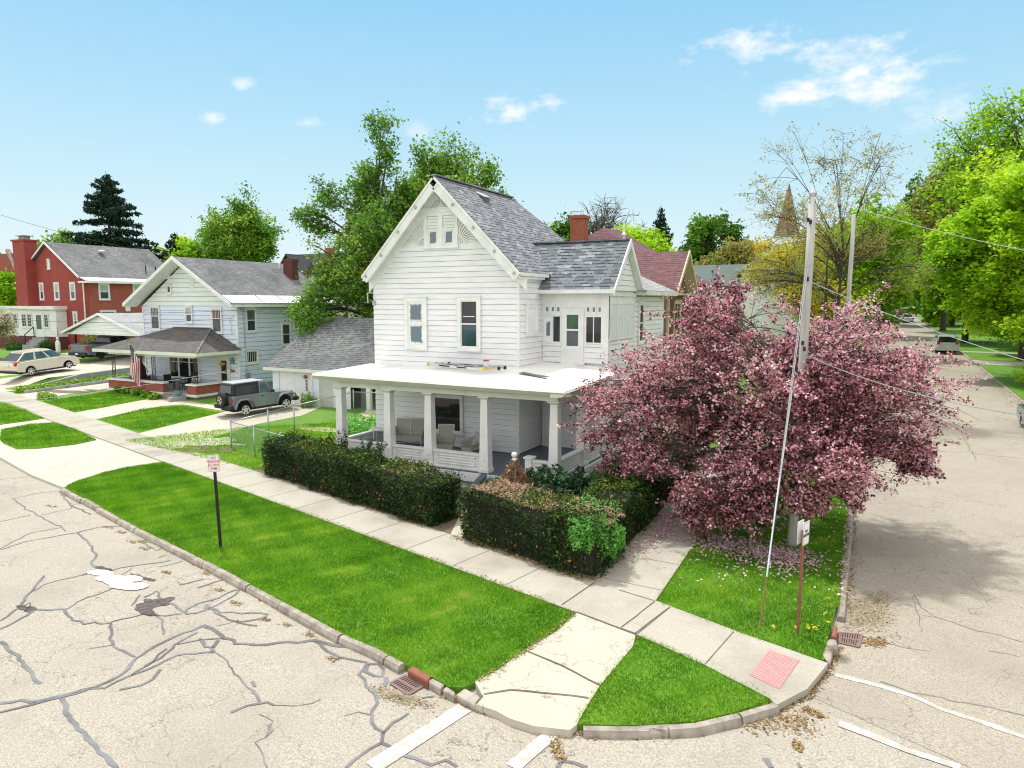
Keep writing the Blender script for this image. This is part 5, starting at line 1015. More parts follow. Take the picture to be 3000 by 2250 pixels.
# carport
CP = house('carport', (-55.6, 38, 2.2), 'open carport with white gabled front on thin dark posts over the pickup', 'carport')
cx0, cx1, cy0, cy1 = -60.7, -50.5, 35.25, 43.5; cz = 4.5; ca = (-55.9, 6.0)
mb = MB(); siding(mb, (0, cy0 + .3, 0), XU, NF, lambda z: (-59.9 + (z - 4.45) * 2.7, -51.3 - (z - 4.45) * 2.7), 4.45, 5.8, .22); mb.prism([(-59.9, cy0 + .34, 4.45), (-51.3, cy0 + .34, 4.45), (-55.6, cy0 + .34, 5.9)], (0, .1, 0)); mb.build('gable', M['greenwhite'], CP)
mb = MB(); mb.slab([(cx1, cy0, cz), (cx1, cy1, cz), (-55.6, cy1, 6.1), (-55.6, cy0, 6.1)], .12); mb.slab([(cx0, cy0, cz), (-55.6, cy0, 6.1), (-55.6, cy1, 6.1), (cx0, cy1, cz)], .12); mb.build('roof', M['roofpale'], CP)
mb = MB()
for x1 in (cx0, cx1): mb.prism([(-55.6, cy0 - .04, 6.12), (x1, cy0 - .04, cz + .02), (x1, cy0 - .04, cz - .16), (-55.6, cy0 - .04, 5.92)], (0, .06, 0)); mb.box(x1 - .04, x1 + .04, cy0, cy1, cz - .16, cz)
mb.box(cx0 + .3, cx1 - .3, cy0 + .3, cy0 + .4, 4.33, 4.47); mb.build('fascia', M['trim'], CP)
for x in (-59.5, -51.2):
    for y in (35.7, 39.2, 43.0): mb = MB(); mb.box(x - .07, x + .07, y - .07, y + .07, T(x, y) - .1, 4.4); mb.build('post', M['black'], CP)
mb = MB(); mb.box(-60, -51, 43.2, 43.35, 3.6, 4.4); mb.build('rear_beam', M['black'], CP)
# retaining wall of the raised driveway
mb = MB(); Pw = [(-49.85, 25.6), (-49.85, 30), (-49.85, 35), (-49.85, 44)]
for a, b in zip(Pw[:-1], Pw[1:]):
    za, zb = T(a[0] - .3, a[1]) + .05, T(b[0] - .3, b[1]) + .05; ga, gb = T(a[0] + .5, a[1]) - .3, T(b[0] + .5, b[1]) - .3
    mb.hexa([(a[0] - .1, a[1], ga), (a[0] + .25, a[1], ga), (b[0] + .25, b[1], gb), (b[0] - .1, b[1], gb), (a[0] - .1, a[1], za), (a[0] + .25, a[1], za), (b[0] + .25, b[1], zb), (b[0] - .1, b[1], zb)])
tag(mb.build('retaining_wall', M['stone']), 'grey concrete retaining wall along the raised driveway', 'retaining wall')
mb = MB(); mb.bar((-48.3, 25.5, T(-48.3, 25.5) + .03), (-48.1, 34, T(-48.1, 34) + .10), .16, .3); tag(mb.build('garden_edging', M['stone']), 'low concrete edging beside the sunken garden path', 'edging')

# ================================================================ houses behind
MH = house('brown_house', (-13, 36, 1), 'brown clapboard house with steep maroon shingle roof behind the white corner house')
mb = MB(); mb.slab([(-16, 30.95, 7.5), (-8.35, 30.95, 7.5), (-8.35, 33.05, 9.45), (-16, 33.05, 9.45)], .1); mb.slab([(-16, 35.15, 7.5), (-16, 33.05, 9.45), (-8.35, 33.05, 9.45), (-8.35, 35.15, 7.5)], .1); mb.build('roof', M['roofmar'], MH).location.y += 2.2
o = MH.children[-1]
mb = MB(); siding(mb, (-8.9, 0, 0), YU, NR, lambda z: (33.5 + max(0, z - 7.55) * .98, 37.0 - max(0, z - 7.55) * .98), 1.2, 9.15, .13); mb.box(-16, -8.95, 33.5, 37.0, .8, 7.6); mb.prism([(-8.92, 33.5, 7.6), (-8.92, 37.0, 7.6), (-8.92, 35.25, 9.3)], (-3, 0, 0)); mb.build('wall', M['tan'], MH)
mb = MB(); 
for s_ in (1, -1): mb.prism([(-8.36, 35.25, 9.5), (-8.36, 35.25 - s_ * 2.15, 7.5), (-8.36, 35.25 - s_ * 2.15, 7.3), (-8.36, 35.25, 9.25)], (.06, 0, 0)); mb.slab([(-8.9, 35.25, 9.3), (-8.36, 35.25, 9.3), (-8.36, 35.25 - s_ * 2.15, 7.35), (-8.9, 35.25 - s_ * 2.15, 7.35)], .03)
mb.box(-8.92, -8.5, 33.3, 37.2, 7.28, 7.4); mb.box(-8.92, -8.82, 33.42, 33.6, 1.2, 7.3); mb.build('trim', M['beige'], MH)
win(MH, (-8.9, 0, 0), YU, NR, 34.85, 35.45, 7.85, 8.6, 'glass', .1, fm='beige'); win(MH, (-8.9, 0, 0), YU, NR, 34.5, 35.9, 5.0, 7.0, 'glassg', .1, rail=.5, bars=1, fm='beige')
mb = MB((-8.9, 0, 0), YU, NR)
for a in (33.75, 35.95):
    mb.box(a, a + .7, .02, .06, 5.0, 7.0)
mb.build('shutters', M['shut'], MH)
RH = house('maroon_roofed_house', (-17, 48, 1), 'maroon hip roofed house with white finial and orange brick chimney beyond the bay roof')
mb = MB(); mb.box(-23, -11, 43, 52, .8, 8.2); mb.build('wall', M['tan'], RH)
mb = MB(); mb.slab([(-23.4, 42.6, 8.1), (-12, 42.6, 8.1), (-15.0, 45.2, 11.15), (-17.2, 45.2, 11.75), (-18.4, 45.2, 11.15)], .1)
mb = MB(); P_ = [(-23.4, 42.6, 8.2), (-10.6, 42.6, 8.2), (-10.6, 52.4, 8.2), (-23.4, 52.4, 8.2)]; t1, t2 = (-16.8, 46.2, 12.0), (-16.4, 48.5, 12.0)
mb.slab([P_[0], P_[1], t1], .1); mb.slab([P_[1], P_[2], t2, t1], .1); mb.slab([P_[2], P_[3], t2], .1); mb.slab([P_[3], P_[0], t1, t2], .1); mb.build('roof', M['roofmar'], RH)
mb = MB(); mb.box(-18.55, -17.6, 44.5, 45.4, 9.5, 12.7); mb.box(-18.62, -17.53, 44.43, 45.47, 12.5, 12.72); mb.build('chimney', M['bricko'], RH)
mb = MB(); 
for k in range(5): mb.tube([(-18.5 + .22 * k, 44.5, 12.72), (-18.5 + .22 * k, 44.5, 12.95)], .012, 4)
mb.bar((-18.55, 44.5, 12.96), (-17.6, 44.5, 12.96), .03); mb.build('chimney_guard', M['iron'], RH)
mb = MB(); mb.tube([(-14.95, 45, 10.4), (-14.95, 45, 11.2), (-14.95, 45, 11.3), (-14.95, 45, 11.4), (-14.95, 45, 11.5), (-14.95, 45, 12.3)], [.07, .07, .15, .16, .07, .015], 8); mb.build('finial', M['trim'], RH)
mb = MB(); mb.slab([(-17.0, 43.2, 9.2), (-13.0, 43.2, 9.2), (-14.95, 45.0, 10.8)], .3); mb.build('dormer_roof', M['roofmar'], RH)
# church
CH = house('church', (-14, 90, 3), 'white church with long grey green hall roof and brown pointed steeple behind the trees', 'church')
mb = MB(); mb.box(-40, -13.2, 84.5, 100, 2, 9.0); mb.box(-13.6, -8.0, 82.5, 98, 2, 10.2); mb.prism([(-13.6, 82.5, 10.2), (-8.0, 82.5, 10.2), (-10.8, 82.5, 12.9)], (0, 12, 0)); mb.build('wall', M['white'], CH)
mb = MB(); mb.slab([(-41, 84.0, 8.9), (-13.2, 84.0, 8.9), (-13.2, 92, 11.7), (-41, 92, 11.7)], .2); mb.build('hall_roof', M['roofgreen'], CH)
mb = MB(); mb.slab([(-14.2, 82.2, 9.9), (-10.8, 82.2, 13.1), (-10.8, 98, 13.1), (-14.2, 98, 9.9)], .15); mb.slab([(-7.5, 82.2, 9.9), (-7.5, 98, 9.9), (-10.8, 98, 13.1), (-10.8, 82.2, 13.1)], .15); mb.build('gable_roof', M['roofgreen'], CH)
mb = MB(); mb.box(-10.2, -7.6, 79.6, 82.6, 2, 12.8); mb.box(-10.4, -7.4, 79.4, 82.8, 12.8, 13.05); mb.box(-9.9, -7.9, 79.9, 82.3, 13.05, 13.9); mb.build('tower', M['white'], CH)
mb = MB(); mb.tube([(-8.9, 81.1, 13.9), (-8.9, 81.1, 14.6), (-8.9, 81.1, 19.4)], [1.45, 1.15, .04], 8); mb.build('steeple', M['tan'], CH)
for x in (-19.5, -24, -29): win(CH, (0, 84.5, 0), XU, NF, x, x + .9, 4.0, 7.4, 'glass', .12)
mb = MB((0, 79.6, 0), XU, NF)
for k in range(8): mb.box(-9.4, -8.4, .02, .06, 8.6 + k * .2, 8.72 + k * .2)
mb.build('louvres', M['screen'], CH)
# houses to the rear left
YH = house('yellow_house', (-36, 49, 1), 'pale yellow house with maroon trimmed gable half hidden by the big green tree')
mb = MB(); mb.box(-42.8, -35.2, 45, 55, .8, 8.6); mb.prism([(-42.8, 45, 8.6), (-35.2, 45, 8.6), (-41.5, 45, 9.8)], (0, 10, 0)); mb.build('wall', M['yellow'], YH)
mb = MB(); mb.slab([(-42.9, 44.6, 8.7), (-41.5, 44.6, 10.2), (-41.5, 55, 10.2), (-42.9, 55, 8.7)], .15); mb.slab([(-34.4, 44.6, 8.6), (-34.4, 55, 8.6), (-41.5, 55, 10.2), (-41.5, 44.6, 10.2)], .15); mb.build('roof', M['roofpale'], YH)
mb = MB(); mb.prism([(-41.5, 44.55, 10.25), (-43.4, 44.55, 8.1), (-43.4, 44.55, 7.8), (-41.5, 44.55, 9.9)], (0, .1, 0)); mb.box(-38.4, -38.2, 44.9, 45.05, 4, 8); mb.build('gable_trim', M['shut'], YH)
win(YH, (0, 45, 0), XU, NF, -41.3, -40.3, 7.3, 8.7, 'curtain', .12, fm='shut')
DH = house('black_roofed_house', (-78, 80, 3), 'distant house with black gabled roof and cream front gable beyond the yellow house')
mb = MB(); mb.box(-78, -68, 75, 85, 3, 10.6); mb.prism([(-76.5, 74.9, 10.4), (-71.8, 74.9, 10.4), (-74.1, 74.9, 13.4)], (0, 2, 0)); mb.build('wall', M['beige'], DH)
mb = MB(); mb.slab([(-78.6, 76, 10.5), (-67.6, 76, 10.5), (-69.2, 80, 14.1), (-77.2, 80, 14.1)], .2); mb.slab([(-77.0, 74.5, 10.3), (-74.1, 74.5, 13.8), (-74.1, 80, 13.8), (-77.0, 80, 10.3)], .15); mb.slab([(-71.2, 74.5, 10.3), (-71.2, 80, 10.3), (-74.1, 80, 13.8), (-74.1, 74.5, 13.8)], .15); mb.build('roof', M['roofblk'], DH)
mb = MB(); mb.box(-69.2, -68.2, 77, 78, 11, 14.6); mb.build('chimney', M['bricko'], DH)
FH = house('far_red_house', (-108, 60, 3), 'dark red brick house with a white parapet at the edge of the picture')
mb = MB(); mb.box(-118, -104.4, 55, 68, 2, 13.6); mb.prism([(-104.4, 55, 2), (-102.4, 55, 2), (-102.4, 55, 9.5), (-104.4, 55, 13.6)], (0, 12, 0)); mb.build('wall', M['brick'], FH)
mb = MB(); mb.bar((-105.3, 54.9, 14.1), (-102.2, 54.9, 9.4), .5, .35); mb.build('parapet', M['kerb'], FH)
# ================================================================ porch furniture of the white house
def wicker_seat(name, label, cat, x, y, w, rz, group=None, seats=1, back_h=.62):
    e = empty(name, (x, y, FZ), rz, label, cat, group)          # faces local -y
    h = w / 2
    mb = MB(); mb.prism([(-h + .05, -.26, .36), (h - .05, -.26, .36), (h - .07, .24, .36), (-h + .07, .24, .36)], (0, 0, .07)); mb.box(-h + .05, h - .05, -.27, -.25, .24, .38); mb.build('seat', M['wicker'], e, world=False, bevel=.015)
    mb = MB()
    for k in range(seats):
        a, b = -h + .06 + k * (w - .12) / seats, -h + .06 + (k + 1) * (w - .12) / seats
        mb.prism([(a, .22, .40), (b, .22, .40), (b + (.03 if k == seats - 1 else 0), .40, .40 + back_h), (a - (.03 if k == 0 else 0), .40, .40 + back_h)], (0, .035, .01))
    mb.build('backrest', M['wicker'], e, world=False)
    mb = MB()
    for k in range(seats + 1):
        a = -h + .06 + k * (w - .12) / seats; o = .03 * (1 if k == seats else -1 if k == 0 else 0); mb.tube([(a, .21, .40), (a + o, .40, .41 + back_h)], .02, 6)
    mb.tube([(-h + .03, .41, .41 + back_h), (h - .03, .41, .41 + back_h)], .024, 6); mb.build('back_frame', M['wickerw'], e, world=False)
    for s in (-1, 1):
        mb = MB(); P = [(s * (h - .06), .36, .74), (s * (h + .02), .12, .66), (s * (h + .03), -.14, .62), (s * h, -.30, .60)]
        mb.tube(P, [.03, .04, .045, .035], 6); mb.prism([(s * (h - .04), -.24, .40), (s * (h - .05), .26, .40), (s * (h - .05), .34, .74), (s * (h + .0), -.16, .60)], (s * .02, 0, 0)); mb.tube([(s * h, -.30, .60), (s * (h - .04), -.26, .34)], .018, 6); mb.tube([(s * h, -.30, .60), (s * (h - .05), -.12, .40)], .012, 5)
        mb.build('arm', M['wicker'], e, world=False)
    for sx in (-1, 1):
        for y0, y1 in ((-.25, -.29), (.22, .32)): mb = MB(); mb.tube([(sx * (h - .06), y0, .40), (sx * (h - .03), y1, 0)], [.02, .016], 6); mb.build('leg', M['wickerw'], e, world=False)
    mb = MB(); mb.tube([(-h + .06, -.27, .16), (0, -.27, .22), (h - .06, -.27, .16)], .012, 5); mb.build('stretcher', M['wickerw'], e, world=False)
    return e
wicker_seat('wicker_loveseat', 'weathered white wicker loveseat with two back panels on the porch', 'loveseat', -16.15, 22.45, 1.25, R(18), None, 2)
wicker_seat('wicker_armchair', 'weathered wicker armchair in front of the dark picture window', 'armchair', -14.0, 21.75, .66, R(25), 'wicker porch armchairs', back_h=.66)
wicker_seat('wicker_armchair', 'smaller wicker armchair turned towards the porch column by the steps', 'armchair', -12.75, 21.6, .62, R(-20), 'wicker porch armchairs', back_h=.54)
e = empty('porch_table', (-17.0, 21.9, FZ), R(20), 'round edged white side table in the far corner of the porch', 'table')
mb = MB(); P = [(.48 * math.cos(t) * (1.0), .3 * math.sin(t)) for t in np.linspace(0, 2 * math.pi, 20, endpoint=False)]
mb.prism([(x, y, .66) for x, y in P], (0, 0, .09)); mb.build('table_top', M['trim'], e, world=False, bevel=.02)
for sx in (-1, 1):
    for sy in (-1, 1): mb = MB(); mb.tube([(sx * .3, sy * .16, .66), (sx * .33, sy * .19, 0)], .018, 6); mb.build('leg', M['trim'], e, world=False)
e = empty('footstool', (-14.55, 21.05, FZ), R(10), 'low pale wicker footstool beside the armchair on the porch', 'footstool')
mb = MB(); mb.box(-.26, .26, -.2, .2, .12, .36); mb.build('cushion', M['wicker'], e, world=False, bevel=.02)
for sx in (-1, 1):
    for sy in (-1, 1): mb = MB(); mb.tube([(sx * .22, sy * .16, .14), (sx * .22, sy * .16, 0)], .018, 6); mb.build('leg', M['wickerw'], e, world=False)
# things on the porch roof
def proof(x, y): return 4.34 + (y - 19.5) * .035 + (.01 * (x + 18) * 0) + max(0, (x + 12)) * .012
def ladder(x0, y0, x1, y1, w, label, mats=('alu', 'yellowp')):
    d = Vector((x1 - x0, y1 - y0, 0)).normalized(); n = Vector((-d.y, d.x, 0)); L = math.dist((x0, y0), (x1, y1)); z = 4.50
    e = empty('ladder', (x0, y0, z), math.atan2(d.y, d.x), label, 'ladder', 'ladders laid on the porch roof')
    for s in (-1, 1):
        mb = MB(); mb.box(0, L, s * w / 2 - .015, s * w / 2 + .015, .06, .14); r = mb.build('rail', M[mats[0]], e, world=False)
        mb = MB(); 
        for a, b in ((L * .22, L * .42), (L * .55, L * .72)): mb.box(a, b, s * w / 2 - .018, s * w / 2 + .018, .075, .125)
        mb.build('sticker', M['black'], r, world=False)
        for a, b in ((-.03, .06), (L - .06, L + .03)): mb = MB(); mb.box(a, b, s * w / 2 - .03, s * w / 2 + .03, .04, .16); mb.build('end_cap', M[mats[1]], r, world=False)
    mb = MB(); mb.tube([(.2, -w / 2, .1), (.2, w / 2, .1)], .014, 6); 
    k = .2
    mb = MB()
    while k < L - .1: mb.box(k - .015, k + .015, -w / 2, w / 2, .085, .115); k += .3
    mb.build('rungs', M['alu'], e, world=False)
ladder(-14.95, 22.35, -12.05, 21.45, .38, 'aluminium extension ladder with yellow end caps lying on the white porch roof')
ladder(-14.5, 22.62, -11.75, 22.05, .34, 'second ladder lying behind the yellow capped one, close to the wall', ('alu', 'black'))
e = empty('paint_can', (-12.55, 22.3, 4.50), 0, 'small white and dark paint can standing by the ladders on the porch roof', 'can')
mb = MB(); mb.tube([(0, 0, .1), (0, 0, .3)], .1, 12); mb.build('can_body', M['trim'], e, world=False); mb = MB(); mb.tube([(0, 0, .3), (0, 0, .335)], .108, 12); mb.build('lid', M['flagred'], e, world=False)
mb = MB(); mb.slab([(-11.0, 21.85, 4.49), (-9.75, 21.3, 4.455), (-9.62, 21.42, 4.46), (-10.85, 22.02, 4.50)], .025); o = mb.build('loose_board', M['screen']); tag(o, 'loose grey board lying on the white porch roof', 'board')
mb = MB(); mb.bar((-15.2, 22.85, 4.5), (-12.2, 22.75, 4.52), .03, .03); tag(mb.build('long_pole', M['black']), 'long thin dark pole lying against the wall on the porch roof', 'pole')

# ================================================================ signs
def text(s, size, mat, parent, loc, rot, name='lettering', ext=.002, font_x=.85):
    c = bpy.data.curves.new('t', 'FONT'); c.body = s; c.size = size; c.align_x = 'CENTER'; c.align_y = 'CENTER'; c.extrude = ext; c.offset = size * .004; c.space_line = .95
    o = bpy.data.objects.new('t', c); COL.objects.link(o); dg = bpy.context.evaluated_depsgraph_get(); me = bpy.data.meshes.new_from_object(o.evaluated_get(dg)); bpy.data.objects.remove(o); bpy.data.curves.remove(c)
    me.transform(Matrix.Diagonal((font_x, 1, 1, 1))); me.materials.clear(); q = link_mesh(name, me, M[mat], parent, False); q.location = loc; q.rotation_euler = rot; return q
sx_, sy_ = -15.08, 12.47
e = empty('no_parking_sign', (sx_, sy_, T(sx_, sy_)), 0, 'white NO PARKING AT ANY TIME sign with red letters on a leaning black post', 'sign'); e.rotation_euler = (R(-1.0), R(-1.9), R(33))
mb = MB(); mb.box(-.035, .035, -.012, .012, -.2, 2.05); mb.box(-.035, -.02, -.03, .012, -.2, 2.05); mb.box(.02, .035, -.03, .012, -.2, 2.05); mb.build('post', M['black'], e, world=False)
def rrect(w, h, r, y, n=5):
    P = []
    for cx_, cz_, a0 in ((w - r, h - r, 0), (-w + r, h - r, 90), (-w + r, -h + r, 180), (w - r, -h + r, 270)):
        for k in range(n): t = R(a0 + 90 * k / (n - 1)); P.append((cx_ + r * math.cos(t), y, cz_ + r * math.sin(t)))
    return P
def plate(e, w, h, z, y, face, rim, txt, col, sz, sign=-1, lines=None):
    mb = MB(); mb.prism([(a, b, c + z) for a, b, c in rrect(w, h, .04, y)], (0, .006, 0)); p = mb.build('sign_plate', M[face], e, world=False)
    mb = MB(); q = [Vector((a, b, c + z)) for a, b, c in rrect(w - .018, h - .018, .03, y - .001 if sign < 0 else y + .007)]
    for a, b in zip(q, q[1:] + q[:1]): mb.bar(a, b, .006, .004)
    mb.build('border', M[rim], p, world=False)
    for s_, zz in ((txt, z),): text(s_, sz, col, p, (0, y - .002 if sign < 0 else y + .008, zz), (R(90), 0, 0) if sign < 0 else (R(90), 0, R(180)))
plate(e, .15, .228, 2.27, -.04, 'signw', 'red', 'NO\nPARKING\nAT ANY\nTIME', 'red', .098)
px_, py_ = -1.05, 14.35
e = empty('street_sign', (px_, py_, T(px_, py_)), 0, 'rusty post with two parallel white sign plates seen almost edge on at the grassy corner', 'sign'); e.rotation_euler = (0, R(.6), R(73))
mb = MB(); mb.box(-.03, .03, -.02, .02, -.2, 2.1); mb.build('post', M['rust'], e, world=False)
for s_, y in ((-1, -.06), (1, .05)):
    plate(e, .15, .23, 2.06, y, 'signw', 'teal', 'NO\nPARKING', 'black', .085, s_)
# ================================================================ utility poles, wires
def upole(base, top, r0, r1, label, extra):
    e = empty('utility_pole', (base[0], base[1], T(*base[:2])), 0, label, 'utility pole', 'wooden utility poles'); b = Vector((base[0], base[1], T(*base[:2]) - .3)); t = Vector(top); mb = MB()
    mb.tube([b.lerp(t, k / 6) + Vector((.01 * (k % 2), 0, 0)) for k in range(7)], [r0 + (r1 - r0) * k / 6 for k in range(7)], 12); mb.build('shaft', M['pole'], e, smooth=True); extra(e, b, t); return e
PB, PT = (-1.68, 19.3), Vector((-1.56, 19.33, 9.35))
def ex1_(e, b, t):
    mb = MB(); mb.tube([t, t + Vector((0, 0, .18))], .05, 8); mb.tube([t + Vector((0, 0, .18)), t + Vector((0, 0, .26)), t + Vector((0, 0, .34)), t + Vector((0, 0, .40))], [.07, .1, .06, .03], 8); mb.build('insulator', M['alu'], e)
    for z, dx in ((8.95, -.14), (8.9, .14), (7.5, .1), (5.9, -.12), (5.75, .12), (4.6, -.1), (3.9, -.12)):
        mb = MB(); p = Vector((-1.6 + dx * .2, 19.32 - .11, z)); mb.box(p.x - .03, p.x + .03, p.y - .05, p.y + .02, z - .05, z + .05); mb.build('bolt', M['black'], e)
    mb = MB(); mb.box(-1.84, -1.76, 19.22, 19.3, 4.85, 5.02); mb.build('meter_box', M['galv'], e)
upole(PB, PT, .125, .095, 'weathered grey wooden utility pole rising through the pink blossoming tree', ex1_)
XP2 = -37.0 * math.tan(R(27.26) - math.atan((2488 - 1500) / 2077.0)); upole((XP2 - .1, 37.0), (XP2, 37.0, 11.0), .12, .09, 'second thinner utility pole farther up the street beyond the pink tree', lambda e, b, t: None)
def wire(name, pts, sag, label, r=.011, mat='black', n=14, group='overhead wires'):
    mb = MB()
    for a, b in zip(pts[:-1], pts[1:]):
        a, b = Vector(a), Vector(b); mb.tube([a.lerp(b, k / n) - Vector((0, 0, 4 * sag * (k / n) * (1 - k / n))) for k in range(n + 1)], r * .7, 5)
    return tag(mb.build(name, M[mat], uv=False), label, 'wire', group)
wc_ = (XL + .02, YW - .14, 7.0)
wire('wire', [onY(0, 629, 36), onY(500, 749, 46)], .3, 'thin wire crossing the sky above the red brick house', .022)
wire('wire', [wc_, (bx1 + .15, by0 - .3, 6.45), onY(0, 901, 27)], .25, 'wire running from the white house past the blue eaves', .016)
wire('wire', [(bx1 - .4, by0 - .15, 5.95), onY(0, 932, 27)], .3, 'lower wire fixed to the blue house wall beside its windows', .014)
wire('wire', [(XL - .02, YW - .05, 5.3), onY(700, 1080, 19), onY(330, 1142, 15.5), onY(-60, 1188, 13)], .02, 'pale wire dropping across the garage roof and the jeep towards the street', .012, 'galv')
pt = Vector((-1.56, 19.33, 9.6))
wire('wire', [pt, onY(3060, 745, 17)], .1, 'pale wire leading from the pole top across the green trees', .011, 'galv')
wire('wire', [pt, (XP2, 37, 10.9)], .25, 'wire between the two wooden poles along the side street', .012, 'galv')
wire('wire', [(-1.55, 19.2, 7.45), onY(3060, 1073, 17)], .1, 'thick pale wire from mid pole over the parked van', .013, 'galv')
wire('wire', [(XC + 2.7, 27, 4.7), (-1.55, 19.2, 5.6), onY(3060, 1226, 15)], .2, 'lowest pale wire passing through the pink tree to the house', .014, 'galv')
gb = G(2227, 1838); g0_ = Vector((gb[0], gb[1], T(*gb)))
e = empty('guy_wire', g0_, 0, 'twin steel guy wires with a pale plastic guard slanting from the pole to the grass', 'guy wire')
gt = Vector((-1.6, 19.2, 7.9)); mb = MB(); gm = g0_.lerp(gt, .12)
for s_ in (-.022, .022): mb.tube([gm, gt + Vector((s_, 0, 0))], .011, 5)
mb.tube([gm, g0_.lerp(gt, .6) + Vector((.03, 0, 0))], .012, 5); mb.build('cables', M['galv'], e, uv=False)
mb = MB(); mb.tube([g0_.lerp(gt, .115), g0_.lerp(gt, .36)], .017, 6); mb.build('guard', plain('pale_blue_guard', (.55, .66, .72), .5), e)
mb = MB(); mb.tube([g0_ + Vector((0, 0, -.1)), gm], .014, 6); mb.build('anchor_rod', M['rust'], e)

# ================================================================ chain link fence
FE = empty('chain_link_fence', (-24, 20.5, .8), 0, 'galvanised chain link fence with round posts between the hedge and the garage', 'fence')
fp = [(-23.9, 20.55), (-24.3, 24.6), (-24.55, 29.2), (-22.2, 29.9)]; fq = [(-23.9, 20.55), (-17.9, 18.95)]
def fencerun(P, posts):
    for (x, y) in posts: mb = MB(); z = T(x, y); mb.tube([(x, y, z - .1), (x, y, z + 1.22)], .032, 8); mb.sphere((x, y, z + 1.24), .045, 6); mb.build('fence_post', M['galv'], FE, smooth=True)
    mb = MB()
    for a, b in zip(P[:-1], P[1:]): mb.tube([(a[0], a[1], T(*a) + 1.16), (b[0], b[1], T(*b) + 1.16)], .021, 8)
    mb.build('top_rail', M['galv'], FE, smooth=True); mb = MB()
    for a, b in zip(P[:-1], P[1:]):
        L = math.dist(a, b); n = int(L / .09); 
        for s_ in (1, -1):
            for k in range(-12, n + 1):
                k0, k1 = k * .09, k * .09 + 1.1
                z0, z1 = (0.04, 1.14) if s_ > 0 else (1.14, .04)
                if k1 < 0 or k0 > L: continue
                if k0 < 0: z0 += (z1 - z0) * (-k0) / 1.1; k0 = 0
                if k1 > L: z1 = z0 + (z1 - z0) * (L - k0) / (k1 - k0); k1 = L
                pa = (a[0] + (b[0] - a[0]) * k0 / L, a[1] + (b[1] - a[1]) * k0 / L); pb = (a[0] + (b[0] - a[0]) * k1 / L, a[1] + (b[1] - a[1]) * k1 / L)
                mb.tube([(pa[0], pa[1], T(*pa) + z0), (pb[0], pb[1], T(*pb) + z1)], .0022, 3, cap=False)
    mb.build('mesh', M['galv'], FE, uv=False)
fencerun(fp, [fp[0], fp[1], fp[2], (-24.1, 22.8)]); fencerun(fq, [(-22.0, 20.05), (-20, 19.5), fq[1]])

# ================================================================ blue house porch things
e = empty('flag', (-40.9, 28.5, 2.1), 0, 'striped and starred flag hanging from an angled pole on the brick porch wall', 'flag')
p0, p1 = Vector((-40.35, 28.6, 2.6)), Vector((-41.0, 27.9, 4.35)); mb = MB(); mb.tube([p0, p1], .025, 6); mb.build('flagpole', M['black'], e); mb = MB(); mb.sphere(p1, .06, 8); mb.build('finial', M['gold'], e)
def fpt(a, b):                           # a along pole downwards 0..1 (hoist), b out 0..1 (fly hangs down)
    q = p1.lerp(p0, a * .55); return q + Vector((-.12 * b + .05 * math.sin(9 * a + 5 * b), -.02 + .06 * math.sin(7 * a + 3 * b), -1.75 * b - .12 * b * math.sin(3 * a)))
mb = MB()
for i in range(13):
    for j in range(16):
        a0, a1, b0_, b1_ = i / 13, (i + 1) / 13, j / 16, (j + 1) / 16; mi = 0 if i % 2 == 0 else 1
        if i < 7 and j < 6: mi = 2
        q = [fpt(a0, b0_), fpt(a1, b0_), fpt(a1, b1_), fpt(a0, b1_)]; mb.poly(q, mi)
mb.build('cloth', [M['flagred'], M['flagwhite'], M['flagblue']], e, smooth=True)
mb = MB()
for i in range(4):
    for j in range(4): q = fpt((i + .8) * .11, (j + .6) * .085) + Vector((0, -.012, 0)); mb.tube([q, q + Vector((0, -.006, 0))], .028, 5)
mb.build('stars', M['flagwhite'], e, uv=False)
e = empty('egg_chair', (-42.9, 29.7, 1.42), 0, 'dark hanging egg chair on a curved stand behind the brick porch wall', 'chair')
mb = MB(); mb.tube([(-43.2, 29.9, 1.45), (-43.55, 30.0, 2.4), (-43.4, 29.9, 3.3), (-42.9, 29.7, 3.5), (-42.75, 29.6, 3.3)], .035, 8); mb.tube([(-43.5, 29.5, 1.45), (-42.4, 29.5, 1.45)], .03, 6); mb.build('stand', M['black'], e)
mb = MB(); mb.tube([(-42.75, 29.6, 3.25), (-42.75, 29.6, 3.0), (-42.8, 29.6, 2.5), (-42.8, 29.6, 2.0), (-42.75, 29.6, 1.75)], [.03, .28, .48, .5, .2], 12); mb.build('basket', plain('dark_mesh', (.05, .045, .055), .8), e, smooth=True)
e = empty('patio_table', (-39.1, 29.9, 1.42), 0, 'round dark patio table on the blue house porch', 'table')
mb = MB(); mb.tube([(-39.1, 29.9, 2.1), (-39.1, 29.9, 2.14)], .5, 16); mb.build('table_top', M['black'], e)
for k in range(4): t = k * 1.57 + .7; mb = MB(); mb.tube([(-39.1 + .3 * math.cos(t), 29.9 + .3 * math.sin(t), 2.1), (-39.1 + .42 * math.cos(t), 29.9 + .42 * math.sin(t), 1.42)], .018, 5); mb.build('leg', M['black'], e)
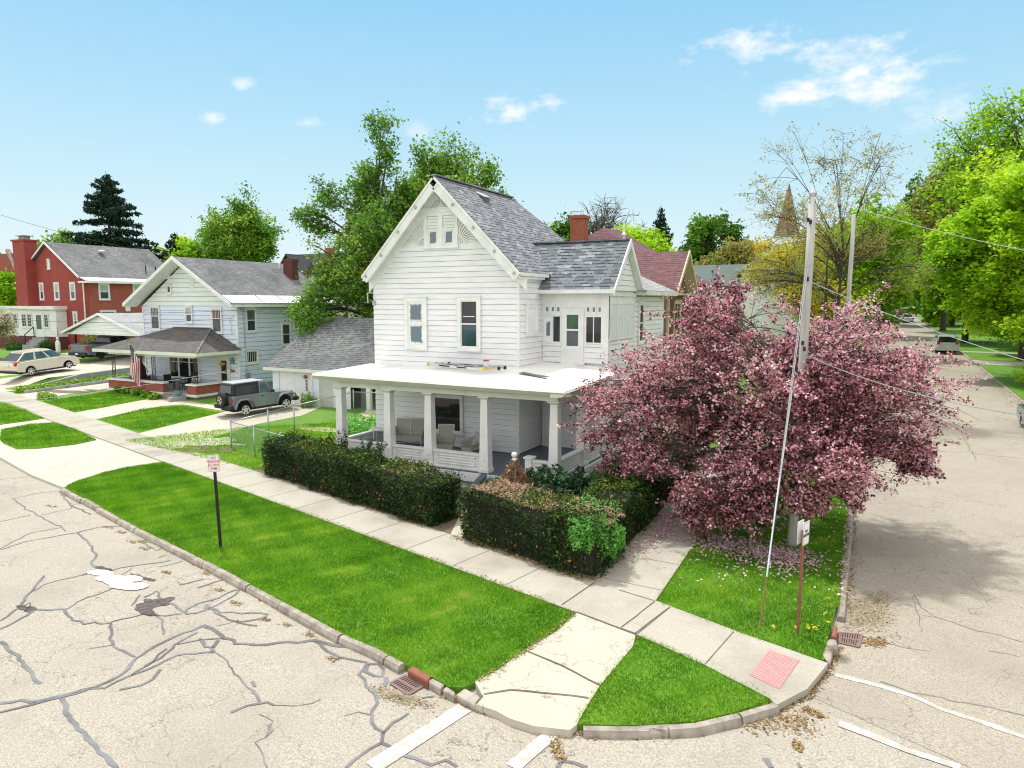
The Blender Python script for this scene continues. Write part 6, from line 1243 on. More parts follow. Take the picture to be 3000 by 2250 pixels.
for i, (x, y, r_, lab) in enumerate(((-38.55, 29.8, -1.2, 'dark folding patio chair nearest the porch door'), (-39.85, 29.7, 1.4, 'dark folding patio chair between the flag and the table'))):
    e = empty('patio_chair', (x, y, 1.42), r_, lab, 'chair', 'dark patio chairs'); mb = MB(); mb.box(-.24, .24, -.24, .24, .42, .46); mb.build('seat', M['black'], e, world=False); mb = MB(); mb.prism([(-.24, .22, .46), (.24, .22, .46), (.24, .34, .95), (-.24, .34, .95)], (0, .03, 0)); mb.build('backrest', M['black'], e, world=False)
    for a in (-1, 1): mb = MB(); mb.tube([(a * .25, -.26, 0), (a * .25, .2, .6)], .015, 5); mb.tube([(a * .25, .3, 0), (a * .25, -.2, .6)], .015, 5); mb.build('leg', M['black'], e, world=False)
mb = MB(); c_ = Vector((-36.12, by0 - .05, 3.25)); P = []
for k in range(10): r_ = .26 if k % 2 == 0 else .11; t = R(90 + 36 * k); P.append(c_ + Vector((r_ * math.cos(t), 0, r_ * math.sin(t))))
mb.prism(P, (0, -.04, 0)); tag(mb.build('star_ornament', M['teal']), 'dark metal star hung on the blue siding beside the porch door', 'ornament')
mb = MB(); mb.sphere((-36.93, by0 - .14, 3.05), .19, 8, .6); tag(mb.build('door_wreath', M['gold']), 'straw coloured wreath hanging on the porch door of the blue house', 'wreath')
mb = MB(); mb.box(-36.4, -36.0, by0 - .06, by0 - .03, 2.55, 2.75); tag(mb.build('house_plaque', M['bricko']), 'small brown plaque under the metal star on the blue house', 'plaque')
e = empty('flower_urn', (-36.82, 27.95, 1.35), 0, 'green glazed urn standing on the step cheek of the blue house', 'urn'); mb = MB(); mb.tube([(-36.82, 27.95, 1.35), (-36.82, 27.95, 1.4), (-36.82, 27.95, 1.55), (-36.82, 27.95, 1.7)], [.12, .1, .2, .22], 10); mb.build('bowl', M['teal'], e)
mb = MB(); mb.tube([(-36.82, 27.95, 1.69), (-36.82, 27.95, 1.71)], .2, 10); mb.build('soil', M['soil'], e)
e = empty('kayak', (-34.3, 33.6, 1.2), 0, 'bright blue plastic tub leaning by the garage wall behind the jeep', 'tub'); mb = MB(); mb.tube([(-34.4, 33.3, 1.9), (-34.0, 33.2, 1.92), (-32.9, 32.6, 1.92), (-32.6, 32.4, 1.9)], [.05, .3, .3, .1], 8); mb.build('hull', M['blue'], e, smooth=True); e.name = 'blue_tub'
mb = MB(); mb.tube([(-34.0, 33.2, 1.1), (-34.0, 33.2, 1.7)], .3, 8); mb.build('stand', M['black'], e)
e = empty('yard_statue', (-67.6, 38.9, T(-67.6, 38.9)), 0, 'small white statue standing beside the brick house steps', 'statue')
z = T(-67.6, 38.9); mb = MB(); mb.tube([(-67.6, 38.9, z), (-67.6, 38.9, z + .15), (-67.6, 38.9, z + .5), (-67.6, 38.9, z + .95), (-67.6, 38.9, z + 1.15)], [.24, .2, .22, .2, .09], 8); mb.build('figure', M['trim'], e, smooth=True); mb = MB(); mb.sphere((-67.6, 38.9, z + 1.28), .14, 8); mb.build('head', M['trim'], e)
for i, (u, v, lab) in enumerate(((1105, 1212, 'flat stone slab lying in the yard behind the left porch column'), (1150, 1203, 'pale flat stone slab beside the garage lean-to'))):
    g = G(u, v); mb = MB(); z = T(*g); mb.prism([(g[0] - .6, g[1] - .3, z), (g[0] + .5, g[1] - .4, z), (g[0] + .6, g[1] + .3, z), (g[0] - .4, g[1] + .35, z)], (0, 0, .14)); tag(mb.build('stone_slab', M['walkold'], bevel=.02), lab, 'stone')

# ================================================================ vehicles (x forward, y left, z up, origin on the ground between the wheels)
def arch(cx, r, n=9, z0=.0):
    return [(cx + r * math.cos(t), z0 + r * math.sin(t)) for t in np.linspace(0, math.pi, n)]
def smoothbody(name, outline, W, mat, e, inset=.07, rnd=.10, top_in=None, zc=.6):
    """side outline (x,z) swept across the width with softened shoulders"""
    def off(k): return [(x * (1 - k * .028), z if z < .45 else .45 + (z - .45) * (1 - k * .06)) for x, z in outline]
    lay = [(-W / 2, 1.0), (-W / 2 + rnd * .35, .35), (-W / 2 + rnd * 1.3, 0), (W / 2 - rnd * 1.3, 0), (W / 2 - rnd * .35, .35), (W / 2, 1.0)]
    mb = MB(); n = len(outline)
    for y, k in lay: mb.v += [(x, y, z) for x, z in off(k)]
    for i in range(len(lay) - 1):
        for j in range(n): j2 = (j + 1) % n; mb.f.append((i * n + j, (i + 1) * n + j, (i + 1) * n + j2, i * n + j2)); mb.m.append(0)
    mb.f.append(tuple(range(n))); mb.f.append(tuple(range((len(lay) - 1) * n, len(lay) * n))[::-1]); mb.m += [0, 0]
    o = mb.build(name, mat, e, world=False); bm = bmesh.new(); bm.from_mesh(o.data); bmesh.ops.recalc_face_normals(bm, faces=bm.faces); bm.to_mesh(o.data); bm.free()
    m = o.modifiers.new('bevel', 'BEVEL'); m.width = .03; m.segments = 2; m.limit_method = 'ANGLE'; m.angle_limit = R(25)
    for p in o.data.polygons: p.use_smooth = True
    m2 = o.modifiers.new('wn', 'WEIGHTED_NORMAL'); return o
def cabin(e, base, top, z0, z1, w0, w1, mat, glassm, pil=.07, doors=(), name='cabin'):
    """greenhouse: base=(xr,xf), top=(xr,xf)"""
    (a, b), (c, d) = base, top; mb = MB()
    mb.hexa([(a, -w0, z0), (b, -w0, z0), (b, w0, z0), (a, w0, z0), (c, -w1, z1), (d, -w1, z1), (d, w1, z1), (c, w1, z1)])
    o = mb.build(name, mat, e, world=False, bevel=.06, seg=3)
    for p in o.data.polygons: p.use_smooth = True
    o.modifiers.new('wn', 'WEIGHTED_NORMAL')
    def P(x0, x1, s, kz): z = z0 + (z1 - z0) * kz; w = w0 + (w1 - w0) * kz; return Vector((x0 + (x1 - x0) * kz, s * (w + .008), z))
    for s in (-1, 1):
        cuts = [0] + list(doors) + [1]
        for u, v in zip(cuts[:-1], cuts[1:]):
            xa, xb = a + (b - a) * u, a + (b - a) * v; xc, xd = c + (d - c) * u, c + (d - c) * v; g = .05
            mb = MB(); mb.prism([P(xa + g + .04, xc + g, s, .10), P(xb - g - .04, xd - g, s, .10), P(xb - g - .02, xd - g, s, .86), P(xa + g + .02, xc + g, s, .86)], (0, s * .004, 0)); mb.build('side_window', glassm, e, world=False)
    for (x0, x1, nm) in ((a, c, 'rear_window'), (b, d, 'windscreen')):
        dx = -.012 if nm == 'rear_window' else .012
        q = [Vector((x0 + (x1 - x0) * k + dx, y * (w0 + (w1 - w0) * k - pil), z0 + (z1 - z0) * k)) for k, y in ((.10, -1), (.10, 1), (.86, 1), (.86, -1))]
        mb = MB(); mb.prism(q, (dx * .5, 0, .002)); mb.build(nm, M['carglass'], e, world=False)
    return o
def wheel(e, x, y, r, w, spokes=5, rim='rim', rr=.62):
    mb = MB(); s = 1 if y > 0 else -1
    prof = [(-w / 2, r * .7), (-w / 2, r * .93), (-w / 2 + .03, r), (w / 2 - .03, r), (w / 2, r * .93), (w / 2, r * .66)]
    mb.tube([(x, y + q, r) for q, _ in prof], [k for _, k in prof], 28); t = mb.build('wheel', M['rubber'], e, world=False, smooth=False)
    yo = y + s * (w / 2 - .01); mb = MB(); mb.tube([(x, yo - s * .03, r), (x, yo - s * .02, r)], [r * rr, r * rr], 24, cap=True); mb.build('wheel_disc', M['black'], t, world=False)
    mb = MB(); pts = []
    for k in range(spokes):
        a = 2 * math.pi * k / spokes + .3; ca, sa = math.cos(a), math.sin(a); wd = r * .11
        q = [(x + ca * .03 - sa * wd * 1.2, yo, r + sa * .03 + ca * wd * 1.2), (x + ca * r * rr * .98 - sa * wd * .8, yo - s * .01, r + sa * r * rr * .98 + ca * wd * .8), (x + ca * r * rr * .98 + sa * wd * .8, yo - s * .01, r + sa * r * rr * .98 - ca * wd * .8), (x + ca * .03 + sa * wd * 1.2, yo, r + sa * .03 - ca * wd * 1.2)]
        mb.prism(q, (0, s * .02, 0))
    n = 24; ri, ro = r * rr * .9, r * rr * 1.04
    for k in range(n):
        a, b = 2 * math.pi * k / n, 2 * math.pi * (k + 1) / n
        mb.prism([(x + ri * math.cos(a), yo, r + ri * math.sin(a)), (x + ro * math.cos(a), yo, r + ro * math.sin(a)), (x + ro * math.cos(b), yo, r + ro * math.sin(b)), (x + ri * math.cos(b), yo, r + ri * math.sin(b))], (0, s * .02, 0))
    mb.tube([(x, yo, r), (x, yo + s * .03, r)], r * .14, 10); mb.build('rim', M[rim], t, world=False); return t
def bx_(e, name, mat, x0, x1, y0, y1, z0, z1, bevel=.01):
    mb = MB(); mb.box(x0, x1, y0, y1, z0, z1); return mb.build(name, M[mat] if isinstance(mat, str) else mat, e, world=False, bevel=bevel)
def mirror(e, x, y, z, mat):
    s = 1 if y > 0 else -1; bx_(e, 'wing_mirror', mat, x - .07, x + .07, y + s * .02, y + s * .2, z - .07, z + .08, .03)
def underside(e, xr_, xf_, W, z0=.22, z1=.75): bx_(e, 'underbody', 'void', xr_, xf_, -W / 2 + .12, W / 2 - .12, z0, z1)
def vehicle(name, label, x, y, head, pitch=0, group=None, cat='car', z=None): return empty(name, (x, y, T(x, y) + .02 if z is None else z), head, label, cat, group, pitch)
# champagne suv
h = R(97); rwx, rwy = -52.1, 27.9
e = vehicle('parked_suv', 'champagne coloured suv parked nose up on the sloping concrete driveway', rwx - .85 + .35 * math.cos(h) * 0 + 1.43 * math.cos(h), rwy + 1.43 * math.sin(h), h, R(3.5))
e.location.z = T(e.location.x, e.location.y) + .04
ol = [(-2.34, .42), (-2.40, .62), (-2.38, .85), (-2.32, 1.06), (-1.2, 1.10), (.0, 1.10), (.95, 1.10), (1.5, 1.07), (2.05, .98), (2.30, .78), (2.38, .55), (2.34, .34), (1.85, .30)] + [(x, z) for x, z in arch(1.43, .42, 9, .34)] + [(1.0, .28), (-1.0, .28)] + arch(-1.43, .42, 9, .34) + [(-1.9, .34)]
smoothbody('body', ol, 1.84, M['p_tan'], e); cabin(e, (-2.30, 1.35), (-1.50, .30), 1.08, 1.70, .86, .64, M['p_tan'], M['sideglass'], doors=(.36, .66)); underside(e, -2.1, 2.1, 1.8)
bx_(e, 'roof_panel', 'p_tan', -1.55, .25, -.56, .56, 1.69, 1.74, .025)
for sx in (-1.43, 1.43):
    for sy in (-.84, .84): wheel(e, sx, sy, .36, .22, 5)
for s in (-1, 1): bx_(e, 'tail_light', 'tail', -2.42, -2.12, s * .9 - .08 if s > 0 else -.9, .9 if s > 0 else -.9 + .08 + .12, .82, 1.06); mirror(e, .85, s * .9, 1.12, 'p_tan'); bx_(e, 'headlight', 'chrome', 2.05, 2.34, s * .72 - .14, s * .72 + .14, .68, .84)
bx_(e, 'rear_bumper', 'black', -2.44, -2.2, -.86, .86, .3, .46); bx_(e, 'number_plate', 'plate', -2.44, -2.41, -.2, .12, .72, .88); bx_(e, 'sill', 'black', -1.0, 1.0, -.93, .93, .24, .36)
# slate pickup under the carport
h = R(96)
e = vehicle('pickup_truck', 'dark slate blue pickup truck parked nose in under the carport behind the porch', -57.25, 37.25, h, R(1.5), cat='truck')
ol = [(-2.9, .55), (-2.92, 1.0), (-2.88, 1.38), (-.75, 1.38), (-.7, 1.25), (1.4, 1.27), (2.6, 1.2), (2.9, 1.0), (2.95, .6), (2.3, .5)] + arch(1.9, .48, 9, .45) + [(1.35, .45), (-1.2, .45)] + arch(-1.75, .48, 9, .45) + [(-2.3, .5)]
smoothbody('body', ol, 2.0, M['p_slate'], e); cabin(e, (-.75, 1.5), (-.6, .7), 1.25, 1.92, .9, .74, M['p_slate'], M['carglass'], doors=(.5,)); underside(e, -2.7, 2.7, 1.9, .35, .9)
bx_(e, 'bed_cover', 'black', -2.86, -.8, -.86, .86, 1.36, 1.42); bx_(e, 'tailgate', 'p_slate', -2.96, -2.9, -.78, .78, .82, 1.34)
for sx in (-1.75, 1.9):
    for sy in (-.9, .9): wheel(e, sx, sy, .42, .27, 6, 'black')
for s in (-1, 1): bx_(e, 'tail_light', 'tail', -2.97, -2.8, s * .93 - .09, s * .93 + .09, .92, 1.32); mirror(e, .95, s * .98, 1.4, 'black')
bx_(e, 'rear_bumper', 'black', -3.1, -2.85, -.95, .95, .5, .74); bx_(e, 'number_plate', 'plate', -3.12, -3.1, -.16, .16, .58, .7); bx_(e, 'roof_rack', 'black', -.5, .6, -.6, .6, 1.94, 2.0)
# silver off-roader
h = R(79); cxr, cyr = -28.9 - .80 * math.sin(h) , 25.8 + .80 * math.cos(h)
e = vehicle('offroad_car', 'silver two door off-roader with black hardtop and rear spare wheel on the driveway', cxr + 1.21 * math.cos(h), cyr + 1.21 * math.sin(h), h, R(1.5))
ol = [(-1.78, .5), (-1.80, .62), (-1.80, 1.12), (.45, 1.12), (.6, 1.10), (1.72, 1.04), (1.80, .98), (1.80, .6), (1.72, .55)] + arch(1.21, .46, 9, .45) + [(.7, .42), (-.68, .42)] + arch(-1.21, .46, 9, .45)
mb = MB(); n = len(ol)
for y in (-.77, .77): mb.v += [(x, y, z) for x, z in ol]
for j in range(n): j2 = (j + 1) % n; mb.f.append((j, n + j, n + j2, j2)); mb.m.append(0)
mb.f.append(tuple(range(n))); mb.f.append(tuple(range(n, 2 * n))[::-1]); mb.m += [0, 0]
o = mb.build('body', M['p_silver'], e, world=False, bevel=.035); bm = bmesh.new(); bm.from_mesh(o.data); bmesh.ops.recalc_face_normals(bm, faces=bm.faces); bm.to_mesh(o.data); bm.free()
mb = MB(); mb.hexa([(-1.78, -.75, 1.12), (-.25, -.75, 1.12), (-.25, .75, 1.12), (-1.78, .75, 1.12), (-1.66, -.62, 1.74), (-.2, -.62, 1.78), (-.2, .62, 1.78), (-1.66, .62, 1.74)]); mb.build('hardtop', M['black'], e, world=False, bevel=.03)
mb = MB(); mb.hexa([(-.28, -.75, 1.1), (.52, -.75, 1.1), (.52, .75, 1.1), (-.28, .75, 1.1), (-.22, -.62, 1.77), (.18, -.62, 1.76), (.18, .62, 1.76), (-.22, .62, 1.77)]); mb.build('door_frame', M['p_silver'], e, world=False, bevel=.02)
bx_(e, 'roof_panel', plain('grey_top', (.42, .44, .46), .5), -1.62, .14, -.58, .58, 1.74, 1.80, .03)
def sw(x0, x1, x2, x3, z0, z1, nm, mat, e=e):
    for s in (-1, 1):
        def q(x, z): return Vector((x, s * (.75 - .13 * (z - 1.12) / .64 + .012), z))
        mb = MB(); mb.prism([q(x0, z0), q(x1, z0), q(x2, z1), q(x3, z1)], (0, s * .004, 0)); mb.build(nm, mat, e, world=False)
sw(-1.62, -.4, -.4, -1.55, 1.2, 1.62, 'side_window', M['carglass']); sw(-.2, .42, .14, -.16, 1.16, 1.66, 'side_window', M['sideglass'])
mb = MB(); mb.prism([(.535, -.66, 1.18), (.535, .66, 1.18), (.2, .55, 1.70), (.2, -.55, 1.70)], (.01, 0, .004)); mb.build('windscreen', M['carglass'], e, world=False)
mb = MB(); mb.prism([(-1.775, -.55, 1.22), (-1.775, .55, 1.22), (-1.69, .5, 1.64), (-1.69, -.5, 1.64)], (-.01, 0, 0)); mb.build('rear_window', M['carglass'], e, world=False)
for sx in (-1.21, 1.21):
    for s in (-1, 1):
        wheel(e, sx, s * .78, .39, .25, 5, rr=.56); P = [(sx + .62 * math.cos(t), .36 + .54 * math.sin(t)) for t in np.linspace(.05, math.pi - .05, 9)]; mb = MB()
        if sx > 0: P = [(sx + .72, .72), (sx + .58, .93), (sx + .3, 1.0), (sx - .2, .98), (sx - .42, .84), (sx - .58, .5)]
        else: P = [(sx + .60, .5), (sx + .42, .84), (sx + .22, .97), (sx - .25, .97), (sx - .42, .84), (sx - .56, .52)]
        for a, b in zip(P[:-1], P[1:]): mb.hexa([(a[0], s * .76, a[1] - .05), (a[0], s * .97, a[1] - .07), (b[0], s * .97, b[1] - .07), (b[0], s * .76, b[1] - .05), (a[0], s * .76, a[1] + .03), (a[0], s * .95, a[1] + .0), (b[0], s * .95, b[1] + .0), (b[0], s * .76, b[1] + .03)])
        mb.build('fender_flare', M['p_silver'], e, world=False, bevel=.012)
underside(e, -1.7, 1.7, 1.5, .3, .9)
for s in (-1, 1): bx_(e, 'tail_light', 'tail', -1.84, -1.76, s * .69 - .07, s * .69 + .07, .82, 1.02); mirror(e, .42, s * .82, 1.2, 'black'); bx_(e, 'side_step', 'black', -.65, .65, s * .8 - .06, s * .8 + .06, .34, .40); bx_(e, 'door_handle', 'black', -.2, -.05, s * .78 - .015, s * .78 + .015, .98, 1.02); bx_(e, 'headlight', 'chrome', 1.78, 1.84, s * .45 - .1, s * .45 + .1, .78, .98)
bx_(e, 'rear_bumper', 'black', -2.0, -1.78, -.78, .78, .46, .66, .03); bx_(e, 'front_bumper', 'black', 1.8, 2.1, -.82, .82, .48, .68, .03); bx_(e, 'hinge_plate', 'black', -1.85, -1.8, -.1, .45, .7, .95)
bx_(e, 'seam_strip', 'p_silver', -1.74, -.3, -.785, .785, 1.10, 1.15)
ew = empty('spare_wheel', (0, 0, 0)); ew.parent = e; ew.location = (-1.97, .02, .93); ew.rotation_euler = (0, 0, R(90)); bpy.data.objects.remove(ew)
mb = MB(); mb.tube([(-1.84, .02, .92), (-1.86, .02, .92), (-2.06, .02, .92), (-2.09, .02, .92)], [.34, .39, .39, .33], 26); t_ = mb.build('spare_wheel', M['rubber'], e, world=False)
mb = MB(); mb.tube([(-2.085, .02, .92), (-2.10, .02, .92)], .21, 20); mb.build('rim', M['rim'], t_, world=False)
mb = MB()
for k in range(5): a = 2 * math.pi * k / 5 + .6; mb.prism([(-2.102, .02 + .07 * math.cos(a - .5), .92 + .07 * math.sin(a - .5)), (-2.102, .02 + .19 * math.cos(a - .22), .92 + .19 * math.sin(a - .22)), (-2.102, .02 + .19 * math.cos(a + .22), .92 + .19 * math.sin(a + .22)), (-2.102, .02 + .07 * math.cos(a + .5), .92 + .07 * math.sin(a + .5))], (-.004, 0, 0))
mb.build('rim_openings', M['black'], t_, world=False)
# cars on the side street (drive away from us: heading +Y)
def sedan(name, label, x, y, head, mat, van=False, group='cars along the side street', z=None, glass=None):
    e = vehicle(name, label, x, y, head, R(1.6) if head > 0 else R(-1.6), group, z=(T(x, y) + RD + .02))
    if van:
        ol = [(-2.5, .4), (-2.56, .62), (-2.54, .9), (-2.46, 1.12), (-1.2, 1.10), (1.2, 1.06), (2.1, .9), (2.45, .7), (2.52, .4), (1.95, .32)] + arch(1.5, .4, 9, .34) + [(1.05, .26), (-1.05, .26)] + arch(-1.5, .4, 9, .34) + [(-2.0, .34)]
        smoothbody('body', ol, 1.95, M[mat], e); cabin(e, (-2.46, 1.5), (-2.2, .5), 1.06, 1.75, .9, .76, M[mat], M['sideglass'], doors=(.3, .66)); tz, tw, xb = (.98, 1.26), .12, -2.56
        for s in (-1, 1): bx_(e, 'roof_rail', 'black', -1.9, .3, s * .68 - .02, s * .68 + .02, 1.76, 1.80)
    else:
        ol = [(-2.3, .4), (-2.36, .6), (-2.34, .85), (-2.2, 1.0), (-1.2, 1.0), (1.0, .95), (1.9, .82), (2.25, .68), (2.32, .4), (1.85, .3)] + arch(1.4, .38, 9, .32) + [(1.0, .24), (-1.0, .24)] + arch(-1.35, .38, 9, .32) + [(-1.8, .32)]
        smoothbody('body', ol, 1.82, M[mat], e); cabin(e, (-1.7, 1.2), (-1.0, .35), .95, 1.46, .82, .62, M[mat], M['sideglass'], doors=(.5,)); tz, tw, xb = (.72, .92), .14, -2.36
    underside(e, -2.1, 2.1, 1.8, .2, .7)
    for sx in ((-1.5, 1.5) if van else (-1.35, 1.4)):
        for sy in (-.83, .83): wheel(e, sx, sy * (1.05 if van else 1), .34, .22, 5)
    for s in (-1, 1): bx_(e, 'tail_light', 'tail', xb - .02, xb + .16, s * .74 - tw, s * .74 + tw, *tz); mirror(e, .85, s * .9, 1.08, mat)
    bx_(e, 'rear_bumper', mat, xb - .06, xb + .15, -.86, .86, .36, .58, .05); bx_(e, 'number_plate', 'plate', xb - .07, xb - .03, -.2, .2, .66, .8); return e
sedan('minivan', 'pale silver minivan with dark rear window parked at the right kerb of the side street', 6.1, 80.6, R(90.5), 'p_van', True)
sedan('white_sedan', 'white sedan driving up the side street just behind the maroon car', 4.55, 135.2, R(91), 'p_white')
sedan('maroon_car', 'dark maroon car at the far end of the side street ahead of the white one', 4.3, 150, R(91), 'p_mar', True)
ge = G(3016, 1283, RD); sedan('edge_car', 'dark car of which only a front wheel shows at the right picture edge', ge[0] + .95, ge[1] + 1.4, R(-89), 'p_slate')
# bin and traffic lights far away
g = G(2676, 915); e = empty('waste_bin', (8.6, 158, T(8.6, 158)), 0, 'dark teal wheeled bin by the road far up the side street', 'bin'); mb = MB(); z = T(8.6, 158)
mb.hexa([(8.2, 157.6, z), (9.0, 157.6, z), (9.0, 158.4, z), (8.2, 158.4, z), (8.1, 157.5, z + 1.7), (9.1, 157.5, z + 1.7), (9.1, 158.5, z + 1.7), (8.1, 158.5, z + 1.7)]); mb.build('bin_body', M['teal'], e); mb = MB(); mb.box(8.05, 9.15, 157.4, 158.6, z + 1.7, z + 1.85); mb.build('lid', M['teal'], e)
def XP(px, Y): return -Y * math.tan(R(27.26) - math.atan((px - 1500) / 2077.0))
# ================================================================ vegetation
def unit(n): v = rng.normal(0, 1, (n, 3)); return v / np.linalg.norm(v, axis=1)[:, None]
def leaf_quads(P, size, aspect=.6, up=.0, sizevar=.35):
    n = len(P); N = unit(n); N[:, 2] = np.abs(N[:, 2]) + up; N /= np.linalg.norm(N, axis=1)[:, None]
    A = np.cross(N, unit(n)); A /= np.linalg.norm(A, axis=1)[:, None] + 1e-9; B = np.cross(N, A); s = size * np.clip(rng.normal(1, sizevar, n), .4, 2)[:, None]
    V = np.empty((n, 4, 3)); V[:, 0] = P + A * s / 2; V[:, 1] = P + B * s * aspect / 2 + N * s * .08; V[:, 2] = P - A * s / 2; V[:, 3] = P - B * s * aspect / 2 + N * s * .08
    return V.reshape(-1, 3)
def bend(a, b, lift, n=5):
    return [a.lerp(b, k / n) + Vector((0, 0, lift * math.sin(math.pi * k / n))) for k in range(n + 1)]
def tree(label, x, y, H, crown, nb, leaf, mat, bark='bark', tr=.3, n2=6, n3=6, lpt=30, spread=(.30, .16), jit=.35, z0=None, fork=.25, group='trees around the houses', name='tree', tonec=.5, trunks=1, drop=0.0, twig_r=.012, up=.2, bare=0.0, tonef=1.2, clump=.22, lean=(0, 0), sig=.17, seed=None, vis=True, solo=None):
    """crown: list of ellipsoids (cx,cy,cz,rx,ry,rz) relative to the foot"""
    if seed is not None:
        global rng; rng = np.random.default_rng(seed); random.seed(seed)
    zb = T(x, y) if z0 is None else z0; e = empty(name, (x, y, zb), 0, label, 'tree', group); foot = Vector((x, y, zb))
    wsum = [(c[3] * c[4] * c[5]) ** .75 for c in crown]; tot = sum(wsum); mb = MB()
    fz = foot + Vector((lean[0], lean[1], H * fork)); nub = []
    for t in range(trunks):
        o = Vector((random.uniform(-.5, .5), random.uniform(-.3, .3), 0)) * (tr * 2 if trunks > 1 else 0)
        f2 = fz + o * 3; nub.append(f2)
        mb.tube([foot + o - Vector((0, 0, .2)), foot + o * 1.2 + Vector((0, 0, .25)), foot.lerp(f2, .5) + Vector((random.uniform(-.1, .1) * tr, 0, 0)), f2], [tr * 1.35, tr, tr * .88, tr * .75], 9)
    tips = []; zt = max(c[2] + c[5] * .25 for c in crown) * (.72 if trunks > 1 else 1); tops = []
    for i, f_ in enumerate(nub): tops.append(foot + Vector((crown[0][0] * .6 + (f_.x - foot.x) * 1.6, crown[0][1] * .6 + (f_.y - foot.y) * 1.6, zt))); mb.tube(bend(f_, tops[-1], 0), [tr * .7 * (1 - k / 6.3) for k in range(6)], 7)
    for c, wq in zip(crown, wsum):
        n1 = max(1, round(nb * wq / tot)); cc = foot + Vector(c[:3]); rr = Vector(c[3:])
        f2 = nub[random.randrange(len(nub))]; top = tops[nub.index(f2)]
        for i in range(n1):
            v = unit(1)[0]; r = (rng.random() ** .33) * .82; p1 = cc + Vector((v[0] * rr.x, v[1] * rr.y, v[2] * rr.z)) * r
            k = min(.9, max(0, (p1.z - f2.z) / max(.1, top.z - f2.z) * .6)); s0 = f2.lerp(top, k)
            L = (p1 - s0).length; b1 = bend(s0, p1, L * .10); r0 = tr * .42 * (1 - k * .6); mb.tube(b1, [r0 * (1 - j / 6.6) + .008 for j in range(6)], 6, cap=False)
            for j in range(n2):
                d = unit(1)[0]; p2 = p1 + Vector((d[0] * rr.x, d[1] * rr.y, d[2] * rr.z - drop * rr.z)) * spread[0] * 1.5 * (rng.random() ** .5)
                q = p2 - cc; m = math.sqrt((q.x / rr.x) ** 2 + (q.y / rr.y) ** 2 + (q.z / rr.z) ** 2)
                if m > 1.05: p2 = cc + q / m * random.uniform(.9, 1.08)
                s1 = b1[random.choice((2, 3, 4, 5))]; b2 = bend(s1, p2, (p2 - s1).length * .08, 4); mb.tube(b2, [max(twig_r, r0 * .34) * (1 - a / 5.5) + twig_r * .4 for a in range(5)], 4, cap=False)
                for l in range(n3):
                    d = unit(1)[0]; p3 = p2 + Vector((d[0] * rr.x, d[1] * rr.y, d[2] * rr.z - drop * rr.z * .5)) * spread[1] * 1.5 * (rng.random() ** .5); s2 = b2[random.choice((2, 3, 4))]
                    mb.tube([s2, s2.lerp(p3, .5) + Vector((0, 0, .05)), p3], [twig_r, twig_r * .7, twig_r * .35], 3, cap=False); tips.append((s2, p3, (i * 7 + j) % 97 / 97))
    mb.build('trunk', M[bark], e, uv=False, smooth=True)
    if lpt > 0:
        S = np.array([t[0] for t in tips]); E_ = np.array([t[1] for t in tips]); ph = np.array([t[2] for t in tips]); n = len(tips)
        cnt = rng.poisson(lpt, n); cnt[rng.random(n) < bare] = 0; idx = np.repeat(np.arange(n), cnt); k = rng.beta(2.2, 1.0, len(idx))[:, None]
        P = S[idx] * (1 - k) + E_[idx] * k + rng.normal(0, jit, (len(idx), 3)) * np.array([1, 1, .8])
        tone = np.clip(tonec + clump * (ph[idx] - .5) * 2 + .14 * lump(P[:, 0], P[:, 1] + P[:, 2], tonef) + rng.normal(0, sig, len(P)), 0, 1)
        np_mesh('crown', leaf_quads(P, leaf, .62, up), 4, M[mat], tone, e)
    return e
# the crabapple in full blossom
tree('sprawling crabapple tree covered in pink blossom growing over the pavement beside the pole', -2.55, 20.6, 6.5,
     [(.9, -1.9, 3.8, 1.5, .9, 1.5), (-.2, .4, 3.9, 4.3, 3.2, 2.7), (-3.3, -.5, 2.9, 2.3, 2.0, 1.5), (2.8, .1, 3.3, 1.9, 1.9, 1.2), (-1.3, .4, 5.4, 1.6, 1.7, 1.7), (1.3, .6, 5.0, 1.5, 1.5, 1.2), (.3, -2.4, 1.7, 2.2, 1.3, 1.5), (-1.2, -2.0, 1.5, 1.5, 1.2, 1.2), (1.6, -1.8, 1.4, 1.1, 1.2, 1.2), (3.9, -.2, 2.6, .9, 1.0, .8), (2.0, -1.6, 3.6, 1.8, 1.0, 1.3), (2.3, .8, 4.4, 1.3, 1.2, .9)], 62, .072, 'lf_crab', 'bark', .17, 9, 9, 54, (.38, .26), .06, fork=.16,
     group=None, name='crabapple_tree', tonec=.47, drop=.16, twig_r=.008, clump=.14, trunks=2, seed=11, tonef=1.6, bare=.10, sig=.25)
# big trees behind the white house
tree('tall spreading green tree behind the left slope of the white house roof', XP(1112, 36.8), 36.8, 16.6,
     [(0, 0, 9.4, 5.4, 5.0, 4.8), (.5, .4, 14.0, 2.5, 2.4, 3.6), (-3.4, -.5, 11.4, 2.6, 2.4, 2.6), (-2.2, -2.0, 5.4, 3.8, 3, 2.5), (3.0, 1, 11.0, 2.4, 2.2, 2.6)], 50, .18, 'lf_mid', 'bark', .30, 7, 7, 20, (.28, .15), .24, fork=.2, tonec=.56, bare=.10, seed=3, clump=.3)
tree('tall green tree rising directly behind the ridge of the white house', XP(1325, 40.5), 40.5, 18,
     [(0, 0, 12.8, 3.4, 3.2, 4.9), (-1.6, 0, 13.6, 1.8, 2, 3.4), (2.2, .5, 11.6, 2.0, 2, 3.2)], 26, .20, 'lf_mid', 'bark', .24, 7, 7, 18, (.26, .15), .30, fork=.35, tonec=.66, bare=.14, seed=4, clump=.3)
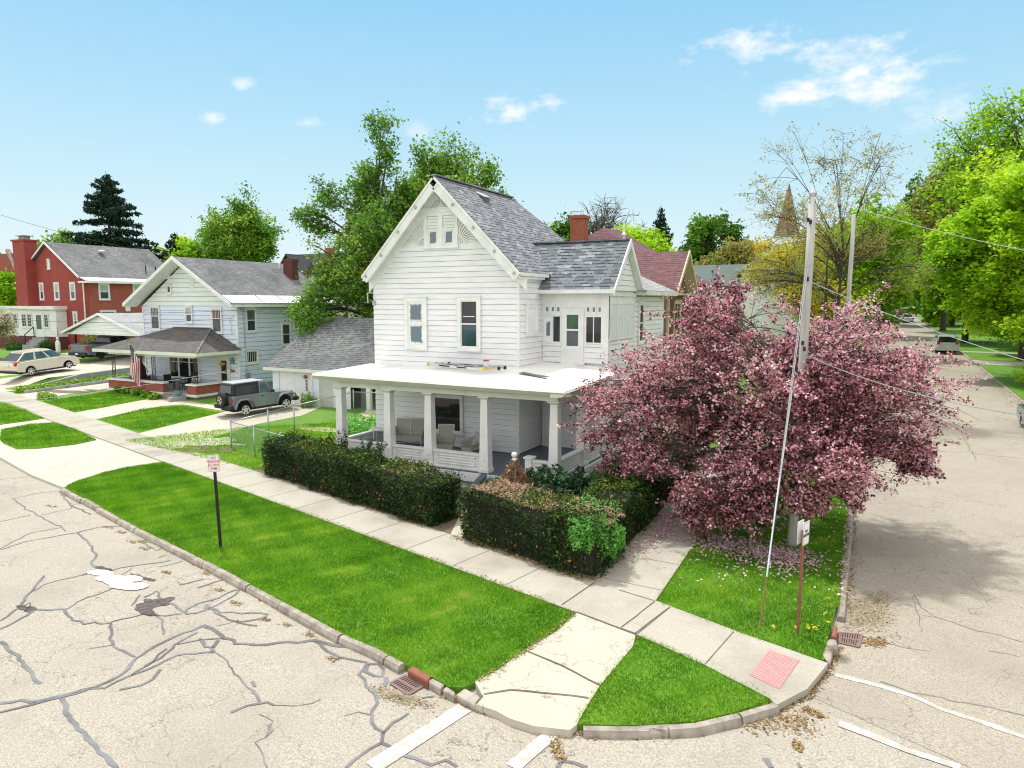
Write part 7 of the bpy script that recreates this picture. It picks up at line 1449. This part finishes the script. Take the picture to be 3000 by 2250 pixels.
tree('dense green round tree between the chimney and the white house roof', XP(1640, 62), 62, 13.2, [(0, 0, 8.2, 4.6, 4, 4.2), (2.6, 0, 6.8, 2.4, 3, 3.4)], 26, .34, 'lf_mid', 'bark', .3, 6, 6, 18, tonec=.3, seed=5, clump=.25)
tree('bare branched tree without leaves behind the orange brick chimney', XP(1752, 66), 66, 14.8, [(0, 0, 10.2, 4.9, 4, 4.4)], 30, .2, 'lf_olive', 'barkg', .3, 7, 7, 0, (.28, .2), seed=6, twig_r=.03, fork=.3)
tree('round yellow green tree beyond the ridge of the bay roof', XP(1872, 60), 60, 11.8, [(0, 0, 7.4, 3.7, 3.4, 4.0)], 26, .3, 'lf_lime', 'bark', .25, 7, 6, 22, tonec=.42, seed=7, clump=.25)
def conifer(label, x, y, H, Rb, n=1500, seed=1, group='dark conifers', gap=.0, z0=None, tonec=.45, leaf=.34, dens=26):
    global rng; rng = np.random.default_rng(seed); random.seed(seed); zb = T(x, y) if z0 is None else z0
    e = empty('conifer_tree', (x, y, zb), 0, label, 'tree', group); mb = MB(); mb.tube([(x, y, zb - .2), (x, y, zb + H * .5), (x, y, zb + H)], [H * .018, H * .012, .02], 7); PP = []; TT = []
    for k in range(int(H * 9)):
        t = rng.random() ** .8; z = H * (.12 + .86 * t); L = Rb * (1 - t) ** .8 * rng.uniform(.6, 1.15) + .15; a = rng.uniform(0, 6.28); dz = -.10 * L + .25 * L * (t > .7); c = np.array([x, y, zb + z]); d = np.array([math.cos(a) * L, math.sin(a) * L, dz])
        mb.tube([c, c + d * .5 + np.array([0, 0, -.05 * L]), c + d], [.05, .03, .012], 3, cap=False); m = int(L * dens); q = rng.random(m) ** .7
        side = rng.normal(0, 1, (m, 1)) * np.array([[-math.sin(a), math.cos(a), 0]]) * (.30 * (1.15 - q)[:, None] * min(L, 2.2)); PP.append(c + q[:, None] * d + side + rng.normal(0, .08, (m, 3)) - np.array([0, 0, 1]) * (.25 * np.abs(rng.normal(0, 1, (m, 1))) * (1 - q[:, None] * .5))); TT.append(np.clip(tonec + rng.normal(0, .2, m) + .2 * (rng.random() - .5), 0, 1))
    mb.build('trunk', M['bark'], e, uv=False); P = np.concatenate(PP); np_mesh('crown', leaf_quads(P, leaf, .4), 4, M['lf_conif'], np.concatenate(TT), e); return e
conifer('tall dark spruce rising behind the grey roof of the brick house', -79.5, 52.5, 18.6, 8.4, seed=21, dens=46, leaf=.42)
conifer('small dark conifer right of the tall spruce beside a bright green tree', -73.6, 56.5, 11.8, 4.2, seed=22, dens=40)
conifer('narrow dark conifer left of the round tree behind the blue house', -70.5, 66, 14.6, 2.2, seed=23, dens=40)
conifer('dark conifer tip behind the yellow green tree', XP(1930, 68), 68, 14.2, 3.0, seed=24, dens=34)
tree('bright green tree peeping out between the brick house and the blue house', -70.5, 57.5, 10.5, [(0, 0, 8, 3.4, 3, 3.2)], 22, .34, 'lf_lime', 'bark', .25, 6, 6, 20, tonec=.35, seed=31)
tree('round leafy green tree with open branches behind the ridge of the blue house', -62.5, 56, 15.4, [(0, 0, 11, 4.7, 4, 4.4), (-2.6, 0, 9.2, 2.2, 2, 2.6), (2.4, 0, 9.6, 2.4, 2, 3)], 34, .30, 'lf_mid', 'bark', .28, 7, 6, 20, tonec=.62, seed=32, clump=.3, bare=.08)
tree('green tree behind the painted brick chimney', -86, 50, 11.5, [(0, 0, 7.8, 3.6, 3, 3.8), (3.5, 2, 9.0, 2.5, 2, 3)], 22, .34, 'lf_mid', 'bark', .25, 6, 6, 16, tonec=.7, seed=33, bare=.2)
tree('bushy light green tree left of the chimney', -82.5, 43.5, 6.5, [(0, 0, 4.9, 2.3, 2.2, 2.7)], 20, .32, 'lf_lime', 'bark', .2, 6, 6, 20, tonec=.3, seed=34)
tree('dogwood with cream blossom on spreading branches at the edge of the front lawn', -67.3, 33.3, 4.4, [(0, 0, 3.1, 2.2, 2.0, 1.35)], 22, .16, 'lf_white', 'bark', .16, 6, 6, 11, (.3, .2), .16, fork=.2, group=None, name='dogwood_tree', tonec=.55, seed=35, twig_r=.018)
# trees along the side street, left side
tree('tall sparse young maple with thin reddish leaves beyond the pole', XP(2428, 40.5), 40.5, 15.2, [(0, 0, 10.6, 4.6, 4.2, 4.2), (-2.4, 0, 7.6, 3.4, 3, 2.4), (2.0, 0, 8.2, 3.2, 3, 2.4)], 30, .10, 'lf_olive', 'bark', .15, 6, 6, 14, (.30, .20), .14, fork=.3, tonec=.8, seed=41, twig_r=.009, trunks=2, bare=.1)
tree('golden green tree in front of the church', XP(2345, 52), 52, 11.2, [(0, 0, 7.6, 2.1, 2.6, 3.2), (-2.2, 0, 8.0, 1.6, 2, 1.4), (1.8, 0, 5, 2.0, 2, 2.4)], 26, .17, 'lf_yel', 'bark', .15, 6, 6, 13, tonec=.45, seed=42, bare=.15)
tree('golden leaved tree left of the steeple', XP(2195, 104), 104, 16.0, [(0, 0, 8.6, 4.4, 4, 4.2)], 26, .34, 'lf_yel', 'bark', .3, 6, 6, 18, tonec=.5, seed=43)
tree('dark green rounded tree beyond the church hall roof', XP(2060, 106), 106, 18.5, [(0, 0, 11.5, 5.4, 5, 6.2), (-3, 0, 8, 3.5, 4, 4)], 30, .48, 'lf_mid', 'bark', .4, 6, 6, 22, tonec=.22, seed=44)
tree('olive tree between the dark green tree and the golden one', XP(2145, 102), 102, 15, [(0, 0, 8.8, 4.5, 4, 4)], 24, .42, 'lf_olive', 'bark', .3, 6, 6, 20, tonec=.7, seed=45)
tree('bright green tree on the left of the side street beyond the second pole', XP(2500, 74), 74, 14.6, [(0, 0, 9.0, 5.2, 5, 5.2), (.4, 0, 5.0, 4.2, 4, 3.6)], 46, .34, 'lf_lime', 'bark', .3, 7, 6, 22, tonec=.34, seed=46, clump=.28)
tree('green street tree farther along the left side where the road narrows', XP(2525, 100), 100, 15.5, [(0, 0, 8.5, 6, 5, 6.0)], 40, .44, 'lf_lime', 'bark', .35, 7, 6, 22, tonec=.25, seed=47, clump=.28)
tree('leafy street tree on the left near the far end of the road', XP(2540, 126), 126, 16.5, [(0, 0, 9, 6.2, 5, 7)], 36, .52, 'lf_lime', 'bark', .35, 6, 6, 22, tonec=.2, seed=48)
tree('darker green tree closing the view at the far end of the road', 2.5, 176, 21, [(0, 0, 10, 9, 6, 9)], 44, .7, 'lf_mid', 'bark', .4, 6, 6, 22, tonec=.55, seed=49)
# right side of the street
tree('huge lime green maple overhanging the right side of the street', 13.6, 60, 20, [(0, 0, 10.4, 9.0, 8, 8.4), (-5.6, -1, 7.6, 4.8, 5, 4.8), (-4.4, -3, 10.5, 4.4, 4.6, 4.6), (3, -7, 6.6, 6, 5, 5.5), (-2, -6, 5.2, 5, 4, 2.6)], 130, .27, 'lf_lime', 'bark', .5, 8, 6, 40, (.2, .12), .30, fork=.2, tonec=.45, seed=51, clump=.3, up=.5, tonef=.7)
tree('tall thin leaved tree rising above the lime green maple', XP(3010, 74), 74, 22, [(0, 0, 16.2, 7.5, 7, 6.2)], 44, .28, 'lf_lime', 'bark', .4, 7, 6, 20, (.3, .2), .4, tonec=.3, seed=52, bare=.2, twig_r=.03)
tree('olive brown tree standing between the maple and the road end', XP(2768, 112), 112, 21, [(0, 0, 13, 5.6, 5, 8.5), (-1.5, 0, 7, 4.4, 4, 4.5)], 40, .42, 'lf_olive', 'bark', .4, 7, 6, 20, tonec=.45, seed=53, clump=.25)
tree('feathery dark tree behind the olive brown one', XP(2720, 140), 140, 26, [(0, 0, 15, 6.5, 5, 9)], 36, .5, 'lf_mid', 'bark', .4, 6, 6, 15, tonec=.3, seed=54, bare=.15)
tree('lime green tree low over the lawn beside the minivan', XP(2835, 92), 92, 14, [(0, 0, 8.0, 5.5, 5, 5.2)], 34, .42, 'lf_lime', 'bark', .35, 7, 6, 22, tonec=.35, seed=55)
tree('leafy lime garden tree at the right picture edge nearer than the maple', 14.8, 41, 11, [(0, 0, 6.4, 4.6, 4.5, 5.0)], 52, .28, 'lf_lime', 'bark', .35, 7, 6, 24, tonec=.3, seed=56, clump=.28)
tree('green garden tree farther right behind the lawn', 30, 110, 17, [(0, 0, 10, 9, 8, 8)], 40, .55, 'lf_mid', 'bark', .4, 6, 6, 22, tonec=.6, seed=57)
tree('low spreading lime tree filling the lawn side behind the minivan', 14.5, 84, 9, [(0, 0, 5.4, 6.0, 5, 5.0), (-2, -8, 3.6, 4.2, 4, 3.0), (-2.5, 10, 4, 4, 6, 4)], 44, .36, 'lf_lime', 'bark', .25, 7, 6, 24, tonec=.4, seed=58)
tree('rounded green tree low behind the right kerb far up the street', XP(2795, 125), 125, 10, [(0, 0, 5.0, 6.5, 5, 5)], 26, .5, 'lf_lime', 'bark', .3, 6, 6, 24, tonec=.25, seed=59)
# distant wood closing the horizon
def wood(name, pts, label, mat, tone, n=26000, size=1.1):
    global rng; rng = np.random.default_rng(len(pts) + int(abs(pts[0][0]))); PP = []; TT = []
    for (x, y, r, h) in pts:
        m = n // len(pts); v = unit(m); rr = rng.random(m)[:, None] ** .35; P = np.array([x, y, T(x, y) + h * .52]) + v * rr * np.array([r, r, h * .52]); PP.append(P); TT.append(np.clip(tone + rng.uniform(-.18, .18) + rng.normal(0, .18, m), 0, 1))
    return tag(np_mesh(name, leaf_quads(np.concatenate(PP), size, .7), 4, M[mat], np.concatenate(TT)), label, 'wood', None, 'stuff')
W1 = [(x + random.uniform(-4, 4), 205 + random.uniform(-14, 25) - .22 * x, random.uniform(9, 14), random.uniform(12, 20)) for x in range(-260, 120, 13)]
wood('distant_wood', W1, 'distant line of trees closing the horizon', 'lf_mid', .5, 60000, 1.3)
W2 = [(-120 - random.uniform(0, 40), y, 12, random.uniform(9, 13)) for y in range(20, 190, 14)]
wood('distant_wood', W2, 'distant trees beyond the houses to the left', 'lf_mid', .55, 26000, 1.2)
# shrubs
def shrub(name, label, blobs, n, size, mat, tone=.5, group=None, cat='shrub', core=None, up=.2, z0=0, stems=True):
    """blobs: (x,y,zc,rx,ry,rz) above the ground"""
    x0, y0 = blobs[0][0], blobs[0][1]; e = empty(name, (x0, y0, T(x0, y0)), 0, label, cat, group); PP = []; mb = MB()
    for (x, y, zc, rx, ry, rz) in blobs:
        m = n // len(blobs); v = unit(m); rr = rng.random(m)[:, None] ** .3; P = np.array([x, y, T(x, y) + zc]) + v * rr * np.array([rx, ry, rz]) * (1 + .2 * np.sin(7 * v[:, :1] + 5 * v[:, 1:2])); PP.append(P[P[:, 2] > T(x, y)])
        for k in range(5 if stems else 1): d = unit(1)[0] * (1 if stems else .1); mb.tube([(x, y, T(x, y) - .05), (x + d[0] * rx * .7, y + d[1] * ry * .7, T(x, y) + zc + abs(d[2]) * rz * .6)], [.02, .006], 4)
    mb.build('stems', M['bark'], e, uv=False); P = np.concatenate(PP); np_mesh('foliage', leaf_quads(P, size, .5, up), 4, M[mat], np.clip(tone + rng.normal(0, .2, len(P)) + .15 * lump(P[:, 0] * 2, P[:, 1] * 2, 1.5), 0, 1), e); return e
shrub('rhododendron', 'glossy dark rhododendron bush between the dead vines and the porch corner', [(-8.35, 18.9, .65, .95, .7, .75), (-7.7, 19.2, .6, .8, .7, .7), (-8.9, 19.2, .6, .6, .5, .65)], 5200, .15, 'lf_pile', .45)
shrub('porch_shrub', 'mid green shrub beside the porch skirting under the pink branches', [(-7.3, 20.6, .5, .8, .9, .6), (-7.2, 22.2, .5, .7, 1.0, .6), (-6.6, 18.4, .5, .7, .9, .55)], 4200, .08, 'lf_shrub', .25)
shrub('garage_shrub', 'small green shrub at the foot of the garage door', [(-28.1, 29.5, .35, .5, .4, .5)], 900, .1, 'lf_mid', .5)
shrub('variegated_shrub', 'variegated light green shrub by the left wall of the porch', [(-19.6, 23.4, .5, .9, .9, .6), (-20.6, 24.6, .45, 1.0, .9, .55), (-19.4, 25.2, .5, 1, .8, .6), (-18.8, 21.9, .3, .5, .6, .35)], 4200, .15, 'lf_shrub', .75)
for i, (u, v) in enumerate(((350, 1150), (372, 1152), (402, 1158), (430, 1164), (452, 1170))):
    g = G(u, v); shrub('hosta_plant', ['leafy hosta clump at the left end of the brick porch wall', 'second hosta clump from the left end of the brick porch wall', 'middle hosta clump below the brick porch wall', 'hosta clump two along from the porch steps', 'hosta clump nearest the porch steps of the blue house'][i], [(g[0], g[1], .15, .38, .35, .25)], 220, .22, 'lf_mid', .6, 'hosta clumps by the brick porch', 'plant')
shrub('weed_strip', 'long strip of rank green weeds between the raised driveway and the sunken path', [(-49.0, 26 + k * 1.0, .12, .8, .7, .28) for k in range(9)], 5200, .16, 'lf_mid', .7, cat='weeds')
shrub('driveway_plants', 'leafy clump growing at the corner of the sunken path', [(-45.0, 24.9, .15, .8, .4, .25)], 500, .15, 'lf_mid', .7, cat='plant')
shrub('carport_shrub', 'dark shrub behind the carport posts', [(-64, 40, .9, 1.5, 1, 1.1), (-61, 41, .9, 1.5, 1, 1.2)], 1600, .2, 'lf_olive', .3)
shrub('porch_bank_shrub', 'low dark shrub below the white sun porch of the brick house', [(-74.5, 38.8, .3, 1.6, .6, .5), (-69.8, 39.0, .4, .6, .5, .6)], 1200, .2, 'lf_dark', .4)
shrub('red_shrub', 'dark red leaved shrub on the lawn under the maple', [(14.3, 72, 1.6, 1.7, 1.4, 1.8)], 1600, .25, 'lf_crab', .15)
shrub('street_shrub', 'dark green shrub at the foot of the trees on the left of the street', [(-3.2, 66, 1.4, 1.8, 2, 1.6), (-3.4, 72, 1.6, 2, 2.4, 1.8)], 3400, .22, 'lf_mid', .35)
shrub('lawn_shrub', 'yellow green spreading shrub near the right kerb', [(10.0, 55, .9, 1.9, 1.6, .7)], 2400, .2, 'lf_lime', .6)
# hedges: clipped yew, woody core and a skin of needles
def hedge(name, label, path, w, h, n, dead, seed=1, bright=None):
    global rng; rng = np.random.default_rng(seed); random.seed(seed)
    e = empty(name, (path[0][0], path[0][1], T(*path[0])), 0, label, 'hedge', 'clipped yew hedges around the porch'); PP = []; TT = []; mb = MB(); DP = []
    lens = [math.dist(a, b) for a, b in zip(path[:-1], path[1:])]; tot = sum(lens)
    for (a, b), L in zip(zip(path[:-1], path[1:]), lens):
        d = ((b[0] - a[0]) / L, (b[1] - a[1]) / L); nn = (-d[1], d[0]); iw = w / 2 - .14
        q = [(a[0] + nn[0] * iw, a[1] + nn[1] * iw), (a[0] - nn[0] * iw, a[1] - nn[1] * iw), (b[0] - nn[0] * iw, b[1] - nn[1] * iw), (b[0] + nn[0] * iw, b[1] + nn[1] * iw)]
        q = [(x + d[0] * k_, y + d[1] * k_) for (x, y), k_ in zip(q, (-iw if a is not path[0] else 0,) * 2 + (iw if b is not path[-1] else 0,) * 2)]; mb.hexa([(x, y, T(x, y)) for x, y in q] + [(x, y, T(x, y) + h - .16) for x, y in q])
        m = int(n * L / tot); s = rng.uniform(-.15 if a is path[0] else -w / 2, L + (.15 if b is path[-1] else w / 2), m); face = rng.choice(3, m, p=[.36, .34, .30]); t = np.where(face == 0, -w / 2, np.where(face == 1, w / 2, rng.uniform(-w / 2, w / 2, m))); z = np.where(face == 2, h, rng.uniform(0.02, h, m))
        lumpy = .07 * np.sin(s * 2.3 + z * 2) + .05 * np.sin(s * 5.1 + t * 3 + z * 4) + .03 * np.sin(s * 11 + z * 9); t = t * (1 + .0) + np.where(face == 2, 0, np.sign(t) * (lumpy + .03 * (1 - z / h) * 0)) ; z = z + np.where(face == 2, lumpy * 1.1 + .05, 0)
        t += rng.normal(0, .045, m); z = np.abs(z + rng.normal(0, .05, m) + (face == 2) * np.abs(rng.normal(0, .05, m))); s += rng.normal(0, .04, m); dp = rng.random(m) ** 2 * .14; t *= (1 - dp * .8); z -= dp * .5 * (face == 2)
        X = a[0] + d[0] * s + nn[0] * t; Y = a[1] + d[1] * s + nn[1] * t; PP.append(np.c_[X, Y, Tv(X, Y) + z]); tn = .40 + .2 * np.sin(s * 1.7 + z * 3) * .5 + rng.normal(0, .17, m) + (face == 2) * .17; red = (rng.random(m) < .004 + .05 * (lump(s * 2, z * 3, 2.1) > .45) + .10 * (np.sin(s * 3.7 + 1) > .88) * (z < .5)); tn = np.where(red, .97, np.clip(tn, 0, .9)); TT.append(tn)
    # end caps
    for (c, dd) in ((path[0], (path[0][0] - path[1][0], path[0][1] - path[1][1])), (path[-1], (path[-1][0] - path[-2][0], path[-1][1] - path[-2][1]))):
        l = math.hypot(*dd); dd = (dd[0] / l, dd[1] / l); m = n // 14; t = rng.uniform(-w / 2, w / 2, m); z = rng.uniform(0, h, m); o = .08 + rng.normal(0, .05, m); X = c[0] + dd[0] * o - dd[1] * t; Y = c[1] + dd[1] * o + dd[0] * t; PP.append(np.c_[X, Y, Tv(X, Y) + z]); TT.append(np.clip(.4 + rng.normal(0, .18, m), 0, .9))
    mb.build('woody_core', plain('hedge_core', (.03, .025, .015), .95, c2=(.015, .014, .01)), e, uv=False)
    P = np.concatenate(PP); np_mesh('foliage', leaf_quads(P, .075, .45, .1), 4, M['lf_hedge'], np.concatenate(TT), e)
    if dead:
        D = []; a, b = path[0], path[1]; L = math.dist(a, b); d = ((b[0] - a[0]) / L, (b[1] - a[1]) / L); nn = (-d[1], d[0])
        if dead[0][0] > 5: a, b = path[1], path[2]; L = math.dist(a, b)
        for (s0, s1, t0, t1, m) in dead:
            s_ = rng.uniform(s0 % 5, s1 % 5 if s1 < 5 else s1 - 5, m); t_ = rng.uniform(t0, t1, m); k_ = lump(s_ * 2, t_ * 2, 1.9) + rng.normal(0, .25, m) > -.25; s_ = s_[k_]; t_ = t_[k_]
            X = a[0] + d[0] * s_ + nn[0] * t_; Y = a[1] + d[1] * s_ + nn[1] * t_; D.append(np.c_[X, Y, Tv(X, Y) + h + .05 + .05 * np.sin(s_ * 2.3) + np.abs(rng.normal(0, .045, len(X)))])
        D = np.concatenate(D); np_mesh('dead_clippings', leaf_quads(D, .13, .12, 1.2), 4, M['lf_dead'], np.clip(rng.normal(.5, .25, len(D)), 0, 1), e)
    return e
def sp(s, t): return st(s, t - .16)
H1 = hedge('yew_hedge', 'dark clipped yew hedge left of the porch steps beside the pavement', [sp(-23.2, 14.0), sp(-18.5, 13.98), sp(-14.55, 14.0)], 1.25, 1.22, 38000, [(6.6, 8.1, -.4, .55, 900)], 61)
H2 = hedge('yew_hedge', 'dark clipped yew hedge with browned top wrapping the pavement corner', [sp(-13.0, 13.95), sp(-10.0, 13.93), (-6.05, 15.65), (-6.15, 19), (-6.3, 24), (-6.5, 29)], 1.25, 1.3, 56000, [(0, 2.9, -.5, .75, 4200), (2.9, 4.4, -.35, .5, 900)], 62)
# upright sprigs on the left hedge
for i, (u, v, hh) in enumerate(((1015, 1325, .75), (1075, 1345, .6), (1115, 1352, .55), (960, 1318, .5), (900, 1305, .35))):
    g = G(u, v + 85); P = []; m = 420
    for k in range(7): a = rng.uniform(0, 6.28); q = rng.random(m // 7)[:, None]; d = np.array([math.cos(a) * .25, math.sin(a) * .25, hh * rng.uniform(.6, 1)]); P.append(np.array([g[0], g[1], T(*g) + 1.15]) + q * d + rng.normal(0, .035, (m // 7, 3)))
    np_mesh('sprig', leaf_quads(np.concatenate(P), .08, .35, .1), 4, M['lf_hedge'], np.clip(rng.normal(.45, .15, 7 * (m // 7)), 0, .8), H1)
# bright shrub swallowing the hedge corner
shrub('privet_shrub', 'bright green privet growing through the browned corner of the hedge', [(-5.65, 15.35, 1.05, .45, .42, .42), (-6.2, 16.0, 1.25, .75, .9, .30), (-5.40, 15.7, .75, .28, .5, .45), (-5.9, 15.05, 1.0, .45, .25, .4)], 6400, .07, 'lf_shrub', .62, stems=False)
# mound of dead vines round a white post with a ball
e = empty('vine_covered_post', (-9.35, 18.3, T(-9.35, 18.3)), 0, 'white ball topped post smothered in a cone of brown dead vines', 'post'); zb = T(-9.35, 18.3); mb = MB(); mb.tube([(-9.35, 18.3, zb), (-9.35, 18.3, zb + 1.62)], .05, 8); mb.tube([(-9.35, 18.3, zb + 1.62), (-9.35, 18.3, zb + 1.68), (-9.35, 18.3, zb + 1.74)], [.05, .09, .04], 8); mb.build('post', M['trim'], e); mb = MB(); mb.sphere((-9.35, 18.3, zb + 1.82), .09, 12); mb.build('ball', M['trim'], e, smooth=True)
mb = MB(); rs = random.Random(5)
for k in range(420):
    a = rs.uniform(0, 6.28); r0 = 1.0 * rs.random() ** .5; zt = 1.66 * rs.uniform(.7, 1.0); a2 = a + rs.uniform(-.8, .8)
    P = []
    for j in range(5): q = j / 4; rad = .05 + r0 * (q ** 1.05) * .95 + rs.uniform(-.06, .06); P.append((-9.35 + rad * math.cos(a + (a2 - a) * q), 18.3 + rad * math.sin(a + (a2 - a) * q), zb + zt * (1 - q) + rs.uniform(-.03, .03) + .02))
    mb.tube(P, [.010] * 5, 3, cap=False)
mb.build('dead_vines', M['vine'], e, uv=False)
m = 2600; q_ = rng.random(m) ** .7; a_ = rng.uniform(0, 6.28, m); r_ = (.05 + .92 * q_) * rng.normal(1, .10, m); V_ = np.c_[-9.35 + r_ * np.cos(a_), 18.3 + r_ * np.sin(a_), zb + 1.60 * (1 - q_) + rng.normal(0, .05, m) + .06]
np_mesh('dead_leaves', leaf_quads(V_, .17, .14, 0), 4, M['lf_dead'], np.clip(rng.normal(.22, .22, m), 0, 1), e)
# grass
blades('grass', [verge1], 2600, .055, 'dense bright green grass on the long verge', .016)
blades('grass', [tri, verge2[:12]], 2300, .05, 'shorter grass on the corner verge and around the sign', .015, tone0=.36)
blades('grass', [l5, l4], 700, .07, 'grass on the small verges by the far driveway apron', .03)
lw2 = [st(-48.3, 13.25), st(-43.0, 13.25), (-38.4, 24.0), (-39.0, 27.4), (-44.0, 28.3)]; lw3 = [st(-39.4, 13.3), st(-34.6, 13.3), (-31.2, 26.2), (-35.0, 26.8), (-36.2, 25.2)]
blades('grass', [lw2, lw3], 420, .08, 'grass of the blue house front lawns', .035)
blades('grass', [[(-29.5, 19.5), st(-24, 13.3), (-18.6, 18.8), (-18.3, 24), (-21, 29), (-27, 24)]], 380, .09, 'rough grass in the side yard behind the fence', .03, tone0=.55)
L = np.array([(x, y) for x, y in litter(gp(z8, [(590, 420), (660, 465), (860, 460), (880, 470), (985, 200), (960, 180)]), 26, .12)]); flecks('dandelions', L[:, 0], L[:, 1], .07, 'lf_dand' if 'lf_dand' in M else 'lf_yel', 'yellow dandelions dotted over the corner grass', 'flowers', .06)

kl = gp(z6, [(322, 296), (700, 506), (1010, 660), (1275, 800), (1420, 880), (1659, 1010)]) + gp(z7, [(210, 550), (400, 655)])
edge_blades('grass_edge', [kl, [st(-28, 11.55), st(-20, 11.6), st(-9, 11.62)], gp(z7, [(1515, 322), (1400, 434), (1190, 564), (1000, 703), (860, 772)]), gp(z7, [(1925, 476), (1690, 793), (1535, 1042)])], 260, .07, 'ragged grass growing over the kerb and pavement edges of the long verge')
edge_blades('grass_edge', [gp(zr, [(350, 1603), (700, 1583), (950, 1523), (1150, 1452)]), gp(zr, [(360, 1070), (755, 1243), (1150, 1446)]), [(-3.93, 14.5), (-3.97, 18), (-4.0, 24)], gp(zr, [(480, 862), (950, 1045), (1480, 1210)]), [(xl(16) - .1, 16), (xl(28) - .1, 28)]], 260, .07, 'ragged grass growing over the edges of the corner verges')
L = np.array(litter([st(-23.5, 13.12), st(-14.6, 13.14)], 800, .07) + litter([st(-13.4, 13.12), st(-9.0, 13.1), (-5.45, 15.0)], 1300, .08) + litter([(-5.42, 15.2), (-5.4, 24)], 500, .1) + litter([st(-9.2, 11.66), st(-20, 11.66)], 350, .05) + litter(gp(z7, [(1515, 330), (1200, 572), (880, 775)]), 260, .04))
flecks('hedge_litter', L[:, 0], L[:, 1], .035, 'lf_litter', 'brown needle litter along the foot of the hedges and pavement edges', 'litter', .026, up=.012)
